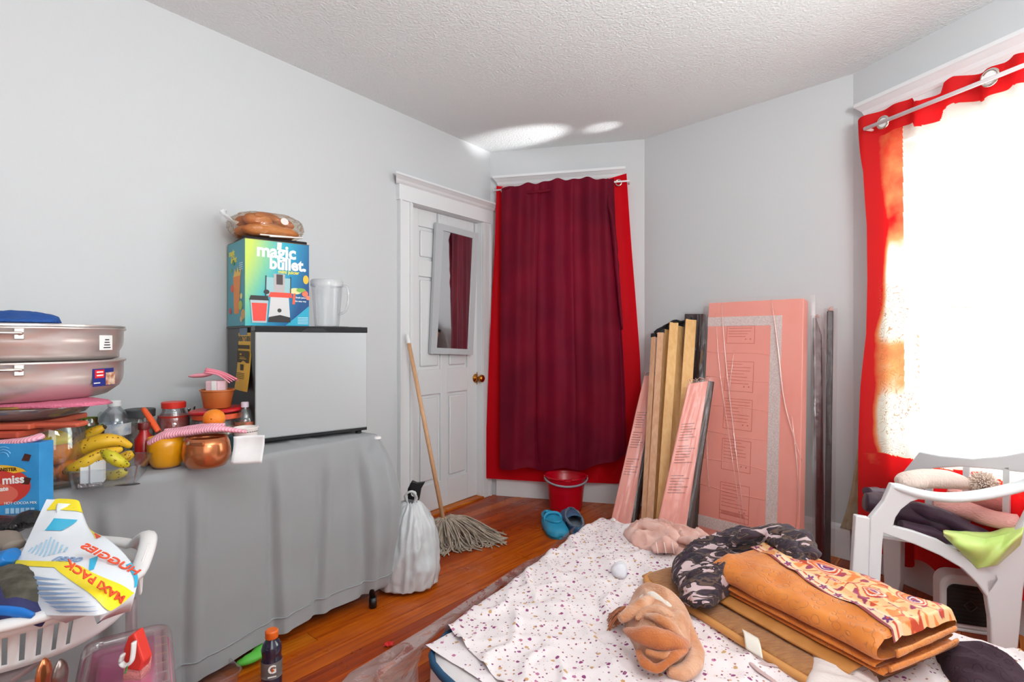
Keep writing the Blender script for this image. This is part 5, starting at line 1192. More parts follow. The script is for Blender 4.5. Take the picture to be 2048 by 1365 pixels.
# sports drink
gq = V((-.806, 1.845, 0)); GA = thing('sports_drink', 'dark blue sports drink bottle with an orange cap on the floor by the table', 'bottle', gq)
m_sd = mat('blue_drink', '161c34', .15, spec=.8, coat=.5)
part('bottle', lathe([(0, .004), (.022, .0), (.031, .004), (.033, .02), (.033, .05), (.030, .058), (.033, .066), (.033, .105), (.030, .112), (.031, .125), (.033, .140), (.028, .158), (.019, .170), (.018, .180)], 36), m_sd, GA, smooth=True)
part('label', lathe([(.0336, .052), (.0312, .0585), (.0338, .066), (.0338, .105)], 36), mat('grey_label', '6e6a68', .45), GA, smooth=True)
part('cap', lathe([(.020, .176), (.021, .178), (.021, .198), (.018, .202), (0, .202)], 30), mat('orange_cap', 'e86a20', .4), GA, smooth=2)
dg = -gq.normalized(); Mg = frame(gq+dg*.0345+V((0, 0, .070)), V((-dg.y, dg.x, 0)), dg)
txt('G', .036, Mg @ Matrix.Translation((-.012, .004, .0)), m_w, GA, ext=.0006, bold=.0012)
part('bolt', prism([(.0, -.002), (.008, .010), (.003, .010), (.007, .020), (-.003, .008), (.002, .008)], .001, Mg @ Matrix.Translation((.0, .006, .0008))), mat('bolt_orange', 'e86a20', .4), GA, world=True)
part('label_line', prism([(-.012, -.010), (.014, -.010), (.014, -.006), (-.012, -.006)], .001, Mg), m_w, GA, world=True)
# green slipper tip, red scrap, crumbs
gs = G(508, 1322, .02)
single('green_slipper', 'lime green slipper toe sticking out from under the table', 'slipper', tube([gs+V((-.05, -.02, .0)), gs+V((-.02, -.01, .008)), gs+V((.0, .03, .008)), gs+V((-.02, .12, .006))], [.012, .022, .026, .02], 14, steps=20, flat=(1, .7)), mat('lime_foam', '5cc044', .5), gs, smooth=True)
rs0 = G(776, 1292, 0)
single('paper_scrap', 'tiny red scrap of paper on the floor boards', 'scrap', grid(lambda a, b: rs0+V((.03*(a-.5)+.006*b, .03*(b-.5), .003+.006*abs(math.sin(a*5+b*3)))), 5, 5), mat('scrap_red', 'c81418', .6), rs0, solid=.0008)
# ================================================================ MATTRESS AND BEDDING
MZ = .19
Q1 = G(1215, 1036, MZ); Q2 = G(842, 1302, MZ); Q4 = Q1+V((.626, -.78, 0))*2.0; Q3 = Q2+(Q4-Q1)
def quad(a, b): return lerp(lerp(Q2, Q1, b), lerp(Q3, Q4, b), a)      # a across to the right, b away from the camera side
m_mat = mat('mattress_ticking', 'e0d8d8', .8, bump=.2, bscale=60)
ma_ = thing('mattress', 'white quilted floor mattress with dark blue piping', 'mattress', (Q1+Q2+Q3+Q4)/4*1.0)
ma_.location.z = 0
def matfn(u_, v_):
    # box-like shell with rounded rim: v_ from centre of top (0) over the rim (..) to the floor (1)
    pass
ol = []
for k in range(4):
    c = (Q2, Q1, Q4, Q3)[k]; p = (Q2, Q1, Q4, Q3)[k-1]; q = (Q2, Q1, Q4, Q3)[(k+1) % 4]; r_ = .13
    for i in range(9):
        t = i/8; a_ = c+(p-c).normalized()*r_; b_ = c+(q-c).normalized()*r_
        ol.append((a_*(1-t)**2+c*2*t*(1-t)+b_*t*t))
dense = []
for i in range(len(ol)):
    a_, b_ = ol[i], ol[(i+1) % len(ol)]; m_ = max(1, int((b_-a_).length/.04))
    dense += [lerp(a_, b_, j/m_) for j in range(m_)]
cen = sum((V(p) for p in (Q1, Q2, Q3, Q4)), V((0, 0, 0)))/4
bm = nb(); rings = []
for ins, z in ((0.02, .012), (-.006, .03), (-.010, .09), (-.006, MZ-.035), (.006, MZ-.012), (.04, MZ-.002), (.3, MZ)):
    rings.append([bm.verts.new((p.x+(cen.x-p.x)*ins, p.y+(cen.y-p.y)*ins, z)) for p in dense])
for a_, b_ in zip(rings, rings[1:]):
    k = len(a_)
    for i in range(k): bm.faces.new((a_[i], a_[(i+1) % k], b_[(i+1) % k], b_[i]))
bm.faces.new(rings[-1]); bm.faces.new(rings[0][::-1])
part('ticking', bm, m_mat, ma_, world=True, smooth=2)
m_pipe = mat('blue_piping', '1e4a6c', .7)
for z_, k_ in ((MZ-.016, 'piping'), (.03, 'piping')):
    part(k_, tube([V((p.x+(p.x-cen.x)*.004, p.y+(p.y-cen.y)*.004, z_)) for p in dense[::2]], .011, 8, closed=True, flat=(1, 1.2)), m_pipe, ma_, world=True, smooth=True)
# floral sheet
def flower_mat(name, base, sparse=False):
    m = bpy.data.materials.new(name); m.use_nodes = True; t = NT(m); b = t.n['Principled BSDF']; b.inputs['Roughness'].default_value = .85
    tc = t.new('ShaderNodeTexCoord'); src = tc.outputs['Object']; fl_ = t.new('ShaderNodeVectorMath', operation='MULTIPLY'); fl_.inputs[1].default_value = (1, 1, 0); t.link(src, fl_.inputs[0])
    cur = None; col = t.new('ShaderNodeRGB'); col.outputs[0].default_value = L(base); cur = col.outputs[0]
    for sc, r0, r1, cols_, th in ((26, .0, .17, ('8c3c70', 'b87094', 'c89c6c'), .5), (44, .0, .15, ('7c3c5c', 'b0785a', '8a4a74'), .45), (70, .0, .10, ('c8a0a4', 'a87880', 'd8b090'), .6)):
        vo = t.new('ShaderNodeTexVoronoi', voronoi_dimensions='2D'); vo.inputs['Scale'].default_value = sc; vo.inputs['Randomness'].default_value = .85; t.link(fl_.outputs[0], vo.inputs['Vector'])
        # petal wobble
        nz = t.new('ShaderNodeTexNoise'); nz.inputs['Scale'].default_value = sc*7; t.link(fl_.outputs[0], nz.inputs['Vector'])
        ad = t.new('ShaderNodeMath', operation='MULTIPLY_ADD'); ad.inputs[1].default_value = .22; t.link(nz.outputs[0], ad.inputs[0]); t.link(vo.outputs['Distance'], ad.inputs[2])
        lt = t.new('ShaderNodeMath', operation='LESS_THAN'); lt.inputs[1].default_value = r1+.10; t.link(ad.outputs[0], lt.inputs[0])
        sp_ = t.new('ShaderNodeSeparateColor'); t.link(vo.outputs['Color'], sp_.inputs[0])
        g_ = t.new('ShaderNodeMath', operation='GREATER_THAN'); g_.inputs[1].default_value = th if not sparse else .75; t.link(sp_.outputs[1], g_.inputs[0])
        mu = t.new('ShaderNodeMath', operation='MULTIPLY'); t.link(lt.outputs[0], mu.inputs[0]); t.link(g_.outputs[0], mu.inputs[1])
        r = t.new('ShaderNodeValToRGB'); r.color_ramp.interpolation = 'CONSTANT'; e = r.color_ramp.elements; e[0].color = L(cols_[0]); e[1].position = .66; e[1].color = L(cols_[2]); x = e.new(.33); x.color = L(cols_[1])
        t.link(sp_.outputs[0], r.inputs[0])
        mx = t.new('ShaderNodeMix', data_type='RGBA'); t.link(mu.outputs[0], mx.inputs[0]); t.link(cur, mx.inputs[6]); t.link(r.outputs[0], mx.inputs[7]); cur = mx.outputs[2]
    t.link(cur, b.inputs['Base Color']); return m
m_flo = flower_mat('floral_sheet', 'ecdfe0'); m_sh2 = flower_mat('under_sheet', 'eee2e4', True)
S2 = G(905, 1256, MZ+.006); SA = G(1012, 1367, MZ+.006); nd = (SA-S2).normalized()
S3 = S2+nd*2.3
inv = lambda p: p
def sheetfn(a, b):
    near = lerp(S2+V((-.038, .022, 0)), S3, a); far = lerp(G(1207, 1029, MZ+.012)+V((-.028, .02, 0)), Q4+V((.03, .04, 0)), a)
    p = lerp(near, far, b); w_ = ns((p.x*2.4, p.y*1.2, 0), 3.2, 1)
    z = MZ+.010+.013*max(0, 1-abs(w_)*5)+.006*ns((p.x, p.y, 0), 12, 2)+.005*max(0, 1-abs(ns((p.x*2, p.y*1.2, 4), 6, 8))*5)+.006*max(0, 1-abs(ns((p.x*1.0, p.y*3, 1), 2.5, 6))*5)
    if a < .022: z -= .045*(1-a/.022)**2; 
    if b > .975: z -= .09*((b-.975)/.025)
    if b > .985 and a < .12: z = max(z, MZ-.03)
    return V((p.x, p.y, z))
bm = grid(sheetfn, 200, 130)
single('floral_sheet', 'white sheet with small purple and brown flowers spread over the mattress', 'sheet', bm, m_flo, (cen.x, cen.y, MZ), smooth=True)
T2 = G(845, 1288, MZ+.004)+V((-.01, .008, 0)); TB = G(975, 1372, MZ+.004); td2 = (TB-T2).normalized()
def sheet2(a, b):
    p = lerp(T2+td2*1.2*a, S2+V((.02, .03, 0))+nd*1.2*a, b)
    return V((p.x, p.y, MZ+.0045+.003*max(0, 1-abs(ns((p.x, p.y*2, 0), 7, 3))*4)-(.03*(1-a/.02) if a < .02 else 0)))
single('under_sheet', 'plain pale under sheet showing along the near edge of the floral one', 'sheet', grid(sheet2, 80, 16), m_sh2, (S2.x, S2.y, MZ), smooth=True)
# clear plastic wrap beside the mattress
m_wrap2 = clear('mattress_plastic', 'ffffff', .15, .26, .2, 'ffdcd4', bump=.4, bscale=26)
inn_ = [(1150, 1062), (1085, 1120), (985, 1190), (905, 1250), (850, 1300), (836, 1345), (838, 1420)]; out_ = [(1120, 1098), (1050, 1128), (930, 1208), (850, 1262), (770, 1310), (700, 1352), (640, 1420)]
def wr2(a, b):
    i = pw(inn_, a); o_ = pw(out_, a); pi, po = G(i[0], i[1], MZ-.02 if False else .10), G(o_[0], o_[1], .004)
    p = lerp(pi, po, b); z = lerp(.12, .008, min(1, b*1.6)**.7)+.018*max(0, 1-abs(ns((p.x*3, p.y*2, 0), 3.5, 2))*3)*math.sin(b*3.1)+.006
    return V((p.x-.012*0, p.y, z))
single('plastic_cover', 'crumpled clear plastic wrapping lying along the left side of the mattress', 'wrapping', grid(wr2, 160, 40), m_wrap2, G(905, 1290, 0), smooth=True)
# comforter
O_ = V((.75, 1.99, 0)); ca_ = V((.43, -.903, 0)).normalized(); cc_ = V((.903, .43, 0)).normalized()
def cf(s, d, z): return O_+ca_*s+cc_*d+V((0, 0, z))
def slab(s0, s1, d0, d1, z0, z1, seed, amp=.006, nu=70, nv=60, bm=None, ex=.35, droop=0):
    h = (z1-z0)/2
    def fn(a, b):
        s = lerp(s0, s1, a); th = 2*math.pi*b; ct, st = math.cos(th), math.sin(th)
        x = abs(ct)**ex*(1 if ct > 0 else -1); z = abs(st)**.75*(1 if st > 0 else -1)
        e = 1-max(0, (a-.97)/.03)**2*.35-max(0, (.03-a)/.03)**2*.35
        d = (d0+d1)/2+(d1-d0)/2*x*(1-.02*(1-e)); zz = (z0+z1)/2+h*z*e
        p = cf(s, d, zz); k = amp*(ns((s*5, d*5, z0*8), 1.6, seed)+.5*ns((s*12, d*12, zz*12), 1, seed+1)); q = max(0, st)
        wr = droop*max(0, 1-abs(ns((s*2+d*2, d*5, 0), 2.2, seed+7))*4)
        return p+V((0, 0, k*q+wr*q))+cc_*k*x
    bm = grid(fn, nu, nv, bm); return bm
def quilt_mat(name, c1, c2):
    m = bpy.data.materials.new(name); m.use_nodes = True; t = NT(m); b = t.n['Principled BSDF']; b.inputs['Roughness'].default_value = .5; b.inputs['Sheen Weight'].default_value = .25
    tc = t.new('ShaderNodeTexCoord'); vo = t.new('ShaderNodeTexVoronoi', feature='F1'); vo.inputs['Scale'].default_value = 30; t.link(tc.outputs['Object'], vo.inputs['Vector'])
    pp_ = t.new('ShaderNodeMath', operation='PINGPONG'); pp_.inputs[1].default_value = .22; t.link(vo.outputs['Distance'], pp_.inputs[0])
    sm = t.new('ShaderNodeMapRange'); sm.inputs[1].default_value = 0; sm.inputs[2].default_value = .05; t.link(pp_.outputs[0], sm.inputs[0])
    nz = t.new('ShaderNodeTexNoise'); nz.inputs['Scale'].default_value = 9; t.link(tc.outputs['Object'], nz.inputs['Vector'])
    r = t.new('ShaderNodeValToRGB'); r.color_ramp.elements[0].color = L(c2); r.color_ramp.elements[1].color = L(c1); r.color_ramp.elements[0].position = .35; r.color_ramp.elements[1].position = .65; t.link(nz.outputs[0], r.inputs[0]); t.link(r.outputs[0], b.inputs['Base Color'])
    bp = t.new('ShaderNodeBump'); bp.inputs['Strength'].default_value = .5; bp.inputs['Distance'].default_value = .006; t.link(sm.outputs[0], bp.inputs['Height']); t.link(bp.outputs[0], b.inputs['Normal']); return m
m_qu = quilt_mat('orange_quilt', 'e08430', 'd0701c'); m_br = mat('brown_plush', '9c6030', .8, col2='b07840', cscale=30, bump=.5, bscale=60, sheen=.3, stretch=(1, 3, 1))
bb = thing('brown_blanket', 'brown plush blanket folded flat under the orange comforter', 'blanket', cf(.15, .1, MZ+.012))
part('fold', slab(-.30, .52, -.11, .30, MZ+.016, MZ+.046, 3, .004), m_br, bb, world=True, smooth=True)
part('edge_binding', tube([cf(-.30, -.06, MZ+.03), cf(-.24, -.125, MZ+.028), cf(.0, -.122, MZ+.028), cf(.3, -.122, MZ+.026), cf(.50, -.118, MZ+.026)], .013, 8, steps=40), mat('tan_binding', 'd09050', .6), bb, world=True, smooth=True)
part('upper_fold', slab(-.16, .5, -.035, .30, MZ+.046, MZ+.070, 5, .003), mat('tan_plush', 'c88848', .7, col2='b87838', cscale=12), bb, world=True, smooth=True)
CO = thing('orange_comforter', 'thick folded orange quilted comforter with a floral face lying across the mattress', 'comforter', cf(.3, .2, MZ+.08))
zc0 = MZ+.068
part('lower_fold', slab(-.03, .565, .01, .375, zc0, zc0+.020, 11, .004), m_qu, CO, world=True, smooth=True)
part('middle_fold', slab(-.03, .55, .0, .380, zc0+.018, zc0+.040, 12, .004), m_qu, CO, world=True, smooth=True)
part('upper_fold', slab(-.04, .56, -.01, .372, zc0+.030, zc0+.116, 13, .009, droop=.010, ex=.5), m_qu, CO, world=True, smooth=True)
def floral_face():
    m = bpy.data.materials.new('floral_face_print'); m.use_nodes = True; t = NT(m); b = t.n['Principled BSDF']; b.inputs['Roughness'].default_value = .55
    at_ = t.new('ShaderNodeAttribute'); at_.attribute_name = 'print'; t.link(at_.outputs['Color'], b.inputs['Base Color']); return m
m_ff = floral_face()
def prcol(s, d, v):
    """the printed pattern of the comforter: border of small purple flowers, big scrolls of red, orange and pink"""
    base = V((.86, .50, .24)); red = V((.56, .06, .02)); pur = V((.16, .03, .16)); pale = V((.90, .62, .52)); org = V((.80, .22, .05))
    c = base.copy()
    q = V((s, d, 0)); e = v     # v = distance from the border line
    if e < .008: return V((.30, .05, .06))
    if e < .045:
        k = (s*18) % 1-.5; r_ = math.hypot(k/18, e-.024)
        if r_ < .012+.004*math.sin(math.atan2(e-.024, k/18)*5): return pur if r_ > .004 else red
        if abs(k) > .3 and abs(e-.024) < .003: return red
        return V((.88, .56, .36))
    for (cs, cd, R, ph) in ((.22, .29, .060, .3), (.40, .24, .034, 2.), (.06, .30, .042, 1.1), (.34, .335, .036, 4), (.49, .31, .04, .5), (.13, .245, .022, 2.5), (.30, .20, .020, 0)):
        wx = .012*noise.noise(V((s*30, d*30, 9))); dx, dy = s-cs+wx, (d-cd)*1.25+wx; a_ = math.atan2(dy, dx); r_ = math.hypot(dx, dy)*(1+.35*math.cos(a_-ph))
        if r_ < R:
            sp_ = (r_/R*3+a_/(2*math.pi)) % 1
            if r_ > R*.86: return red
            if r_ > R*.72: return pale if sp_ < .7 else org
            if r_ > R*.5: return org if sp_ < .5 else red
            if r_ > R*.25: return pale if sp_ < .6 else pur
            return pur if sp_ < .6 else red
    n1 = noise.noise(V((s*34, d*34, 1.3))); n2 = abs(noise.noise(V((s*17, d*17, 5.1))))
    if n2 < .035: return red
    if n1 > .30: return org
    if n1 < -.38: return pur*.6+red*.4
    return c
def facefn(a, b):
    s = lerp(-.04, .565, a); dl = lerp(.20, .055, a)+.006*math.sin(a*9); d = lerp(dl, .375, b); x = min(1, abs((d-.181)/.191)); st = (1-x**6)**.5
    hp = zc0+.073+.043*max(.0, (1-x**(2/.5))**.5)**.75; k = .009*(ns((s*5, d*5, (zc0+.03)*8), 1.6, 13)); wr = .008*max(0, 1-abs(ns((s*2+d*2, d*5, 0), 2.2, 20))*4)
    e = 1-max(0, (a-.97)/.03)**2*.35
    p = cf(s, d, zc0+.073+(hp-zc0-.073)*e+.005+k*.9+wr*1.25); 
    if a > .985: p.z -= .02*(a-.985)/.015
    if b > .95: p.z -= .012*(b-.95)/.05
    return p
NU, NV = 300, 130
o = part('floral_face', grid(facefn, NU, NV), m_ff, CO, world=True, smooth=True)
me = o.data; ca2 = me.color_attributes.new('print', 'FLOAT_COLOR', 'POINT')
for i in range(NU+1):
    a_ = i/NU; s = lerp(-.04, .565, a_); dl = lerp(.20, .055, a_)+.006*math.sin(a_*9)
    for j in range(NV+1):
        d = lerp(dl, .375, j/NV); c = prcol(s, d, d-dl); ca2.data[i*(NV+1)+j].color = (c[0], c[1], c[2], 1)
part('fold_seam', tube([cf(.57, .06, zc0+.06), cf(.575, .2, zc0+.066), cf(.565, .36, zc0+.06)], .010, 8, steps=20, nz=.4, flat=(.6, 1)), m_qu, CO, world=True, smooth=True)
part('fold_seam', tube([cf(.57, .03, zc0+.025), cf(.58, .2, zc0+.03), cf(.57, .36, zc0+.025)], .008, 8, steps=20, nz=.4, flat=(.6, 1)), m_qu, CO, world=True, smooth=True)
# patterned dark scarf
def camo_mat():
    m = bpy.data.materials.new('camo_scarf_cloth'); m.use_nodes = True; t = NT(m); b = t.n['Principled BSDF']; b.inputs['Roughness'].default_value = .8; b.inputs['Sheen Weight'].default_value = .1
    tc = t.new('ShaderNodeTexCoord'); mp = t.new('ShaderNodeMapping'); mp.inputs['Rotation'].default_value = (0, 0, .5); mp.inputs['Scale'].default_value = (6, 24, 17); t.link(tc.outputs['Object'], mp.inputs[0])
    nz = t.new('ShaderNodeTexNoise'); nz.inputs['Scale'].default_value = 1.6; nz.inputs['Detail'].default_value = 2; nz.inputs['Distortion'].default_value = .8; t.link(mp.outputs[0], nz.inputs['Vector'])
    r = t.new('ShaderNodeValToRGB'); r.color_ramp.interpolation = 'CONSTANT'; e = r.color_ramp.elements; e[0].color = L('3c2634'); e[1].position = .60; e[1].color = L('c4a8aa')
    for p_, c_ in ((.42, '241824'), (.50, '5c4438'), (.55, '2c1c28')): e.new(p_).color = L(c_)
    t.link(nz.outputs[0], r.inputs[0]); t.link(r.outputs[0], b.inputs['Base Color']); return m
m_camo = camo_mat()
sc_o = [(1352, 1175), (1345, 1150), (1368, 1122), (1420, 1100), (1480, 1085), (1540, 1088), (1600, 1085), (1625, 1105), (1612, 1140), (1560, 1145), (1500, 1165), (1460, 1190), (1410, 1222), (1380, 1205)]
z_s = MZ+.075
bm = pile(sc_o, z_s, .125, (.92, .2, 0), .62, 13, 190, 64, .4, 5, jag=.10)
CS = single('camo_scarf', 'dark scarf with pale wavy streaks heaped over the left end of the orange comforter', 'scarf', bm, m_camo, G(1480, 1130, z_s), smooth=True)
part('scarf_roll', tube([P(1462, 1085, 2.16), P(1490, 1070, 2.16), P(1530, 1062, 2.16), P(1570, 1064, 2.14), P(1600, 1085, 2.08), P(1612, 1115, 2.00)], [.012, .026, .032, .040, .048, .03], 20, steps=70, flat=(1.2, .6), nz=.6, nzs=16), m_camo, CS, world=True, smooth=True)
part('scarf_roll', tube([P(1530, 1060, 2.2), P(1560, 1068, 2.15), P(1590, 1100, 2.05), P(1606, 1128, 1.98)], [.02, .045, .05, .012], 20, steps=60, flat=(1.3, .6), nz=.6, nzs=18, seed=3), m_camo, CS, world=True, smooth=True)
part('scarf_end', tube([P(1385, 1165, 1.98), P(1395, 1185, 1.95), P(1412, 1200, 1.93), P(1420, 1212, 1.92)], [.03, .05, .04, .010], 20, steps=50, flat=(1.3, .6), nz=.6, nzs=16, seed=5), m_camo, CS, world=True, smooth=True)
# dusty pink scarf
m_dp = mat('dusty_pink_scarf', 'd8a092', .8, col2='e6bcb0', cscale=14, sheen=.2, bump=.2, bscale=180)
dpo = [(1250, 1068), (1268, 1052), (1300, 1050), (1350, 1066), (1400, 1080), (1438, 1084), (1446, 1096), (1410, 1110), (1360, 1116), (1310, 1112), (1278, 1098), (1258, 1086)]
PS = single('pink_scarf', 'crumpled dusty pink striped scarf on the sheet beside the dark scarf', 'scarf', pile(dpo, MZ+.012, .085, (.75, -.45, 0), .85, 15, 140, 44, .4, 9, jag=.1), m_dp, G(1340, 1085, MZ), smooth=True)
m_dpw = mat('scarf_stripe', 'eed0c8', .8)
part('scarf_fold', tube([P(1268, 1062, 2.72), P(1290, 1052, 2.70), P(1325, 1064, 2.62), P(1350, 1074, 2.55), P(1345, 1090, 2.5)], [.02, .032, .035, .028, .012], 14, steps=40, flat=(1, .8), nz=.35, nzs=16), m_dp, PS, world=True, smooth=True)
part('scarf_fold', tube([P(1305, 1100, 2.46), P(1330, 1090, 2.46), P(1355, 1098, 2.44)], [.02, .045, .02], 14, steps=24, flat=(1, .8), nz=.3, nzs=16, seed=2), m_dp, PS, world=True, smooth=True)
for k in range(3): part('pale_stripe', tube([P(1312+16*k, 1085, 2.42), P(1314+16*k, 1096, 2.405), P(1316+16*k, 1108, 2.40)], .0022, 5, steps=10), m_dpw, PS, world=True)
part('scarf_fold', tube([P(1360, 1080, 2.5), P(1395, 1084, 2.44), P(1425, 1082, 2.38), P(1438, 1092, 2.36)], [.018, .028, .030, .018], 14, steps=30, flat=(1, .8), nz=.4, nzs=20, seed=6), m_dp, PS, world=True, smooth=True)
# orange brown scarf ball
m_sc = mat('tan_wool', 'c07848', .9, col2='d8a484', cscale=16, bump=.5, bscale=160, sheen=.4); m_sc2 = mat('rust_wool', 'c06c34', .9, bump=.5, bscale=160, sheen=.4, col2='b8622c', cscale=20); m_scw = mat('cream_wool', 'e8d8cc', .9, bump=.4, bscale=150, sheen=.3)
bo = [(1262, 1290), (1248, 1255), (1258, 1225), (1290, 1205), (1335, 1212), (1372, 1245), (1392, 1290), (1388, 1325), (1360, 1345), (1310, 1342), (1278, 1318)]
KS = single('wool_scarf', 'tan and rust wool scarf rolled into a ball in the middle of the floral sheet', 'scarf', pile(bo, MZ+.012, .135, (.3, -.9, 0), .30, 9, 130, 44, .5, 12, jag=.03), m_sc, G(1320, 1280, MZ), smooth=True)
def roll(pts, rs2, m, seed=0, fl=(1, .8), nzz=.2): part('scarf_twist', tube([P(*p) for p in pts], rs2, 16, steps=44, flat=fl, nz=nzz, nzs=12, seed=seed), m, KS, world=True, smooth=True)
roll([(1250, 1262, 1.71), (1275, 1270, 1.65), (1315, 1276, 1.63), (1350, 1286, 1.62), (1374, 1290, 1.66)], [.010, .026, .034, .026, .012], m_sc2, 1, nzz=.35)
roll([(1290, 1232, 1.72), (1318, 1238, 1.68), (1350, 1262, 1.66), (1372, 1286, 1.66)], [.006, .016, .016, .008], m_sc, 14, nzz=.4)
roll([(1272, 1240, 1.74), (1296, 1222, 1.76), (1330, 1226, 1.74), (1362, 1250, 1.72)], [.006, .018, .018, .010], m_sc, 15, nzz=.4)
roll([(1378, 1262, 1.74), (1390, 1300, 1.66), (1385, 1330, 1.60), (1362, 1345, 1.58), (1335, 1342, 1.58)], [.015, .026, .030, .028, .016], m_sc, 2)
roll([(1276, 1302, 1.64), (1290, 1326, 1.59), (1312, 1338, 1.57), (1334, 1326, 1.57)], [.010, .020, .018, .010], m_sc2, 3, nzz=.4)
roll([(1292, 1304, 1.61), (1325, 1312, 1.59), (1352, 1304, 1.60)], [.008, .014, .008], m_sc, 16, nzz=.4)
roll([(1330, 1330, 1.57), (1350, 1312, 1.585), (1372, 1300, 1.62)], [.010, .018, .010], m_sc2, 17, nzz=.4)
roll([(1282, 1200, 1.88), (1305, 1194, 1.86), (1335, 1212, 1.80), (1356, 1235, 1.74)], [.012, .022, .020, .010], m_scw, 4)
roll([(1300, 1200, 1.84), (1282, 1212, 1.80), (1262, 1225, 1.78), (1240, 1240, 1.76)], [.018, .026, .024, .012], m_sc, 5)
roll([(1370, 1240, 1.76), (1382, 1275, 1.70), (1378, 1300, 1.66)], [.012, .022, .012], m_sc, 7)
rr = random.Random(4); bm = nb()
for i in range(26):
    a0 = rr.random(); p0 = P(1250+14*a0, 1212+30*a0, 1.80); p1 = G(1212+20*rr.random(), 1228+35*rr.random(), MZ+.014)
    tube([p0, lerp(p0, p1, .5)+V((rr.uniform(-.01, .01), 0, .014)), p1], .0024, 5, bm, steps=9)
part('fringe', bm, m_sc2, KS, world=True, smooth=True, kind='stuff')
# small white sock
so_ = [(1222, 1148), (1228, 1134), (1244, 1128), (1254, 1138), (1252, 1156), (1238, 1158)]
SK = single('white_sock', 'small balled white sock with a blue printed toe on the floral sheet', 'sock', pile(so_, MZ+.012, .04, rid=.35, na=60, nr=16, seed=2), mat('white_knit', 'e4e0e6', .85, bump=.3, bscale=150), G(1238, 1145, MZ), smooth=True)
part('blue_toe', tube([P(1244, 1144, 2.30), P(1246, 1152, 2.27)], [.016, .018], 12, steps=5, nz=.2, nzs=40), mat('sock_blue', '5c84ac', .85, col2='d0d8e4', cscale=80), SK, world=True, smooth=True)
# white loop tag
lp = P(1495, 1272, 1.81)
TG = thing('white_tag', 'folded cream fabric tag lying over the edge of the brown blanket', 'tag', lp)
part('band', grid(lambda a, b: lerp(G(1484, 1262, MZ+.05), G(1516, 1280, MZ+.05), a)+V((-.012*b*1.6, -.075*b+.0, .012*math.sin(b*3.14)-.020*b+.004)), 8, 14), mat('cream_tag', 'ece4d8', .6), TG, world=True, smooth=True, solid=.003)
# pale strap and white garment at the bottom edge
WG = thing('strappy_camisole', 'pale pink camisole with thin straps lying beside the comforter at the bottom edge', 'garment', G(1640, 1360, MZ))
m_wg = mat('pale_jersey', 'e4d6d2', .8, bump=.2, bscale=120); m_st2 = mat('mauve_strap', 'c8aaa8', .6)
part('body', pile([(1620, 1350), (1618, 1322), (1632, 1312), (1660, 1316), (1700, 1330), (1745, 1355), (1770, 1400), (1760, 1470), (1650, 1470), (1600, 1420)], MZ+.016, .05, (.7, -.7, 0), .4, 9, 90, 26, .4, 4), m_wg, WG, world=True, smooth=True)
for pts in ([(1500, 1326), (1520, 1328), (1560, 1334), (1595, 1346), (1615, 1358)], [(1500, 1326), (1515, 1340), (1545, 1362), (1580, 1392), (1605, 1420)]):
    part('strap', tube([G(x, y, MZ+.024) for x, y in pts], .006, 8, steps=26, flat=(1.3, .5)), m_st2, WG, world=True, smooth=True)
part('bow', tube([P(1722, 1362, 1.6), P(1735, 1352, 1.6), P(1745, 1350, 1.61)], [.012, .009, .012], 10, steps=10, nz=.3, nzs=40), m_w, WG, world=True, smooth=True)
# black quilted cap
m_qb = quilt_mat('black_quilted_cloth', '46343e', '38262e'); m_qb.node_tree.nodes['Principled BSDF'].inputs['Roughness'].default_value = .9; m_qb.node_tree.nodes['Principled BSDF'].inputs['Sheen Weight'].default_value = 0; m_qb.node_tree.nodes['Principled BSDF'].inputs['Specular IOR Level'].default_value = .15
ho = [(1868, 1298), (1900, 1300), (1960, 1305), (2010, 1325), (2050, 1355), (2075, 1400), (2040, 1440), (1960, 1430), (1905, 1375), (1880, 1335)]
HB = single('quilted_cap', 'black quilted fabric cap lying at the lower right corner of the mattress', 'cap', pile(ho, MZ+.014, .070, (.7, -.7, 0), .55, 7, 110, 36, .5, 15, jag=.02), m_qb, G(1960, 1360, MZ), smooth=True)
part('peak', tube([P(1950, 1355, 1.56), P(1975, 1342, 1.56), P(2000, 1350, 1.54), P(2010, 1365, 1.52)], [.010, .018, .018, .010], 12, steps=20, flat=(1, .7), nz=.2), m_qb, HB, world=True, smooth=True)
# ================================================================ PLASTIC CHAIR
m_ch = mat('chair_white', 'e2e2e4', .32, spec=.5)
Lc_ = V((1.34, 2.10, 0)); Rc = V((1.80, 2.02, 0)); ex = (Rc-Lc_).normalized(); nc = V((-ex.y, ex.x, 0))
CH = thing('plastic_chair', 'white moulded plastic armchair piled with clothes beside the right window', 'chair', (1.6, 2.2, 0))
CP_ = Lc_+V((0, 0, 0))
fz0 = lambda px: 0
def flooryp(px): # pixel row where the floor meets the near side plane
    p = PL(px, 1200, CP_, nc); return HY+H*F/p.y
part('leg', pprism([(1712, 1032), (1741, 1037), (1737, 1180), (1733, flooryp(1733)), (1700, flooryp(1700)), (1704, 1160)], CP_, nc, .03), m_ch, CH, world=True, bevel=.005)
part('side_frame', pprism([(1741, 1037), (1768, 1004), (1784, 968), (1806, 972), (1850, 992), (1905, 1000), (1875, 1003), (1838, 1000), (1822, 1005), (1803, 1020), (1792, 1036), (1787, 1053), (1830, 1064), (1880, 1082), (1925, 1108), (1968, 1134), (1990, 1140), (2000, 1160), (1975, 1196), (1955, 1168), (1925, 1138), (1880, 1112), (1830, 1090), (1790, 1076), (1768, 1068), (1766, 1085), (1760, 1200), (1756, flooryp(1756)), (1733, flooryp(1733)), (1737, 1160)], CP_, nc, .028), m_ch, CH, world=True, bevel=.005)
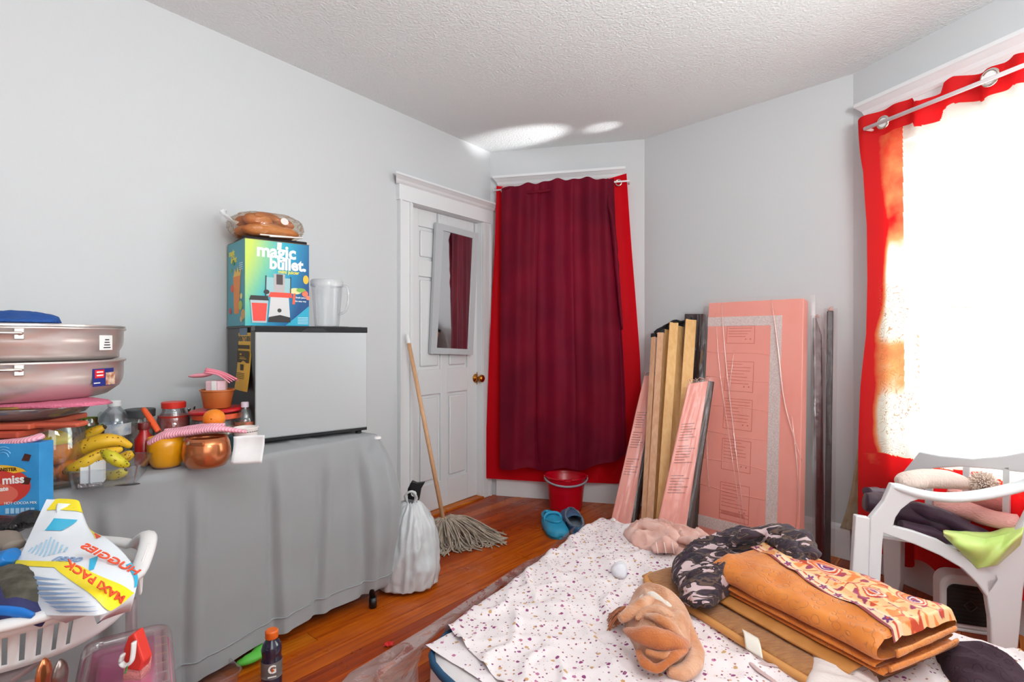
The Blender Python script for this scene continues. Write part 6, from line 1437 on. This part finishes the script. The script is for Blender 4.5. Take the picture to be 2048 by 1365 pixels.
part('leg', pprism([(1968, 1134), (1990, 1128), (2020, 1095), (2048, 1045), (2100, 940), (2150, 760), (2175, 765), (2120, 960), (2062, 1090), (2048, 1180), (2038, 1290), (2032, flooryp(2032)), (1985, flooryp(1985)), (1984, 1290), (1982, 1240), (1975, 1196)], CP_, nc, .03), m_ch, CH, world=True, bevel=.006)
arm = [PL(x, y, CP_, nc)+nc*.02 for x, y in ((1785, 976), (1800, 978), (1840, 990), (1890, 998), (1940, 997), (1990, 990), (2048, 976), (2110, 950))]
part('armrest', tube(arm, [.012, .024, .027, .027, .027, .027, .026, .024], 14, steps=50, flat=(1.35, .62)), m_ch, CH, world=True, smooth=True)
# back along the window wall
bk0 = WR(.0, .16, 0)
part('backrest', pprism([(1838, 904), (1880, 912), (1945, 918), (2010, 912), (2060, 902), (2120, 886), (2125, 935), (2060, 948), (1990, 940), (1920, 934), (1860, 938), (1828, 950), (1805, 965), (1800, 1060), (1770, 1062), (1788, 965)], bk0, nR, .022), m_ch, CH, world=True, bevel=.006)
for x in (1850, 1925, 2005, 2080): part('back_slat', pprism([(x, 935), (x+14, 935), (x+12, 1090), (x-2, 1090)], bk0, nR, .012), m_ch, CH, world=True, bevel=.002)
bp0 = PL(1780, 1060, bk0, nR)
fy_ = HY+H*F/bp0.y
part('leg', pprism([(1764, 1050), (1802, 1050), (1800, fy_-20), (1796, fy_-1), (1768, fy_-1), (1766, fy_-60)], bk0, nR, .03), m_ch, CH, world=True, bevel=.004)
sq_ = [PL(1750, 1050, CP_, nc), PL(1995, 1132, CP_, nc)]
sz = .40
A1 = V((Lc_.x+.05, Lc_.y+.03, .415)); B1 = V((1.86, 2.06, .36)); D1 = PL(1785, 1060, bk0, nR); D1.z = .41; C1 = V((1.93, 2.18, .37))
part('seat', grid(lambda a, b: lerp(lerp(A1, B1, a), lerp(D1, C1, a), b)-V((0, 0, .02*math.sin(a*3.14)*math.sin(b*3.14))), 16, 12), m_ch, CH, world=True, smooth=True, solid=.008)
# clothes on the chair
m_dk = mat('aubergine_cloth', '341828', .55, col2='44203a', cscale=6, sheen=.15, bump=.2, bscale=30)
DK = thing('dark_garment', 'dark aubergine garment folded on the chair seat under the arm', 'garment', (1.6, 2.25, .42))
def cl(pts, rs2, m, par, seed=0, fl=(1, .8), nzz=.25, nm='fold', nzs=12, steps=44): return part(nm, tube([P(*p) for p in pts], rs2, 18, steps=steps, flat=fl, nz=nzz, nzs=nzs, seed=seed), m, par, world=True, smooth=True)
cl([(1730, 1005, 2.32), (1765, 1012, 2.30), (1820, 1030, 2.28), (1880, 1052, 2.24), (1940, 1068, 2.20), (1975, 1074, 2.16)], [.045, .062, .066, .060, .045, .015], m_dk, DK, 1)
cl([(1810, 1012, 2.26), (1860, 1022, 2.22), (1910, 1046, 2.18), (1965, 1068, 2.13), (1985, 1074, 2.12)], [.02, .036, .036, .026, .01], m_dk, DK, 2, nzz=.4)
cl([(1800, 1052, 2.22), (1840, 1062, 2.20), (1890, 1080, 2.17), (1930, 1092, 2.15)], [.03, .034, .034, .016], m_dk, DK, 3)
cl([(1735, 985, 2.36), (1775, 990, 2.40), (1815, 998, 2.44)], [.024, .035, .035], m_dk, DK, 4)
KN = thing('pink_knitwear', 'pale pink ribbed knit jumper on top of the dark garment on the chair', 'garment', (1.85, 2.25, .5)); m_kn = mat('pink_knit', 'f0aca4', .85, bump=.7, bscale=70, stretch=(1, 1, 3)) 
cl([(1870, 1005, 2.28), (1920, 1018, 2.22), (1970, 1034, 2.14), (2015, 1044, 2.08), (2040, 1042, 2.06)], [.04, .045, .042, .040, .028], m_kn, KN, 5, nzz=.12)
cl([(1900, 985, 2.34), (1960, 1000, 2.26), (2030, 1010, 2.16), (2080, 1012, 2.1)], [.045, .05, .05, .04], m_kn, KN, 6, nzz=.15)
LM = thing('lime_garment', 'lime green satin garment spilling over the side of the chair seat', 'garment', (1.8, 2.08, .35)); m_lm = mat('lime_satin', 'b4d468', .35, col2='dce88c', cscale=7, sheen=.2)
lo = [(1886, 1062), (1920, 1068), (1970, 1078), (2010, 1070), (2048, 1055)]; lb = [(1888, 1072), (1915, 1098), (1955, 1138), (1995, 1130), (2040, 1090)]
def limef(a, b):
    t_ = pw(lo, a); q = pw(lb, a); x, y = lerp(t_[0], q[0], b), lerp(t_[1], q[1], b); p = PL(x, y, CP_-nc*(.012+.030*math.sin(b*3.14)+.014*math.sin(a*14+b*5)*b), nc); return p
part('drape', grid(limef, 60, 30), m_lm, LM, world=True, smooth=True, solid=.004)
cl([(1890, 1064, 2.12), (1930, 1072, 2.10), (1975, 1080, 2.08), (2020, 1070, 2.05), (2050, 1055, 2.04)], [.010, .020, .028, .030, .022], m_lm, LM, 7, nzz=.4)
HT = thing('knit_hat', 'cream ribbed bobble hat lying on the clothes on the chair', 'hat', P(1870, 965, 2.3)); m_ht = mat('cream_knit', 'e8cfc4', .9, bump=.8, bscale=60, stretch=(3, 3, .4))
cl([(1800, 962, 2.16), (1815, 962, 2.18), (1850, 958, 2.2), (1895, 960, 2.2), (1925, 966, 2.2), (1940, 968, 2.2)], [.020, .042, .048, .046, .034, .010], m_ht, HT, 8, nzz=.04, nm='crown')
cl([(1797, 963, 2.155), (1812, 962, 2.165), (1836, 961, 2.175)], [.018, .042, .046], m_ht, HT, 9, nzz=.02, nm='cuff', steps=12)
bm = nb(); rr = random.Random(6); pc2 = P(1966, 970, 2.17)
for i in range(500):
    d_ = V((rr.gauss(0, 1), rr.gauss(0, 1), rr.gauss(0, 1))).normalized(); tube([pc2+d_*.012, pc2+d_*.05+V((rr.uniform(-.006, .006), 0, rr.uniform(-.006, .006)))], .0024, 4, bm)
part('bobble', bm, mat('bobble_wool', 'ecd6c8', .95), HT, world=True, kind='stuff')
cl([(1975, 1000, 2.25), (2030, 985, 2.2), (2090, 990, 2.1)], [.04, .06, .05], mat('red_knit', 'c8242a', .8), thing('red_garment', 'red garment bundled at the back of the chair seat', 'garment', (2, 2.2, .5)), 11, nm='cloth')
# fan heater on the floor
hq = G(1966, 1262, 0); hf = V((-.75, -.66, 0)).normalized(); hx = V((-hf.y, hf.x, 0)); 
if hx.x < 0: hx = -hx
HC = V((1.80, 2.16, 0)); HC = V((1.83, 2.20, 0))
Mh = frame(HC, V((.93, -.36, 0)), (0, 0, 1)); HE = thing('fan_heater', 'small white fan heater with a black grille on the floor under the chair', 'heater', M=Mh)
def rrp(w2, h2, r_, n_=7):
    pts = []
    for cx_, cz_, a0 in ((w2/2-r_, r_, -90), (w2/2-r_, h2-r_, 0), (-w2/2+r_, h2-r_, 90), (-w2/2+r_, r_, 180)):
        for i in range(n_+1): a = math.radians(a0+90*i/n_); pts.append((cx_+r_*math.cos(a), cz_+r_*math.sin(a)))
    return pts
part('body', prism(rrp(.19, .215, .05), .10, frame((0, .1, .008), (1, 0, 0), (0, -1, 0))), m_white, HE, smooth=2, bevel=.012)
part('grille', prism(rrp(.150, .155, .030), .006, frame((0, -.001, .035), (1, 0, 0), (0, -1, 0))), mat('grille_black', '121212', .4), HE)
for k in range(9): part('grille_bar', bbox(-.068, .068, -.009, -.006, .045+.016*k, .0475+.016*k), mat('grille_wire', '2c2c2c', .4), HE)
part('emblem', torus(.022, .0018, frame((0, -.011, .112), (1, 0, 0), (0, -1, 0)), n=4, seg=5), mat('grille_wire2', '48484a', .4), HE)
part('base', bbox(-.07, .07, .0, .10, 0, .012, bev=.004), m_white, HE)
# ================================================================ FOREGROUND LEFT: BASKET ON A DRAWER STAND
BZ = .665; bcx, bcy = -1.10, 1.165; ba_, bb_ = .27, .225
m_lb = mat('basket_white', 'e2dedd', .4, spec=.4)
LB = thing('laundry_basket', 'white plastic laundry basket with slotted sides, in the left foreground', 'basket', (bcx, bcy, BZ-.100), rz=.03)
def se(a, rx, ry, e=2.15): c, s = math.cos(a), math.sin(a); return (rx*abs(c)**(2/e)*(1 if c > 0 else -1), ry*abs(s)**(2/e)*(1 if s > 0 else -1))
hB = .100; NA = 176; rows = [(0, .88), (.010, .92), (.016, .925), (.076, .975), (.080, .98), (.100, 1.0)]
bm = nb(); R_ = []
for z, k in rows: R_.append([bm.verts.new((*se(2*math.pi*i/NA, ba_*k, bb_*k), z)) for i in range(NA)])
for j, (a, b) in enumerate(zip(R_, R_[1:])):
    for i in range(NA):
        if j == 2 and i % 3 == 1 and not (5.82 < 2*math.pi*i/NA) and not (abs(math.cos(2*math.pi*(i+.5)/NA)) > .93): continue
        bm.faces.new((a[i], a[(i+1) % NA], b[(i+1) % NA], b[i]))
bm.faces.new(R_[0][::-1])
part('shell', bm, m_lb, LB, smooth=2, solid=.004)
def rim(a):
    x, y = se(a, ba_+.012, bb_+.012); lift = .045*max(0, 1-((a-.55)/.42)**2) if .13 < a < .97 else (.045*max(0, 1-((a-3.7)/.42)**2) if 3.2 < a < 4.2 else 0)
    return V((x, y, hB+.0+lift))
part('rim', tube([rim(2*math.pi*i/120) for i in range(120)], .014, 10, closed=True, flat=(1.3, .75)), m_lb, LB, smooth=True)
part('rim_skirt', grid(lambda i, j: rim(2*math.pi*i)+V((0, 0, -.022*j)), 120, 2), m_lb, LB, smooth=True, solid=.003)
for a in (.15, 1.0, 3.3, 4.1): 
    p = rim(a); part('rim_clip', prism([(-.012, 0), (.012, 0), (.004, -.05), (-.002, -.055)], .004, frame(p, V((-math.sin(a), math.cos(a), 0)), V((math.cos(a), math.sin(a), 0)))), m_lb, LB)
# things in the basket
def bmat(name, c, **k): return mat(name, c, **k)
pk = thing('wipes_pack', 'upside down white and yellow wipes pack lying on top of the laundry basket', 'pack', P(140, 1130, 1.1))
m_pkw = mat('pack_white', 'e6eaf0', .3, spec=.6, bump=.12, bscale=18)
# pack: faces traced by corners at real depth
pA, pB, pC, pD = P(78, 1008, 1.30), P(155, 1000, 1.30), P(178, 1060, 1.26), P(30, 1105, 1.16)
pE, pF, pG, pH = P(22, 1150, 1.10), P(90, 1232, 1.00), P(240, 1222, 1.02), P(278, 1165, 1.12)
front = [[(95, 1000, 1.30), (120, 999, 1.31), (154, 1001, 1.31), (160, 1010, 1.31)],
         [(70, 1050, 1.24), (110, 1048, 1.235), (165, 1052, 1.24), (180, 1058, 1.26)],
         [(45, 1100, 1.16), (100, 1100, 1.15), (165, 1095, 1.15), (215, 1078, 1.20)],
         [(28, 1135, 1.11), (95, 1140, 1.08), (175, 1135, 1.08), (250, 1110, 1.16)],
         [(50, 1190, 1.05), (120, 1190, 1.02), (200, 1180, 1.03), (275, 1150, 1.12)],
         [(95, 1232, 1.01), (150, 1232, 1.00), (210, 1228, 1.01), (272, 1185, 1.08)]]
def surf(ctrl, off=0):
    def fn(a, b):
        rws_ = [cr([V(p) for p in r_], a) for r_ in ctrl]; q = cr(rws_, b); w_ = 4*ns((a*4, b*4, 0), 1, 5); return P(q.x+w_, q.y+w_*.5, q.z-off)
    return fn
S_ = surf(front)
part('film', grid(S_, 60, 60), m_pkw, pk, world=True, smooth=True, solid=.045, off=1)
def spatch(nm, poly_uv, m, off=.0025, n=14, par=pk, SF=None):
    """coloured print following the pack's surface; poly_uv = (a0,a1 at top), (a0,a1 at bottom), b0,b1"""
    (a0, a1), (a2, a3), b0, b1 = poly_uv
    f = surf(front, off); return part(nm, grid(lambda i, j: f(lerp(lerp(a0, a1, i), lerp(a2, a3, i), j), lerp(b0, b1, j)), n, n), m, par, world=True, smooth=True)
m_yl = mat('pack_yellow', 'f4dc20', .35); m_cy = mat('pack_cyan', '2cb0d8', .35); m_lbk = mat('pack_blue_text', '8ca4c8', .5); m_oc = mat('pack_orange', 'e8502c', .4); m_lc = mat('pack_pale_blue', 'a8cce4', .4)
spatch('yellow_print', ((.25, 1), (.12, .98), .0, .10), m_yl); spatch('yellow_print', ((.93, 1), (.85, .98), .1, .35), m_yl)
spatch('yellow_print', ((.0, .50), (.0, .62), .52, .58), m_yl); spatch('yellow_print', ((.40, .62), (.72, .98), .58, 1.0), m_yl)
spatch('teal_print', ((.30, .60), (.22, .42), .16, .25), m_cy); spatch('cyan_print', ((.70, .78), (.66, .70), .52, .62), m_cy); spatch('cyan_corner', ((.93, 1), (.96, 1), .68, .92), m_cy)
for k in range(9): spatch('stripe_print', ((.13+.045*k, .15+.045*k), (.10+.045*k, .12+.045*k), .30+.02*abs(k-4), .47-.012*abs(k-4)), m_lc, n=4)
for k in range(8): spatch('text_print', ((.10+.01*k, .20+.012*k), (.13+.012*k, .42+.03*k), .66+.038*k, .684+.038*k), m_lbk, n=6)
spatch('red_print', ((.90, .98), (.86, .95), .28, .36), mat('pack_red', 'd83a34', .4), .0028)
def stext(s, size, a, b, da, db, m, par=pk):
    f = surf(front, .004); o0_ = f(a, b); x = (f(a+da, b+db)-o0_).normalized(); y0 = (f(a, b-.06)-o0_); nn = x.cross(y0).normalized()
    if nn.y > 0: nn = -nn
    txt(s, size, frame(o0_, x, nn) , m, par, ext=.0008, bold=.0006)
stext('MAXI PACK', .024, .86, .95, -.08, -.10, m_oc); stext('HUGGIES', .030, .98, .80, -.09, -.10, m_oc)
stext('OGGU', .020, .66, .50, -.1, -.02, m_lbk)
def inb(name, label, cat, pts, rs2, m, seed=0, fl=(1, .6), nzz=.3): 
    t_ = thing(name, label, cat, P(*pts[0])); part('body', tube([P(*p) for p in pts], rs2, 14, steps=30, flat=fl, nz=nzz, nzs=20, seed=seed), m, t_, world=True, smooth=True); return t_
inb('black_cable', 'tangle of glossy black cord behind the basket below the cocoa box', 'cord', [(-30, 1060, 1.34), (20, 1052, 1.34), (50, 1045, 1.33), (75, 1042, 1.32)], [.03, .035, .03, .01], mat('gloss_black_cloth', '100e10', .25, bump=1, bscale=50), 2, nzz=.7)
inb('grey_packet', 'grey brown packet lying behind the wipes in the basket', 'packet', [(-40, 1080, 1.25), (5, 1078, 1.24), (30, 1092, 1.2)], [.03, .03, .02], mat('grey_brown', '8a7c70', .6), 3)
inb('blue_packet', 'bright blue packet at the left edge of the basket, beside the wipes', 'packet', [(-40, 1130, 1.15), (0, 1125, 1.12), (25, 1108, 1.12)], [.03, .038, .02], mat('bright_blue', '1470b8', .35), 4, nzz=.1)
inb('olive_cloth', 'olive patterned cloth in the basket under the wipes pack', 'cloth', [(-30, 1160, 1.1), (20, 1165, 1.08), (60, 1190, 1.05), (80, 1215, 1.04)], [.04, .045, .04, .02], mat('olive_cloth', '6a6458', .8, col2='3c382e', cscale=25), 5)
inb('navy_cloth', 'navy blue cloth at the front left inside the basket', 'cloth', [(-60, 1205, 1.06), (0, 1200, 1.04), (50, 1215, 1.03), (100, 1235, 1.03)], [.04, .045, .035, .02], mat('navy_cloth', '2c2c5c', .7), 6)
inb('blue_tube', 'shiny blue tube lying along the front rim of the basket', 'tube', [(-60, 1222, 1.01), (0, 1222, 1.0), (40, 1226, 1.0), (66, 1232, 1.0)], [.008, .009, .009, .005], mat('shiny_blue', '1470c8', .2), 7, (1, 1), 0)
ndl = thing('white_stick', 'thin white stick poking out of the right side of the basket', 'stick', P(286, 1122, 1.15)); part('stick', tube([P(285, 1124, 1.15), P(298, 1086, 1.16)], [.0028, .0012], 6), m_w, ndl, world=True)
# drawer stand
DS = thing('drawer_stand', 'clear plastic storage stand with ribbed post under the laundry basket', 'stand', (bcx, bcy, 0))
m_clr = clear('clear_thick_plastic', 'f4eef0', .45, .14, .1, 'f4dcdc')
part('top_shelf', bbox(-.26, .19, -.17, .15, .548, .560, bev=.004), m_clr, DS)
for k, (x, y) in enumerate(((.205, -.185), (.225, -.17), (.19, .15), (-.29, -.18), (-.29, .15))): part('post', tube([(x, y, 0), (x, y, .556)], .012, 8), m_clr, DS)
part('post', tube([(.215, -.18, 0), (.215, -.18, .556)], .009, 8), m_clr, DS)
for z in (.02, .24): part('shelf', bbox(-.30, .20, -.18, .16, z, z+.010), m_clr, DS)
part('drawer_front', bbox(-.30, .185, -.190, -.184, .25, .45, bev=.002), clear('pink_tinted_plastic', 'fff0ec', .2, .5, .2, 'f6ccc4'), DS)
def instand(name, label, cat, c, prof, m, M=None): 
    o = thing(name, label, cat, c); part('body', lathe(prof, 26, M=M), m, o, smooth=2); return o
cq = P(170, 1352, 1.12); instand('cream_tub', 'cream coloured tub in the clear stand below the basket', 'tub', V((cq.x, cq.y, .252)), [(0, 0), (.05, 0), (.055, .16), (.05, .175), (0, .178)], mat('cream_tub', 'e0ccb0', .5))
oq = P(205, 1352, 1.07); ON = thing('red_onion', 'purple red onion beside the ribbed clear post', 'onion', V((oq.x-.015, oq.y, .452))); part('bulb', lathe([(0, -.035), (.02, -.033), (.036, -.01), (.036, .008), (.022, .028), (.006, .036), (.003, .046), (0, .047)], 26), mat('onion_skin', '5c1c34', .3, stretch=(1, 1, .2), col2='7c3048', cscale=14), ON, smooth=True)
for k, (x, y) in enumerate(((88, 1350), (120, 1352))):
    q = P(x, y, 1.0); SPN = thing('steel_spoon', 'steel spoon bowl under the basket, %s one' % ('left' if k == 0 else 'right'), 'spoon', q)
    part('spoon_bowl', tube([q+V((0, 0, .030)), q+V((0, 0, .018)), q, q-V((0, 0, .025)), q-V((0, 0, .05))], [.002, .014, .018, .014, .004], 14, steps=16, flat=(1, .4)), m_cop if k == 0 else mat('dull_steel', '8c7c78', .25, .9), SPN, world=True, smooth=True)
    part('spoon_handle', tube([q-V((0, 0, .05)), q-V((0, 0, .12))], .0035, 8), m_chrome, SPN, world=True)
# red packet, small hook, pink bin
RP = thing('red_packet', 'red packet hanging between the basket and the pink bin', 'packet', P(262, 1300, 1.12)); part('packet', pprism([(255, 1275), (268, 1268), (287, 1325), (280, 1345), (248, 1340), (246, 1300)], P(262, 1300, 1.14), (0, 1, 0), .03), mat('packet_red', 'e0382c', .4), RP, world=True, bevel=.004)
part('packet_lower', pprism([(248, 1336), (285, 1328), (275, 1420), (240, 1420)], P(262, 1300, 1.145), (0, 1, 0), .03), mat('packet_pink', 'e89890', .5, bump=.5, bscale=200), RP, world=True)
HK = thing('white_hook', 'white plastic clasp hanging at the right side of the basket', 'clasp', P(262, 1310, 1.1)); part('clasp', tube([P(268, 1285, 1.12), P(266, 1310, 1.12), P(262, 1325, 1.12), P(250, 1332, 1.12), P(242, 1325, 1.12), P(246, 1310, 1.12)], .006, 8, steps=26, flat=(1.2, .6)), m_w, HK, world=True, smooth=True)
part('green_stem', tube([P(250, 1348, 1.115), P(256, 1330, 1.115)], .0015, 6), mat('green_plastic', '3c9c4c', .5), HK, world=True)
pnq = V((-.76, 1.235, 0)); PN = thing('pink_bin', 'bright pink storage bin with a clear ribbed lid beside the stand', 'bin', M=frame((-.915, 1.25, 0), (.55, -.83, 0), (0, 0, 1)))
zt_ = H-(1278-HY)/F*1.25
part('bin', openbox(.27, .13, zt_-.03, .03, .010, Matrix.Translation((-.01, -.03, 0))), mat('hot_pink', 'f058a8', .35, trans=.2), PN, smooth=2)
part('bin_inside', bbox(.0, .25, -.02, .09, .01, zt_-.03, bev=.01), mat('hot_pink', 'f058a8'), PN)
part('lid', prism(rrect(.30, .15, .03), .006, Matrix.Translation((-.025, -.04, zt_-.026))), clear('bin_lid_plastic', 'ffffff', .1, .05, .1, 'ffe8f4'), PN)
part('lid_rim', tube([V((x-.025, y-.04, zt_-.018)) for x, y in rrect(.30, .15, .03)], .011, 6, closed=True, flat=(1, 1.2)), m_clr, PN, smooth=True)
for k in range(7): part('lid_rib', bbox(.0+.04*k, .005+.04*k, .085, .11, zt_-.022, zt_-.006), m_clr, PN)
# clear box edge under the table
ub = G(395, 1352, .06); UB = thing('clear_box', 'low clear plastic box on the floor below the cloth hem', 'box', (ub.x, ub.y, 0), rz=.9)
part('box', openbox(.30, .16, .06, .02, .008, Matrix.Translation((-.2, -.08, 0))), m_clr, UB, smooth=2)
